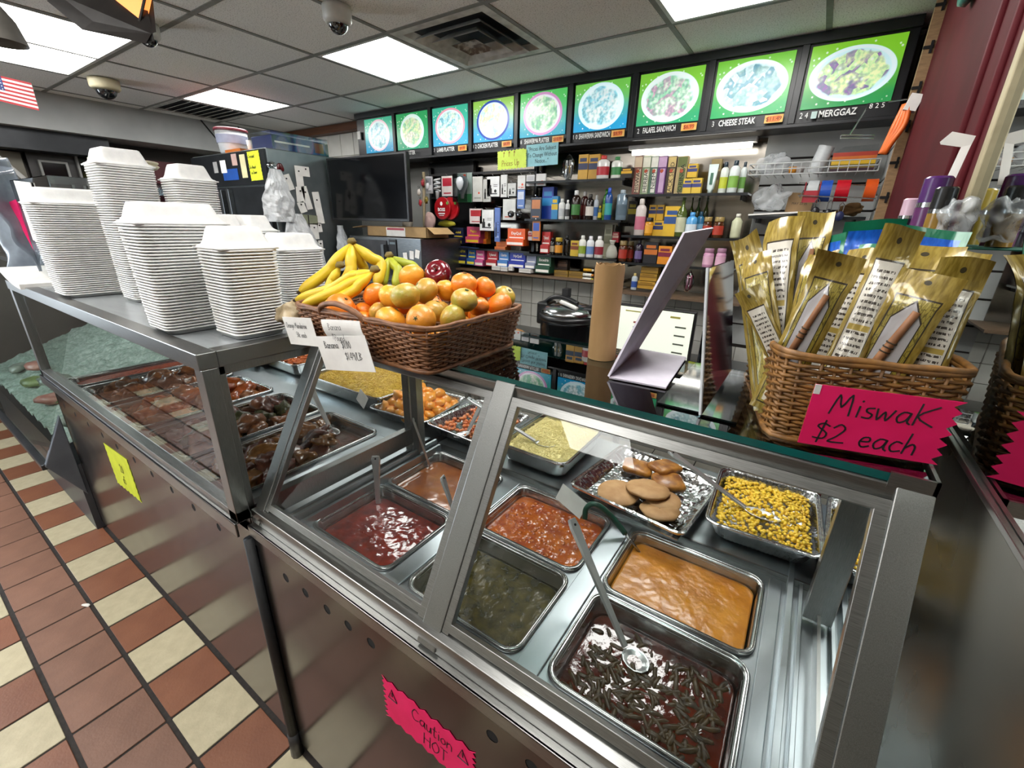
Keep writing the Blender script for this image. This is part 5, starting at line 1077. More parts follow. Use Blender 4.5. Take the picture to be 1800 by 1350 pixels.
rod=thing('tape_rod','wire peg rail carrying rolls of coloured tape','rail',(.03,2.86,1.84))
MB().tube([(-.15,2.855,1.852),(.185,2.855,1.83)],.003,6).tube([(-.14,2.80,1.79),(.185,2.80,1.772)],.003,6).obj('rail_wire',chrome,rod,world=True)
for x in (-.13,.18): MB().tube([(x,3.09,1.845),(x,2.80,1.782)],.003,6).obj('peg',chrome,rod,world=True)
for x,c,lab in ((-.085,'b4b8ba','clear packing tape roll in a red dispenser'),(-.028,'2450b0','blue tape roll on the peg rail'),(.040,'b81828','red tape roll on the peg rail'),(.150,'d8561c','orange tape roll on the peg rail')):
    t=thing('tape_roll',lab,'tape',(x,2.855,1.812),group=G); w_=.046 if c!='b81828' else .056
    MB().lathe([(.036,-w_/2),(.05,-w_/2),(.05,w_/2),(.036,w_/2),(.036,-w_/2)],28,cap=False).obj('tape_band',cm(c,.25),t,rot=(0,math.pi/2,0),smooth=True,auto=30); MB().lathe([(.034,-w_/2),(.036,-w_/2),(.036,w_/2),(.034,w_/2),(.034,-w_/2)],24,cap=False).obj('cardboard_core',cm('a89070',.8),t,rot=(0,math.pi/2,0))
    if c=='b4b8ba': MB().box(-.032,.03,-.05,-.046,-.055,.0).box(-.034,-.030,-.05,.03,-.055,.04).box(.028,.032,-.05,.03,-.055,.04).obj('dispenser',cm('a01828',.4),t)
for k,x in enumerate((-.05,.005,.055)):
    t=thing('key_padlock',['dark padlock hanging left below the tapes','dark padlock hanging in the middle below the tapes','navy padlock hanging right below the tapes'][k],'padlock',(x,2.80,1.735-.01*k),group=G)
    MB().tube([(-.009,0,0),(-.009,0,.03),(0,0,.042),(.009,0,.03),(.009,0,0)],.0022,6).obj('shackle',chrome,t); MB().ico((0,0,-.022),.024,2,sc=(.8,.4,1)).obj('lock_body',cm(['1a1a1e','14161c','16204a'][k],.3),t,smooth=True)
o=MB().box(-.06,.06,-.004,.004,-.05,.05).obj('kraft_envelope',cm('8f7350',.8),loc=(-.135,3.02,1.766),rot=(0,.05,0)); tag(o,'brown kraft envelope with faint print below the tapes','envelope',G); text('MAY 20 25',.016,inkm,o,(0,-.0046,-.005),rot=(math.pi/2,0,0),name='stamp_lettering')
crumple('paper_bag','crumpled brown paper bag below the orange tape','paper bag',(.10,2.99,1.728),(.05,.03,.025),cm('7a5a34',.8),9)
o=MB().add([(-.17,-.08,0),(.17,-.08,.02),(.17,.08,.02),(-.17,.08,0)],[(0,1,2,3)]).add([(-.17,-.08,-.008),(.17,-.08,.012),(.17,.08,.012),(-.17,.08,-.008)],[(3,2,1,0)]).obj('paper_stack',paper,loc=(-.19,2.96,1.703)); tag(o,'loose white papers lying below the plastic bag','papers',G); so=o.modifiers.new('s','SOLIDIFY'); so.thickness=.004
t=thing('white_bottle','pale green squeeze bottle behind the miswak packs','bottle',(-.405,2.86,1.573),group=G); MB().lathe([(.025,0),(.028,.01),(.028,.09),(.012,.11)],16).obj('bottle_body',cm('c6c9a8',.3),t,smooth=True); MB().lathe([(.012,.11),(.012,.13)],12).obj('cap',cm('d8d8cc'),t,smooth=True)
# sign holder arm and orange cord pack by the burgundy wall
t=thing('sign_holder','chrome price sign arm with black number card','sign holder',(.05,2.7,2.0),group=G)
MB().tube([(.10,2.62,2.135),(.05,2.62,2.13),(.012,2.62,2.02)],.003,6).tube([(.10,2.62,2.135),(.2,2.62,2.14)],.003,6).tube([(-.02,2.62,2.022),(.10,2.62,2.012),(.10,2.62,2.0),(-.02,2.62,2.01),(-.02,2.62,2.022)],.003,6).obj('arm_wire',chrome,t,world=True)
q=MB().box(.045,.115,2.60,2.603,2.108,2.134).obj('number_card',black,t,world=True); text('8 2 5',.026,whiteink,t,(.03,-.1012,.121),rot=(math.pi/2,0,0),name='card_lettering')
t=thing('extension_cable','orange extension cord bundle in a white wrapper','cord',(.15,2.46,1.92),group=G)
for k in range(4): MB().tube(smooth_path([(.004*k+.012,-.01*k+.01,.17),(.01*k-.002,-.008*k,.10),(-.012+.006*k,-.006*k,.04),(-.02+.004*k,0,.0)],4),.009,8).obj('cord_loop',cm('e8702a',.4),t,smooth=True)
MB().box(-.028,.012,-.03,.012,.145,.20).obj('wrapper',paper,t,rot=(0,.25,0))
# ================================================================== television, fridge, microwave, worktop things
t=thing('television','flat black television showing a dim ghostly reflection, beside the fridge','television',(-2.95,2.36,1.62))
MB().box(-.455,.455,0,.035,0,.46).obj('tv_body',black,t,bevel=.004); MB().box(-.435,.435,-.0015,.0,.02,.445).obj('screen',pm('tv_screen','07080b','050608',scale=3,rough=.12,spec=.25),t)
MB().box(-.04,.04,.035,.3,.2,.26).obj('wall_arm',black,t); MB().box(.36,.43,-.002,-.001,.006,.012).obj('brand_plate',cm('3a3c40'),t)
fr=pm('fridge_steel','767a7c','686c6e',scale=30,stretch=(1,1,12),rough=.3,metal=.9); frs=pm('fridge_side_grey','8f979a','7e8689',scale=6,rough=.32,metal=.85); fdk=pm('fridge_front_dark','33363a','292c30',scale=10,rough=.3,metal=.6)
F=thing('refrigerator','tall commercial refrigerator covered with papers and notes','refrigerator',(-4.05,2.2,0))
MB().box(-4.62,-3.435,1.90,2.68,0,2.10).obj('cabinet',frs,F,world=True,bevel=.006); MB().box(-4.62,-3.44,1.885,1.90,1.86,2.09).obj('header_panel',fdk,F,world=True)
for x0,x1 in ((-4.61,-4.04),(-4.01,-3.445)): 
    d=MB().box(x0,x1,1.865,1.90,.15,1.845).obj('door',fdk,F,world=True,bevel=.004); MB().box((x1-.07) if x0<-4.3 else x0+.02,(x1-.03) if x0<-4.3 else x0+.06,1.83,1.866,.8,1.83).obj('door_handle',fr,d,world=True,bevel=.003)
def card(lab,o_,u,v,w,h,m,cat='note',nm='paper_note',g='papers on the refrigerator'): return sign(nm,lab,cat,o_,u,v,w,h,m,group=g)
yl=pm('yellow_card','dce62a','d0da20',scale=15,rough=.7)
s=sign('yellow_notice','fluorescent yellow handwritten card on the fridge header','notice',(-3.585,1.882,1.985),(1,0,.02),(0,0,1),.17,.20,yl,'lrtb',8,.006); hand(['Croissant',' ','$3 #each',' of Dozen'],.024,inkm,s,-.075,.055,.003,1.5)
card('cream receipt slip on the fridge header',(-3.75,1.882,1.99),(1,0,0),(0,0,1),.08,.16,pm('cream_paper','d8d0a4','ccc498',scale=15,rough=.7)); card('blue sticker strip on the fridge header',(-3.97,1.882,1.94),(1,0,0),(0,0,1),.24,.08,cm('1f4fa0'))
card('white code sticker on the fridge header',(-4.06,1.880,2.0),(1,0,0),(0,0,1),.09,.09,paper); card('grey code sticker at the left of the fridge header',(-4.19,1.880,2.0),(1,0,0),(0,0,1),.07,.08,cm('a8a8a8')); card('photo sticker with a pink picture on the fridge header',(-3.87,1.880,2.04),(1,0,0),(0,0,1),.08,.08,cm('c8a8a0'))
SX=-3.432
notes=[(2.03,1.88,.07,.11,.3,'tilted white note below the red heart magnet'),(2.13,1.93,.06,.15,.0,'long white receipt right of the tilted note'),(2.19,1.97,.06,.07,.0,'square white slip at the top of the fridge side'),(2.12,1.80,.07,.11,-.05,'white note in the middle of the fridge side'),(2.17,1.78,.05,.17,.2,'narrow slanted receipt on the fridge side'),(2.12,1.71,.06,.08,.3,'small tilted slip under the middle note'),(2.26,1.71,.06,.24,.1,'long receipt strip by the television'),(2.20,1.53,.07,.12,.0,'white slip low on the fridge side'),(2.25,1.56,.04,.07,.1,'tiny white slip under the television edge'),(2.24,1.41,.04,.10,.0,'small white tag near the bottom of the fridge side')]
for y,z,w,h,a,lb in notes:
    s=card(lb,(SX,y,z),(0,math.cos(a),math.sin(a)),(0,-math.sin(a),math.cos(a)),w,h,paper)
    MB().lathe([(.006,0),(.006,.004)],8).obj('magnet',black,s,loc=(0,h*.25,.0))
s=card('pair of banknotes pinned to the fridge side',(SX,2.16,1.62),(0,1,-.05),(0,0,1),.16,.07,cm('8a8f78')); MB().box(-.004,.004,-.034,.034,0,.001).obj('fold_line',inkm,s)
t=thing('heart_magnet','dark red heart magnet on the fridge side','magnet',(SX+.004,1.985,1.98)); 
for sy in (-.012,.012): MB().ico((0,sy,.0),.02,2,sc=(.25,.75,1.5),rot=Matrix.Rotation(.35*(1 if sy>0 else -1),3,'X')).obj('heart_lobe',cm('5a1418',.3),t,smooth=True)
t=thing('suction_hook','clear suction hook holding the shopping bags','hook',(SX,1.925,1.98)); MB().lathe([(.035,0),(.02,.012),(.004,.016)],18).obj('suction_cup',clearp,t,rot=(0,math.pi/2,0),smooth=True); MB().tube([(.012,0,0),(.03,0,-.02),(.04,0,-.01)],.004,6).obj('hook_tip',chrome,t)
bagm=pm('white_plastic_bag','dcdee0','c3c7cb',scale=16,rough=.35,bump=.5,bscale=24)
def hangbag(lab,y,z,w,h,tilt,seed,mat=bagm,x=SX+.03):
    def f(u,v):
        ww=w*(.35+.65*min(1,v*1.8)); yy=(u-.5)*ww+tilt*v; zz=-h*v
        return (.02+.05*math.sin(math.pi*u)*min(1,v*2)+.02*mnoise.noise(Vector((u*5,v*6,seed)))+.008*mnoise.noise(Vector((u*14,v*16,seed))),yy,zz)
    o=MB().grid(f,24,30).obj('shopping_bag',mat,loc=(x-.02,y,z)); so=o.modifiers.new('s','SOLIDIFY'); so.thickness=.002; return tag(o,lab,'plastic bag','bags on the refrigerator')
b=hangbag('white shopping bag hanging from the suction hook',1.93,1.96,.24,.36,-.02,1); hangbag('lower white shopping bag bulging below the first',2.03,1.66,.34,.52,.06,4); hangbag('pale grey bag of paper cups hanging under the television',2.36,1.58,.14,.36,.02,7,pm('grey_bag','b8bcc0','9fa4a9',scale=14,rough=.5),x=SX+.12)
t=thing('plastic_tub','white plastic tub with dark red lid on the fridge','tub',(-4.13,2.02,2.10)); MB().lathe([(.085,0),(.10,.02),(.115,.17)],24).obj('tub_body',cm('c8ccd0',.4),t,smooth=True); MB().lathe([(.12,.168),(.122,.172),(.122,.185),(.115,.19)],24).obj('tub_lid',cm('6a2430',.4),t,smooth=True); MB().lathe([(.112,.08),(.115,.14)],24,cap=False).obj('tub_label',cm('9aa0b8',.5),t,smooth=True)
t=thing('blue_carton','long blue carton in clear wrap on the fridge','box',(-3.62,2.2,2.10)); MB().box(-.14,.14,-.22,.22,0,.10).obj('carton_body',cm('2a3a78'),t,bevel=.003); MB().box(.141,.1425,.12,.2,.02,.09).obj('picture_label',cm('9a6048'),t); MB().box(-.145,.145,-.225,.24,0,.125).obj('wrap',clearp,t); MB().box(.1405,.1415,-.2,.08,.05,.062).obj('print_line',whiteink,t)
o=MB().box(-.12,.12,-.05,.05,0,.02).obj('orange_packet',cm('c8702a'),loc=(-3.93,1.96,2.10)); tag(o,'flat orange packet on the fridge edge','packet'); 
for k in range(2): o=MB().lathe([(.02,0),(.028,.09)],14).obj('paper_cup',paper,loc=(-3.86+.07*k,2.02+.03*k,2.10),smooth=True); tag(o,['white paper cup beside the tub','taller white paper cup behind the orange packet'][k],'cup')
# microwave oven with an open cardboard box
t=thing('microwave','stainless commercial microwave under the television','microwave',(-2.84,2.62,1.17)); 
MB().box(-3.26,-2.43,2.40,2.85,1.17,1.505).obj('casing',fr,t,world=True,bevel=.005); MB().box(-3.22,-2.80,2.392,2.40,1.21,1.48).obj('door',pm('oven_door_dark','3c3e42','303236',scale=10,rough=.2),t,world=True,bevel=.003); MB().box(-2.83,-2.80,2.36,2.392,1.24,1.45).obj('handle',fr,t,world=True); p=MB().box(-2.77,-2.69,2.392,2.40,1.22,1.49).obj('control_panel',black,t,world=True)
MB().box(-2.76,-2.70,2.391,2.3925,1.455,1.47).obj('display',cm('6a7a80'),t,world=True)
for k,(x,z) in enumerate(((-2.60,1.37),(-2.53,1.385),(-2.47,1.395))): s=sign('white_slip',['leftmost white slip on the microwave side panel','middle white slip on the microwave side panel','rightmost white slip on the microwave side panel'][k],'note',(x,2.396,z),(1,0,.1-.15*k),(0,0,1),.045,.06,paper)
MB_=thing('metal_table','steel worktable holding the microwave','table',(-2.84,2.62,0)); MB().box(-3.3,-2.38,2.3,2.95,1.13,1.168).obj('table_top',steel,MB_,world=True,bevel=.004)
for x in (-3.26,-2.42):
    for y in (2.34,2.9): MB().box(x-.02,x+.02,y-.02,y+.02,0,1.13).obj('leg',steel,MB_,world=True)
kb=cm('a98a5e',.8); t=thing('cardboard_box','open brown cardboard box on the microwave','cardboard box',(-2.73,2.55,1.508))
MB().box(-.33,.33,-.12,-.116,0,.075).box(-.33,.33,.116,.12,0,.075).box(-.33,-.326,-.12,.12,0,.075).box(.326,.33,-.12,.12,0,.075).box(-.33,.33,-.12,.12,0,.004).obj('box_walls',kb,t); MB().bar((-.33,-.12,.075),(-.45,-.12,.06),.1,.003,(0,1,0)).obj('flap',kb,t); MB().bar((.33,0,.075),(.40,0,.03),.22,.003,(0,1,0)).obj('flap',kb,t); MB().box(-.10,.11,-.1225,-.1205,.005,.07).obj('shipping_label',paper,t); MB().box(-.09,.10,-.1235,-.1225,.05,.066).obj('label_print',cm('b03040'),t)
# worktable behind the counter with rice cooker, monitor, router
W=thing('work_table','steel worktable behind the steam table','table',(-.9,2.35,0)); MB().box(-2.2,.1,2.0,2.75,.86,.90).obj('table_top',steel,W,world=True,bevel=.004)
for x in (-2.15,-.9,.05):
    for y in (2.05,2.7): MB().box(x-.02,x+.02,y-.02,y+.02,0,.86).obj('leg',steel,W,world=True)
t=thing('rice_cooker','large black and steel rice cooker behind the glass counter','rice cooker',(-1.10,2.24,.902))
MB().lathe([(.15,0),(.165,.02),(.168,.2),(.172,.215)],32).obj('cooker_body',pm('cooker_dark_steel','2c2e31','222427',scale=8,rough=.22,metal=.8),t,smooth=True); MB().lathe([(.176,.213),(.178,.235),(.17,.245)],32).obj('rim_ring',black,t,smooth=True)
MB().lathe([(.168,.243),(.165,.265),(.14,.285),(.08,.30),(.002,.305)],32).obj('lid',pm('cooker_lid_steel','a8abad','989b9d',scale=8,rough=.18,metal=1),t,smooth=True)
MB().box(-.19,-.12,-.06,.06,.17,.30).obj('hinge_block',black,t,bevel=.012); MB().tube(smooth_path([(-.16,-.02,.29),(-.10,-.03,.33),(-.02,-.03,.335),(.06,-.03,.31)],5),.013,8).obj('lid_handle',black,t,smooth=True); MB().box(-.05,-.01,-.02,.02,.335,.385).obj('handle_tab',blackmat,t,bevel=.003); MB().tube(smooth_path([(-.03,-.06,.315),(.03,-.09,.31),(.09,-.10,.295)],4),.012,8).obj('rice_paddle',cm('dcdcd8',.4),t,smooth=True); MB().box(.10,.17,-.05,.05,.27,.30).obj('latch',black,t,bevel=.01)
o=crumple('snack_bag','crumpled bag of brown crackers beside the rice cooker','snack bag',(-1.42,2.12,.97),(.09,.06,.065),pm('cracker_bag','b08a5c','8a6238',scale=22,rough=.35,contrast=(.3,.7)),4,None)
t=thing('computer_monitor','small cashier monitor with a pale order screen','monitor',(-.645,2.30,.902)); MB().box(-.215,.215,0,.03,.055,.325).obj('monitor_body',black,t,bevel=.004); sc=MB().box(-.203,.203,-.0012,0,.067,.315).obj('screen',emitm('order_screen','cdd2c4',.75),t); MB().box(-.08,.08,-.03,.1,0,.012).obj('stand_foot',black,t); MB().box(-.03,.03,.03,.05,0,.2).obj('stand_neck',black,t)
for k in range(4): MB().box(.12,.175,-.002,-.0011,.10+.045*k,.108+.045*k).obj('screen_text',cm('5a5e58'),t)
for k in range(6): MB().box(-.10,-.085,-.002,-.0011,.09+.028*k,.10+.028*k).obj('screen_icon',cm(['4a6ab0','b07a3a','6a8ab0','8a5a4a','4a7a9a','a05050'][k]),t)
MB().box(-.15,.0,-.002,-.0011,.29,.296).box(.09,.14,-.002,-.0011,.282,.292).obj('screen_header',cm('b0a850'),t)
t=thing('router','black internet router with a row of small lights','router',(-.355,2.28,.902)); MB().box(-.035,.035,0,.16,0,.25).obj('router_body',blackgl,t,bevel=.012)
for k in range(6): MB().box(-.004,.004,-.0015,0,.05+.028*k,.054+.028*k).obj('status_light',emitm('led_%d'%k,(.8,.9,1),3.0),t)
t=thing('card_reader','stack of black routers with blue lights behind the miswak packs','router',(.02,2.35,.902)); 
for k in range(2): MB().box(-.12,.12,-.09,.09,.25+.1*k,.30+.1*k).obj('device',blackgl,t,bevel=.01); MB().box(-.03,.01,-.0915,-.09,.27+.1*k,.285+.1*k).obj('blue_light',emitm('blue_led_%d'%k,(.4,.6,1),4.0),t)
MB().box(-.13,-.12,-.09,.09,0,.41).obj('rack_side',blackmat,t); MB().box(.12,.13,-.09,.09,0,.41).obj('rack_side',blackmat,t)
o=crumple('cable_tangle','tangle of black cables on the worktable','cables',(-.25,2.18,.925),(.07,.06,.025),black,3,None); o=sign('loose_paper','loose white receipt lying on the worktable','paper',(-.2,2.10,.906),(1,0,0),(0,1,.02),.16,.10,paper)
# ================================================================== foam boxes
foam=pm('white_foam','dededc','d2d3d2',scale=40,rough=.55,sss=.05,bump=.05,bscale=200)
def foam_tray_mesh(w,d,h=.013):
    lp=[rrect(w*.9,d*.9,.022,3,-h),rrect(w-.012,d-.012,.02,3,-.0045),rrect(w,d,.022,3,-.0042),rrect(w+.001,d+.001,.022,3,-.002),rrect(w,d,.022,3,0),rrect(w-.014,d-.014,.018,3,0),rrect(w*.88,d*.88,.02,3,-h+.002)]
    return MB().loft(lp,cap0=True,cap1=True).mesh('foam_tray',foam,True)
def foam_lid_mesh(w,d,h,notch=None):
    N=30
    def f(u,v):
        x=(u-.5)*w;y=(v-.5)*d; e=min(w/2-abs(x),d/2-abs(y)); cx=max(0,abs(x)-(w/2-.03)); cy=max(0,abs(y)-(d/2-.03))
        if cx>0 and cy>0: e=.03-math.hypot(cx,cy)
        e=max(0,e); t=min(1,max(0,(e-.006)/.022)); z=.004*(1 if e>.0 else 0)+h*(t*t*(3-2*t))
        if notch:
            nx,ny=notch; q=abs((x if ny else y)-0); s_=(y if ny else x)*(ny or nx)
            k=max(0,1-max(0,q-.012)/.008)*max(0,min(1,(s_-(d if ny else w)*.12)/.02)); z-=k*h*.75*t
        return (x,y,max(z,.0))
    mb=MB().grid(f,N,N); mb.box(-w/2,w/2,-d/2,d/2,-.004,.0); return mb.mesh('foam_lid',foam,True)
def foam_stack(cx,cy,w,d,ztop,what,rz=0,notch=None,pitch=.0072,lean=(0,0),z0=1.3425,lidh=.042):
    n=int(round((ztop-z0-.012)/pitch)); tm_=foam_tray_mesh(w,d); r=random.Random(int(cx*1000))
    g='foam boxes in the '+what
    for i in range(n):
        t=i/n; k=.93+.07*t
        o=bpy.data.objects.new('foam_box',tm_); C.objects.link(o); gap=.004*sum(1 for q in (.22,.47,.71) if t>q)
        o.location=(cx+lean[0]*t+r.uniform(-.0008,.0008),cy+lean[1]*t+r.uniform(-.0008,.0008),z0+.0135+i*pitch); o.rotation_euler=(0,0,rz+r.uniform(-.008,.008)); o.scale=(k,k,1)
        tag(o,'white foam food box nested in the '+what,'foam box',g)
    o=bpy.data.objects.new('foam_box',foam_lid_mesh(w*1.0,d*1.0,lidh,notch)); C.objects.link(o); o.location=(cx+lean[0],cy+lean[1],z0+.0135+(n-1)*pitch+.0045); o.rotation_euler=(0,0,rz)
    tag(o,'white foam box with domed lid closing the '+what,'foam box',g)
foam_stack(-2.205,.495,.165,.225,1.655,'far left stack with a notched lid',notch=(0,0),lean=(-.02,0))
foam_stack(-1.93,.575,.145,.15,1.775,'tallest stack behind the others',lean=(0,0))
foam_stack(-1.80,.715,.13,.13,1.735,'second tallest stack beside the tallest one')
foam_stack(-1.345,.485,.145,.20,1.605,'wide stack at the counter front',lean=(-.012,0))
foam_stack(-1.165,.535,.135,.135,1.558,'small square stack at the counter corner')
foam_stack(-1.39,.80,.14,.15,1.532,'square stack behind the corner stack')
foam_stack(-1.575,.735,.15,.20,1.585,'notched stack behind the wide stack',notch=(1,0))
def foam_plate():
    t=thing('foam_plate','stack of cream foam plates sticking out behind the tallest boxes','foam plates',(-2.15,.66,1.77)); cf=cm('d8d2b8',.5)
    for k in range(2): MB().lathe([(.05,0),(.09,.012),(.1,.022),(.098,.024),(.05,.003)],24).obj('plate',cf,t,loc=(0,0,.012*k),smooth=True)
    MB().box(-.06,.06,-.06,.06,-.427,.0).obj('riser_box',paper,t)
foam_plate()
# clear plastic organiser on the left counter with pink card and papers
t=thing('plastic_organizer','clear plastic organiser box with papers and black boxes','organiser',(-2.52,.66,1.343))
MB().box(-.28,.28,-.20,-.197,0,.40).box(-.28,-.277,-.2,.2,0,.40).box(.277,.28,-.2,.2,0,.40).box(-.28,.28,.197,.2,0,.40).box(-.28,.28,-.2,.2,.398,.40).obj('clear_walls',clearp,t)
MB().box(-.20,.04,-.206,-.203,.16,.385).obj('white_sheet',paper,t,rot=(0,.06,0)); 
for k in range(3): MB().box(.02,.26,-.1,.15,.05+.105*k,.145+.105*k).obj('black_tray',cm(['2c3036','383c42','24282c'][k],.25),t,bevel=.003)
MB().tube([(-.1,-.152,.38),(.0,-.155,.25)],.002,5).obj('string',black,t); MB().box(-.27,.0,-.15,.15,.0,.06).obj('grey_tray',cm('8f9296',.4),t)
s=sign('pink_card','bent fluorescent pink card on the clear organiser','card',(-2.80,.47,1.56),(.35,.2,.12),(-.12,0,1),.07,.23,pm('hot_pink_card','e8246e','d81c62',scale=15,rough=.6))
o=MB().grid(lambda u,v:(-.25+.3*u,-.09+.18*v,.045*(1-u)**2+.01),12,4).obj('magazine_stack',paper,loc=(-2.62,.44,1.345)); so=o.modifiers.new('s','SOLIDIFY'); so.thickness=.02; tag(o,'curled stack of white leaflets beside the organiser','leaflets')
# ================================================================== wicker baskets
wick=pm('wicker_brown','8a5c38','5f3a20',scale=50,rough=.5,contrast=(.3,.7)); wick2=pm('wicker_honey','92652f','5e3e1a',scale=50,rough=.5,contrast=(.3,.7))
def basket(name,label,loc,rz,w,d,h,flare,mat,rows,r=.0026,step=.017,cut=None):
    t=thing(name,label,'basket',loc,rz)
    P0=rr_dense(w,d,.02,max(24,int((2*w+2*d)/step)//2*2)); n=len(P0)
    def at(i,z,off=0):
        x,y,_=P0[i%n]; k=z/h; s=1+flare*k/min(w,d)*2; L=math.hypot(x,y); 
        nx,ny=(x/abs(x) if abs(x)>w/2-.021 else 0),(y/abs(y) if abs(y)>d/2-.021 else 0); q=math.hypot(nx,ny) or 1
        X=x+nx/q*(flare*k+off); Y=y+ny/q*(flare*k+off); Z=z
        if cut: Z=z*cut(X,Y)
        return (X,Y,Z)
    wv=MB()
    for k in range(rows):
        z=.004+(h-.012)*k/(rows-1); wv.tube([at(i,z,.0034*(1 if (i+k)%2 else -1)) for i in range(n)],r,5,closed=True)
    o=wv.obj('weave',mat,t,smooth=True); o['kind']='stuff'
    st=MB()
    for i in range(n): st.tube([at(i,0),at(i,h)],.0022,5)
    o=st.obj('stakes',mat,t,smooth=True); o['kind']='stuff'
    for q in (0,1): MB().tube([tuple(Vector(at(i,h))+Vector((0,0,.002+.004*q+.0012*math.sin(i*1.3+q*2)))) for i in range(n)],.0046,6,closed=True).obj('rim',mat,t,smooth=True)
    MB().tube([at(i,.0,.003) for i in range(n)],.005,6,closed=True).obj('base_rim',mat,t,smooth=True)
    MB().box(-w/2+.006,w/2-.006,-d/2+.006,d/2-.006,0,.004).obj('base',mat,t)
    return t
ZT=1.3485
FB=basket('fruit_basket','low brown wicker basket piled with bananas and mandarins',(-.762,.708,ZT),0,.395,.290,.085,.022,wick,15)
for sx in (-1,):
    MB().tube(smooth_path([(-.10,-.165,.082),(-.085,-.172,.10),(-.03,-.176,.112),(.03,-.172,.10),(.045,-.165,.082)],4),.006,8).obj('handle',wick,FB,smooth=True)
MK=basket('wicker_basket','honey wicker basket holding miswak packs beside the mirror',(.058,.818,ZT),math.radians(13),.185,.275,.115,.012,wick2,20,r=.0027,step=.016,cut=None)
# bright pink price card on the honey basket
pk=pm('hot_pink_paper','f21c68','e6145c',scale=15,rough=.6)
ex=Vector((math.cos(math.radians(13)),math.sin(math.radians(13)),0)); ey=Vector((-ex.y,ex.x,0))
c0=Vector((.058,.818,ZT))-ey*(.1375+.026)+ex*.012+Vector((0,0,.048))
s=sign('price_card','hot pink zigzag card reading Miswak two dollars each','price card',c0,ex,(-.08*ey.x,-.08*ey.y,1),.150,.086,pk,'r',6,.012,seed=4)
hand([('MiswaK',.010),('$2 each',0)],.030,inkm,s,-.062,.006,.0021,1.35,xs=1.12)
MB().box(-.075,-.068,.030,.043,0,.0005).obj('torn_corner',paper,s)
# ================================================================== fruit
def fruitm(n,a,b,sc=22): return pm(n,a,b,scale=sc,rough=.34,bump=.18,bscale=420,coat=.15,contrast=(.35,.68),rndv=.06)
FM={'o':fruitm('mandarin_orange','e87a1c','d8620f'),'y':fruitm('mandarin_yellow','eca832','dc8e20'),'c':fruitm('mandarin_amber','e2962c','c8801e'),'t':fruitm('mandarin_tan','cc9a3c','a48834',26),'g':fruitm('mandarin_greenish','9c9838','c0963a',30)}
FM['o']=pm('mandarin_orange2','f08c26','e07416',scale=20,rough=.34,bump=.18,bscale=420,coat=.15,rndv=.06)
stemm=pm('stem_green','4a5a28','38461c',scale=60,rough=.6)
FR=[('o',-0.851,0.585,1.438,0.0333),('o',-0.825,0.660,1.461,0.0290),('o',-0.842,0.640,1.422,0.024),('t',-0.766,0.620,1.434,0.023),('y',-0.689,0.585,1.432,0.0305),('y',-0.745,0.640,1.466,0.0290),('g',-0.680,0.620,1.478,0.0307),('c',-0.602,0.585,1.444,0.0300),('y',-0.804,0.760,1.493,0.0331),('t',-0.690,0.690,1.480,0.0290),('y',-0.675,0.740,1.476,0.0260),('t',-0.632,0.655,1.447,0.0255),('g',-0.580,0.652,1.440,0.0285),('g',-0.575,0.682,1.473,0.0275),('o',-0.624,0.740,1.495,0.0295),('o',-0.600,0.785,1.487,0.0250),('o',-0.580,0.735,1.452,0.0235),('o',-0.568,0.795,1.450,0.0290),('g',-0.575,0.825,1.463,0.0265),('y',-0.580,0.745,1.426,0.0245),('o',-0.800,0.600,1.411,0.0255),('t',-0.660,0.700,1.437,0.024),('y',-0.64,0.605,1.392,0.022),('y',-0.60,0.63,1.395,0.023),('y',-0.633,0.800,1.46,0.024),
    ('y',-.72,.70,1.43,.027),('o',-.77,.70,1.44,.027),('c',-.64,.62,1.39,.026),('o',-.70,.62,1.39,.026),('y',-.60,.70,1.41,.026),('o',-.60,.76,1.42,.027),('y',-.67,.78,1.43,.028),('o',-.75,.77,1.43,.028),('c',-.80,.65,1.39,.026),('o',-.86,.70,1.40,.027),('y',-.585,.79,1.40,.026),('o',-.62,.68,1.385,.026)]
FL=['bright orange mandarin at the front left end of the pile','bright orange mandarin touching the banana tips, higher one','small orange mandarin tucked behind the front left one','tan mandarin behind the yellow-orange front one','large yellow-orange mandarin at the front beside the price cards','yellow-orange mandarin pressed against the big green one','large green mandarin with a wrinkled top in the upper middle','amber mandarin with a star stem facing front at the basket corner','yellow-orange mandarin at the top left of the apple','tan mandarin below the apple','orange mandarin between the tan one and the top right one','tan mandarin behind the amber corner one','olive mandarin at the front right of the basket corner','smooth green mandarin in the right middle','bright orange mandarin crowning the right side','orange mandarin behind the crowning right one','small orange mandarin below the green right one','bright orange mandarin at the right end of the pile','greenish mandarin at the far right back','yellow mandarin low on the right side','orange mandarin half hidden by the wicker handle']
for i,(k,x,y,z,r_) in enumerate(FR):
    lab=FL[i] if i<len(FL) else 'mandarin buried low in the fruit basket'
    t=thing('mandarin',lab,'mandarin',(x,y,z),0,'mandarins in the fruit basket'); t.rotation_euler=(0,0,0)
    mb=MB().ico((0,0,0),r_,3,sc=(1,1,.86),wob=.07,seed=i)
    mb.v=[(a,b,c-(r_*.10*max(0,1-math.hypot(a,b)/(r_*.35)) if c>0 else 0)) for a,b,c in mb.v]
    rot=(1.25,.1,.3) if i==7 else (rnd.uniform(-.9,.9),rnd.uniform(-.9,.9),rnd.uniform(0,6))
    o=mb.obj('fruit_body',FM[k],t,smooth=True,rot=rot)
    sb=MB()
    for q in range(5):
        a=q*1.2566; sb.tube([(0,0,r_*.80),(math.cos(a)*.0045,math.sin(a)*.0045,r_*.815)],[.0012,.0006],5)
    sb.ico((0,0,r_*.80),.002,1); sb.obj('stem_button',stemm,o)
t=thing('apple','dark red apple at the top of the fruit pile','apple',(-.755,.80,1.502))
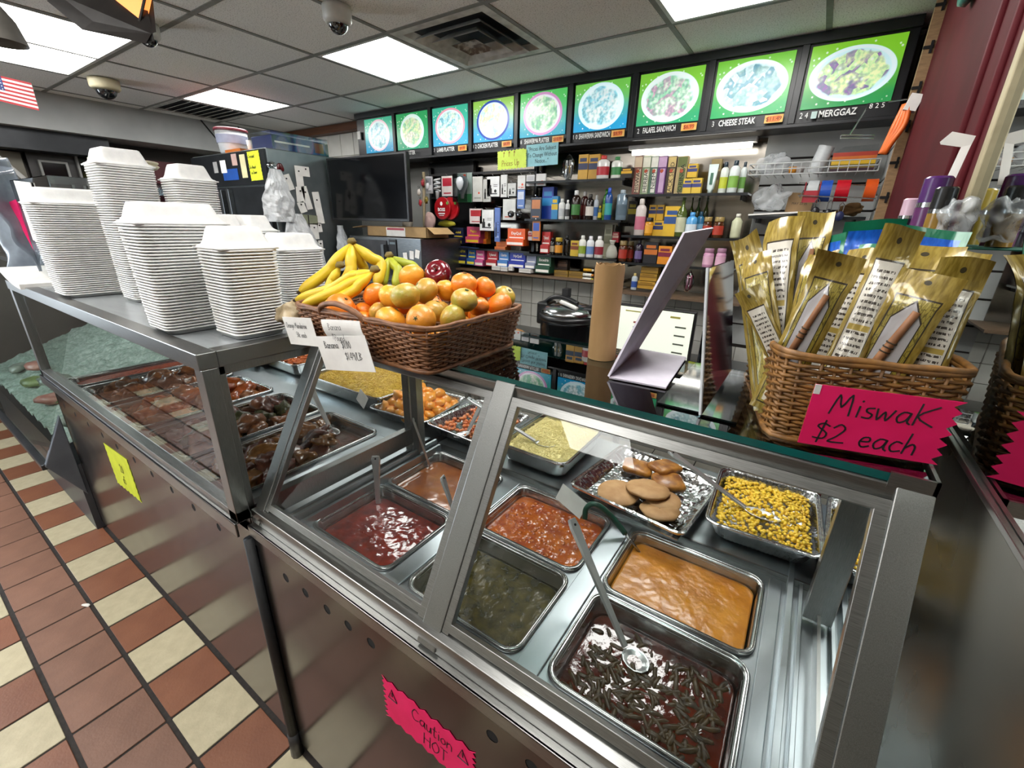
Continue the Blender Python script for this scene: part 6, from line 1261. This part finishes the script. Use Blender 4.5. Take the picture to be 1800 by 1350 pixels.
pr=[(.001,-.024),(.012,-.027),(.024,-.022),(.031,-.008),(.033,.006),(.028,.020),(.016,.027),(.006,.022),(.001,.016)]
MB().lathe(pr,24,cap=False).obj('apple_body',pm('apple_red','7a1420','5a0c1a',scale=14,rough=.18,coat=.4,contrast=(.3,.7)),t,smooth=True,rot=(.9,.5,0)); MB().tube([(0,0,.016),(.002,0,.03)],.0014,6).obj('stem',cm('4a3520'),t,rot=(.9,.5,0))
ban=pm('banana_yellow','e2c52e','c9a81c',scale=14,rough=.45,contrast=(.3,.75)); bang=pm('banana_greenish','b4b832','8f9a24',scale=10,rough=.45,contrast=(.3,.75)); bant=pm('banana_tip','3a2c14','2a1e0c',scale=40,rough=.8); banc=pm('banana_crown','7a6a34','5a4a22',scale=40,rough=.8)
def bunch(label,crown,tips,mat):
    t=thing('banana_bunch',label,'bananas',crown,group='bananas')
    c=Vector(crown)
    for mid,tip,R_ in tips:
        m_=Vector(mid)-c; e=Vector(tip)-c
        P=smooth_path([Vector((0,0,0)),m_*.22+e*.02,m_*.62+e*.06,m_,m_*.4+e*.62,e],5); k=len(P)-1
        def rad(q): return R_*(.30+.70*min(1,max(0,(q-.10)/.22))) if q<.5 else R_*(1-.75*max(0,(q-.80)/.20)**1.6)
        b=MB().tube(P,[rad(i/k) for i in range(k+1)],6).obj('banana',mat,t,smooth=True); sb=b.modifiers.new('s','SUBSURF'); sb.levels=1; sb.render_levels=1
        d=(P[-1]-P[-2]).normalized(); MB().tube([P[-1]-d*.003,P[-1]+d*.005],[R_*.30,R_*.22],6).obj('banana_tip',bant,b)
    MB().ico((0,0,.004),.011,2,sc=(1.3,1,.8),wob=.4,seed=2).obj('crown',banc,t,smooth=True)
bunch('largest yellow banana bunch standing upright at the back',(-1.005,.745,1.566),[((-1.035,.69,1.498),(-1.06,.615,1.447),.0175),((-.985,.72,1.50),(-.975,.675,1.452),.0175),((-.952,.79,1.515),(-.935,.755,1.46),.018),((-1.0,.77,1.50),(-.985,.74,1.45),.017)],ban)
bunch('single short banana stub in front of the large bunch',(-.965,.675,1.513),[((-.978,.655,1.478),(-.975,.635,1.448),.0135)],ban)
bunch('flat banana bunch lying with dark tips toward the front left',(-.828,.668,1.513),[((-.92,.622,1.470),(-1.012,.575,1.438),.0155),((-.885,.60,1.468),(-.945,.55,1.436),.0150),((-.85,.625,1.472),(-.885,.56,1.436),.0150),((-.87,.635,1.50),(-.94,.60,1.452),.0145)],ban)
bunch('small greenish banana bunch beside the apple',(-.958,.825,1.531),[((-.948,.80,1.495),(-.94,.78,1.455),.0145),((-.915,.815,1.50),(-.905,.79,1.455),.0145),((-.905,.86,1.508),(-.85,.84,1.475),.014)],bang)
crumple('plastic_wrap','crumpled clear wrap under the banana tips','plastic wrap',(-1.03,.60,1.395),(.05,.05,.035),pm('straw_wrap','b9a888','8a7654',scale=40,rough=.4,contrast=(.3,.7)),5,None)
# handwritten paper cards in front of the fruit basket
s=sign('price_card','white card with handwritten orange mandarin price','price card',(-.937,.533,1.380),(1,.03,.10),(-.25,-.12,1),.112,.066,paper,group='white price cards'); hand([('Orange Mandarine',.0),('50c each',.03)],.0135,inkm,s,-.048,.008,.0009,1.6,xs=.80)
s=sign('price_card','white card with handwritten banana prices','price card',(-.760,.518,1.363),(1,.02,.165),(.05,-.12,1),.165,.076,paper,group='white price cards'); hand([('Banana  $1.00',.008),('$1.49/LB',.068)],.0165,inkm,s,-.066,.012,.0012,1.5,xs=.98)
def curl(u,v): return (-.065+.13*u,-.02+.05*v,.010*math.sin(v*2.2)+.01*u*u-.004)
o=MB().grid(curl,12,10).obj('price_card',paper); o.matrix_world=frame_mat((-.755,.527,1.405),(1,.06,.12),(0,-.12,1)); so=o.modifiers.new('s','SOLIDIFY'); so.thickness=.0008; tag(o,'curled white paper with faded handwriting behind the banana card','price card','white price cards')
hand(['Banana',' ^Pound'],.015,inkm,o,-.03,.012,.001,1.5,z=.018,xs=.9)
# ================================================================== cardboard tube, sign holders
t=thing('cardboard_tube','brown cardboard roll core standing on the glass top','cardboard tube',(-.345,.873,ZT))
kr=pm('kraft_tube','a8865a','96754a',scale=16,stretch=(1,1,.4),rough=.8,bump=.15,bscale=90)
lp=[]; 
for z in (0,.05,.1,.15,.19,.2): lp.append([((.030-.002*(z>.19))*math.cos(a)+.002*mnoise.noise(Vector((math.cos(a)*2,z*20,1))),.030*math.sin(a),z+(.006*mnoise.noise(Vector((math.cos(a)*3,math.sin(a)*3,2))) if z>.19 else 0)) for a in [2*math.pi*i/32 for i in range(32)]])
inner=[[(x*.93,y*.93,z) for x,y,z in l] for l in (lp[-1],lp[0])]
MB().loft(lp+inner).obj('tube_wall',kr,t,smooth=True,auto=50)
wp=pm('worn_white_board','cfcad6','b6b0bd',scale=12,rough=.6,contrast=(.3,.7))
t=thing('sign_holder','worn white slanted sign holder seen from behind','sign holder',(-.23,.85,ZT))
MB().add([(-.276,.748,ZT+.001),(-.172,.756,ZT+.001),(-.190,.985,ZT+.001),(-.298,.985,ZT+.001)],[(0,1,2,3)]).add([(-.276,.748,ZT+.004),(-.172,.756,ZT+.004),(-.190,.985,ZT+.004),(-.298,.985,ZT+.004)],[(0,1,2,3)]).add([(-.276,.748,ZT+.001),(-.172,.756,ZT+.001),(-.172,.756,ZT+.004),(-.276,.748,ZT+.004)],[(0,1,2,3)]).obj('foot_plate',wp,t,world=True)
up=[(-.276,.748,ZT+.004),(-.298,.985,ZT+.004),(-.180,.985,1.622),(-.214,.90,1.612)]
m=MB(); m.add(up,[(0,1,2,3)]); o=m.obj('slanted_plate',wp,t,world=True); so=o.modifiers.new('s','SOLIDIFY'); so.thickness=.004
acry=glassm('acrylic',(.84,.87,.89),2.5,.06)
t=thing('acrylic_holder','clear acrylic sign holder with a bent foot beside the white one','sign holder',(-.13,.85,ZT))
def L_(x,y0,y1,zt,lean,th=.003):
    m=MB(); m.add([(x,y0,ZT),(x,y1,ZT),(x+lean,y1,zt),(x+lean,y0+.05,zt)],[(0,1,2,3)]).add([(x+th,y0,ZT),(x+th,y1,ZT),(x+lean+th,y1,zt),(x+lean+th,y0+.05,zt)],[(3,2,1,0)]); return m
L_(-.096,.672,.95,1.565,-.035).obj('upright_plate',acry,t,world=True); MB().box(-.096,-.045,.672,.95,ZT,ZT+.003).obj('foot_plate',acry,t,world=True); MB().box(-.165,-.10,.68,.95,ZT,ZT+.003).obj('second_foot',acry,t,world=True)
MB().tube([(-.096,.672,ZT+.002),(-.131,.722,1.565)],.0025,6).obj('plate_edge',pm('acrylic_edge','c4c8cc','b4b8bc',scale=20,rough=.2),t,world=True)
# ================================================================== miswak packs
def uvnode(N,L):
    uv=N.new('ShaderNodeUVMap'); sp=N.new('ShaderNodeSeparateXYZ'); L.new(uv.outputs[0],sp.inputs[0]); return uv,sp.outputs[0],sp.outputs[1]
def pack_mat(kind):
    m=bpy.data.materials.new('pouch_'+kind); m.use_nodes=True; nt=m.node_tree; N=nt.nodes; L=nt.links; b=N['Principled BSDF']
    uv,u,v=uvnode(N,L)
    def M(op,a,c=None,cl=False):
        x=N.new('ShaderNodeMath'); x.operation=op; x.use_clamp=cl
        for i,q in enumerate((a,c)):
            if q is None: continue
            if isinstance(q,(int,float)): x.inputs[i].default_value=q
            else: L.new(q,x.inputs[i])
        return x.outputs[0]
    def rect(u0,u1,v0,v1): return M('MULTIPLY',M('MULTIPLY',M('GREATER_THAN',u,u0),M('LESS_THAN',u,u1)),M('MULTIPLY',M('GREATER_THAN',v,v0),M('LESS_THAN',v,v1)))
    def mix(f,a,c):
        x=N.new('ShaderNodeMix'); x.data_type='RGBA'; L.new(f,x.inputs[0])
        for s,q in ((6,a),(7,c)):
            if isinstance(q,tuple): x.inputs[s].default_value=(*q,1)
            else: L.new(q,x.inputs[s])
        return x.outputs[2]
    ns=N.new('ShaderNodeTexNoise'); ns.inputs['Scale'].default_value=14; L.new(uv.outputs[0],ns.inputs[0])
    rp=N.new('ShaderNodeValToRGB'); rp.color_ramp.elements[0].position=.35; rp.color_ramp.elements[1].position=.65
    gold=('7c6722','a08a3e') if kind!='blue' else ('0f4fb0','1a66d0')
    rp.color_ramp.elements[0].color=(*hx(gold[0]),1); rp.color_ramp.elements[1].color=(*hx(gold[1]),1); L.new(ns.outputs['Fac'],rp.inputs[0]); col=rp.outputs[0]
    if kind=='blue':
        col=mix(rect(.10,.90,.02,.955),hx('0d6a4a'),col)
    else:
        dark=hx('2a2010'); col=mix(rect(.13,.87,.05,.86),col,dark)
        if kind=='back':
            wv=N.new('ShaderNodeTexWave'); wv.bands_direction='Y'; wv.inputs['Scale'].default_value=10; wv.inputs['Distortion'].default_value=1.0; L.new(uv.outputs[0],wv.inputs[0])
            n2=N.new('ShaderNodeTexNoise'); n2.inputs['Scale'].default_value=26; L.new(uv.outputs[0],n2.inputs[0])
            ink=M('MULTIPLY',M('GREATER_THAN',wv.outputs['Fac'],.62),M('GREATER_THAN',n2.outputs['Fac'],.46)); ink=M('MULTIPLY',ink,rect(.22,.78,.08,.82))
            inner=mix(ink,hx('c9c4b8'),hx('3c342c')); inner=mix(rect(.2,.8,.50,.53),inner,hx('a89040')); col=mix(rect(.155,.845,.06,.85),col,inner)
        else:
            n2=N.new('ShaderNodeTexVoronoi'); n2.feature='DISTANCE_TO_EDGE'; n2.inputs['Scale'].default_value=20; L.new(uv.outputs[0],n2.inputs[0])
            orn=mix(M('LESS_THAN',n2.outputs[0],.06),hx('958638'),hx('665a1c')); col=mix(rect(.155,.845,.06,.85),col,orn)
            if kind=='front':
                dome=M('ADD',v,M('MULTIPLY',M('ABSOLUTE',M('SUBTRACT',u,.5)),.45)); win=M('MULTIPLY',rect(.25,.75,.30,2),M('LESS_THAN',dome,.83)); wo=M('MULTIPLY',rect(.23,.77,.29,2),M('LESS_THAN',dome,.845))
                col=mix(wo,col,dark); col=mix(win,col,hx('b4b2b4')); col=mix(rect(.25,.75,.075,.14),col,hx('d0cab8'))
        hole=M('SUBTRACT',1.0,M('GREATER_THAN',M('ADD',M('POWER',M('MULTIPLY',M('SUBTRACT',u,.5),17),2),M('POWER',M('MULTIPLY',M('SUBTRACT',v,.945),75),2)),1.0)); col=mix(hole,col,hx('3a3424'))
    L.new(col,b.inputs['Base Color']); b.inputs['Metallic'].default_value=.15; b.inputs['Roughness'].default_value=.3; b.inputs['Coat Weight'].default_value=.5; b.inputs['Coat Roughness'].default_value=.08
    n4=N.new('ShaderNodeTexNoise'); n4.inputs['Scale'].default_value=9; n4.inputs['Detail'].default_value=2; L.new(uv.outputs[0],n4.inputs[0]); bp=N.new('ShaderNodeBump'); bp.inputs['Strength'].default_value=.25; bp.inputs['Distance'].default_value=.003; L.new(n4.outputs['Fac'],bp.inputs['Height']); L.new(bp.outputs[0],b.inputs['Normal'])
    return m
PM={k:pack_mat(k) for k in('front','back','gold','blue')}
stickm=pm('miswak_stick','9a6a44','7a4e2e',scale=40,stretch=(1,1,.3),rough=.6)
PK=[
('back',(-0.057,0.860,1.643),(-0.029,0.800,1.466),0.048,'gold miswak pack with printed back standing tallest at the left'),
('front',(-0.015,0.900,1.652),(-0.002,0.835,1.507),0.046,'gold miswak pack behind the tallest one'),
('gold',(-0.106,0.870,1.606),(-0.060,0.800,1.493),0.042,'gold miswak pack with bent header at the far left'),
('gold',(-0.082,0.790,1.587),(-0.045,0.755,1.484),0.044,'gold miswak pack with plain header, second from the left'),
('back',(-0.072,0.720,1.540),(-0.022,0.712,1.462),0.030,'small gold pack tilted left with barcode showing'),
('front',(0.030,0.708,1.594),(0.003,0.703,1.454),0.048,'gold miswak pack with stick window in the front centre'),
('front',(0.006,0.810,1.597),(0.007,0.765,1.487),0.038,'gold pack tucked behind the front centre pack'),
('back',(0.060,0.815,1.598),(0.040,0.748,1.478),0.044,'gold miswak pack leaning right behind the centre'),
('back',(0.088,0.775,1.624),(0.062,0.722,1.458),0.040,'curled gold pack with white printed side near the middle'),
('gold',(0.120,0.810,1.612),(0.108,0.780,1.484),0.072,'wide gold pack with a punched header at the right'),
('front',(0.124,0.738,1.575),(0.100,0.728,1.456),0.060,'gold miswak pack with stick window in the front right'),
('back',(0.157,0.785,1.585),(0.145,0.745,1.461),0.046,'gold pack with printed back leaning at the right end'),
('gold',(0.168,0.840,1.604),(0.152,0.800,1.461),0.042,'gold pack with curled header next to the mirror'),
('blue',(0.005,0.880,1.616),(0.013,0.850,1.519),0.052,'blue pack with green edge behind the centre'),
('blue',(0.066,0.915,1.634),(0.060,0.880,1.521),0.072,'blue pack with green edge standing highest in the middle'),
('blue',(0.074,0.870,1.608),(0.072,0.845,1.514),0.048,'blue pack half hidden under the tallest blue pack'),
('blue',(0.135,0.895,1.628),(0.120,0.868,1.509),0.075,'blue pack with green edge at the back right')]
for i,(kind,T,Bm,W_,lab) in enumerate(PK):
    T=Vector(T);Bm=Vector(Bm); dv=(T-Bm); Bt=Bm-dv*((Bm.z-1.365)/dv.z); Bt.x=max(-.03,min(.15,Bt.x)); Bt.y=max(.705,min(.93,Bt.y)); dv=T-Bt; Lp=dv.length
    v=dv.normalized(); nrm=Vector((-.25+.06*(i%3),-1,.15)); u=v.cross(nrm).normalized()*-1
    if u.x<0: u=-u
    n=u.cross(v).normalized(); 
    if n.y>0: n=-n
    o_=thing('miswak_pack',lab,'pack',tuple(Bt),group='packs in the honey basket')
    NU,NV=12,26; vs=[];uvs=[]
    def P(a,q,side):
        thick=.007*max(0,1-(2*a-1)**2)**.6*min(1,max(0,(.88-q)/.1))*min(1,q/.06) if q<.88 else 0
        bend=.006*math.sin(q*3.1+i)+ (.010*math.sin(a*3.5+i*1.7)*max(0,(q-.8)/.2)) + (.018*((i%3)-1)*max(0,(q-.84)/.16)**2) + .002*mnoise.noise(Vector((a*4,q*9,i)))
        wv=W_*(1+.06*(q>.83)); 
        return u*((a-.5)*wv)+v*(q*Lp)+n*(bend+side*(thick+.0006))
    mb=MB(); 
    for side in (1,-1): mb.grid(lambda a,q:P(a,q,side),NU,NV)
    # close the seam
    k=(NU+1)*(NV+1)
    ob=mb.obj('pouch',PM[kind],o_,smooth=True); me=ob.data; ul=me.uv_layers.new(name='UVMap')
    for lp_ in me.loops:
        vi=lp_.vertex_index%k; ul.data[lp_.index].uv=((vi%(NU+1))/NU,(vi//(NU+1))/NV)
    if kind=='front':
        a=P(.38,.36,1)+n*.003; c=P(.60,.78,1)+n*.003
        MB().tube([a,a.lerp(c,.33),a.lerp(c,.66),c],[W_*.085,W_*.09,W_*.08,W_*.075],8).obj('miswak_stick',stickm,o_,smooth=True)
        for q in (.38,.45,.52):
            c2=a.lerp(c,q); d_=(c-a).normalized(); MB().tube([c2-d_*.0008,c2+d_*.0008],W_*.105,8).obj('print_band',bant,o_,smooth=True)
# small shelf on the burgundy wall with perfume bottles and a bag
G2='things on the side shelf'
t=thing('side_shelf','small green wire shelf on the burgundy wall','shelf',(.15,1.16,1.60)); gw=pm('green_wire','2f6a58','255647',scale=20,rough=.4)
for k in range(8): MB().tube([(.105,1.00+.045*k,1.60),(.20,1.00+.045*k,1.60)],.0018,5).obj('wire',gw,t,world=True)
for x in (.105,.2): MB().tube([(x,.99,1.60),(x,1.33,1.60)],.002,5).obj('side_wire',gw,t,world=True)
MB().tube([(.105,.99,1.625),(.105,1.33,1.625)],.002,5).obj('guard_wire',gw,t,world=True)
def perf(lab,x,y,c1,c2,h,r_):
    t=thing('perfume_bottle',lab,'perfume bottle',(x,y,1.603),group=G2); MB().lathe([(r_,0),(r_,h*.55)],16).obj('bottle_body',cm(c1,.25),t,smooth=True,auto=40); MB().lathe([(r_*1.02,h*.55),(r_*1.02,h*.62)],16).obj('silver_band',chrome,t,smooth=True,auto=40); MB().lathe([(r_*.98,h*.62),(r_*.96,h*.97),(r_*.8,h)],16).obj('cap',cm(c2,.25),t,smooth=True,auto=40)
perf('purple perfume can with silver band on the side shelf',.150,1.10,'5a2a5a','4a2060',0.111,0.021); perf('gold perfume bottle left of the purple can',.165,1.22,'8a7a2a','a08c30',0.098,0.019); perf('gold bottle with black cap right of the purple can',.158,1.055,'8a6a2a','141414',0.091,0.016); perf('dark striped bottle in front of the purple can',.128,1.13,'1a1420','c8a8b8',0.078,0.015)
o=crumple('plastic_bag','clear bag of white items on the side shelf','plastic bag',(.172,1.02,1.642),(.020,.05,.032),milky,11,G2)
o=MB().add([(.138,1.13,1.772),(.150,1.13,1.787),(.182,1.13,1.778),(.180,1.13,1.765),(.172,1.12,1.70),(.160,1.12,1.70),(.168,1.13,1.762),(.140,1.13,1.768)],[(0,1,6,7),(1,2,3,6),(3,4,5,6)]).obj('paper_strip',paper); so=o.modifiers.new('s','SOLIDIFY'); so.thickness=.001; tag(o,'bent white paper strip sticking up from the side shelf','paper',G2)

# grey translucent plastic draped at the far left edge
def dr(u,v):
    x=-3.22+.42*u; z=1.36+.50*v; return (x,.44+.05*math.sin(u*9+v*2)+.03*mnoise.noise(Vector((u*5,v*4,2)))+.06*v*(1-u),z-.10*u*v)
o=MB().grid(dr,40,30).obj('plastic_drape',pm('blue_grey_plastic','8f9aa6','6c7682',scale=10,rough=.2,alpha=.7,bump=.4,bscale=18),smooth=True); so=o.modifiers.new('s','SOLIDIFY'); so.thickness=.002; tag(o,'blue grey translucent plastic draped over the deli case at the left edge','plastic sheet')
# ================================================================== signs on the counter fronts, ceiling fittings, flag
s=sign('caution_card','hot pink zigzag card with handwritten caution hot on the steam table front','warning card',(-.44,.3845,.672),(1,0,.0),(0,0,1),.25,.125,pk,'lrtb',8,.010,seed=3)
hand([('Caution',.045),('HOT',.075)],.036,inkm,s,-.085,.008,.002,1.35,xs=1.0)
for x in (-.108,.082): 
    MB().tube([(x,.012,.001),(x+.012,.042,.001),(x+.026,.012,.001)],.0008,4,closed=True).obj('warning_triangle',inkm,s); MB().box(x+.0115,x+.0135,.02,.032,.0004,.001).obj('warning_mark',inkm,s)
s=sign('price_card','wrinkled lime yellow card stuck on the left counter front','price card',(-2.14,.3845,.645),(1,0,.06),(-.05,0,1),.28,.19,pm('lime_yellow_card','d4e02c','c6d224',scale=15,rough=.6,bump=.3,bscale=12),'lrb',7,.007,seed=5)
hand(['   20','  35'],.04,pm('olive_ink','6a6a20','5a5a1a',scale=40,rough=.6),s,-.05,.0,.004,1.4)
o=MB().ico((0,0,0),.012,2,sc=(1.8,.6,.3),wob=.5).obj('paper_scrap',paper,loc=(-2.34,.17,.003),rot=(0,0,.5)); tag(o,'scrap of white paper on the cream and brown floor tiles','paper scrap')
o=MB().ico((0,0,0),.006,2,sc=(1,1,.3),wob=.4).obj('paper_scrap',paper,loc=(-1.0,.11,.002)); tag(o,'tiny white crumb on the grout near the joint','crumb')
# dome cameras
wcam=pm('camera_white','cfcfca','c2c2bd',scale=20,rough=.4); wcb=pm('camera_cream','b8b094','aaa286',scale=20,rough=.5); dome=pm('camera_dome','0c1014','07090c',scale=20,rough=.04,coat=1)
def domecam(lab,x,y,z,body,tilt=(0,0,0),r_=.06):
    t=thing('security_camera',lab,'security camera',(x,y,z)); 
    MB().lathe([(r_,0),(r_*1.02,-.012),(r_,-.05),(r_*.86,-.062)],28).obj('camera_body',body,t,smooth=True)
    MB().ico((0,0,-.058),r_*.72,3,sc=(1,1,1.0)).obj('camera_dome',dome,t,smooth=True,rot=tilt); MB().lathe([(r_*.84,-.060),(r_*.70,-.068),(r_*.66,-.06)],28,cap=False).obj('dome_ring',body,t,smooth=True)
domecam('white dome security camera near the big square diffuser',-1.965,1.50,2.495,wcam); domecam('cream dome security camera at the far left ceiling',-4.33,1.33,2.495,wcb,r_=.085); domecam('white security camera beside the hanging lantern',-2.93,1.12,2.495,wcam,r_=.055)
# hanging lantern with orange glass
t=thing('hanging_lantern','dark metal lantern with glowing orange glass at the top left','lantern',(-1.95,.62,2.13)); lm=pm('lantern_dark','2e2c2b','232120',scale=20,rough=.4,metal=.4)
MB().add([(-2.06,.545,2.215),(-1.97,.585,2.14),(-1.80,.68,2.105),(-1.79,.70,2.115),(-1.84,.72,2.22),(-1.98,.64,2.26)],[(0,1,2,3,4,5)]).add([(-2.04,.57,2.235),(-1.95,.61,2.165),(-1.80,.70,2.135),(-1.79,.71,2.14),(-1.84,.74,2.24),(-1.97,.66,2.28)],[(5,4,3,2,1,0)]).add([(-2.06,.545,2.215),(-1.97,.585,2.14),(-1.80,.68,2.105),(-1.80,.70,2.135),(-1.95,.61,2.165),(-2.04,.57,2.235)],[(0,1,4,5),(1,2,3,4)]).obj('metal_shade',lm,t,world=True)
MB().add([(-1.92,.655,2.24),(-1.84,.695,2.175),(-1.82,.72,2.25),(-1.90,.68,2.31)],[(0,1,2,3)]).add([(-1.915,.67,2.24),(-1.835,.71,2.175),(-1.815,.735,2.25),(-1.895,.695,2.31)],[(3,2,1,0)]).obj('orange_glass',emitm('lantern_glow','e89048',1.2),t,world=True)
MB().tube([(-1.88,.685,2.19),(-1.87,.70,2.30)],.004,6).tube([(-1.842,.692,2.17),(-1.82,.72,2.25)],.004,6).obj('glass_frame',lm,t,world=True); MB().tube([(-1.90,.68,2.28),(-1.90,.68,2.5)],.006,8).obj('hanging_rod',lm,t,world=True)
t=thing('lamp_shade','grey bell shaped lamp shade hanging at the left edge','lamp',(-2.17,.44,2.10)); MB().lathe([(.06,0),(.058,.01),(.045,.06),(.02,.10),(.008,.12)],24,cap=False).obj('shade',pm('shade_grey','6a6862','5c5a55',scale=15,rough=.5),t,smooth=True); MB().tube([(0,0,.11),(0,0,.40)],.004,6).obj('hanging_cord',black,t)
# small flag
fl_=thing('flag','small United States paper flag hanging from the ceiling','flag',(-2.52,.50,2.03)); O=Vector((-2.56,.438,2.0)); FU=Vector((.89,.44,-.20)).normalized(); FV=Vector((.12,-.1,1)); FV=(FV-FU*FV.dot(FU)).normalized()
W_,H_=.20,.082; rd=cm('b8242c',.6); bl=cm('26387a',.6)
for k in range(13):
    def sf(u,v,k=k): 
        p=O+FU*(W_*u)+FV*(H_*((k+v)/13)); return tuple(p)
    m=MB().grid(sf,6,1); o=m.obj('stripe',rd if k%2==0 else paper,fl_,world=True)
m=MB().grid(lambda u,v:tuple(O+FU*(W_*.42*u)+FV*(H_*(6/13+7/13*v))+FU.cross(FV)*.0006*(1)),2,2); m.obj('canton',bl,fl_,world=True)
m=MB().grid(lambda u,v:tuple(O+FU*(W_*.42*u)+FV*(H_*(6/13+7/13*v))-FU.cross(FV)*.0006),2,2); m.obj('canton',bl,fl_,world=True)
for sd in (1,-1):
    for i in range(6):
        for j in range(5):
            c=O+FU*(W_*.42*(i+.5)/6)+FV*(H_*(6/13+7/13*(j+.5)/5))+FU.cross(FV)*.0012*sd
            m=MB(); P=[c+(FU*math.cos(a)+FV*math.sin(a))*(.0028 if q%2==0 else .0012) for q,a in enumerate([math.pi/2+q*math.pi/5 for q in range(10)])]; m.add(P,[tuple(range(10))]); m.obj('star',paper,fl_,world=True)
MB().tube([O+FV*H_+FU*.02,Vector((-2.54,.45,2.5))],.0012,5).obj('string',black,fl_,world=True)
# wall clock with green rim
t=thing('wall_clock','round clock with green rim high on the burgundy wall','clock',(.2,1.86,2.29)); MB().lathe([(.085,0),(.095,.008),(.09,.024),(.075,.026),(.072,.016)],32,cap=False).obj('clock_rim',cm('2a7a6a',.3),t,rot=(0,-math.pi/2,0),smooth=True); MB().lathe([(.074,.012),(.074,.016)],32).obj('clock_face',cm('c0d8dc',.2),t,rot=(0,-math.pi/2,0))
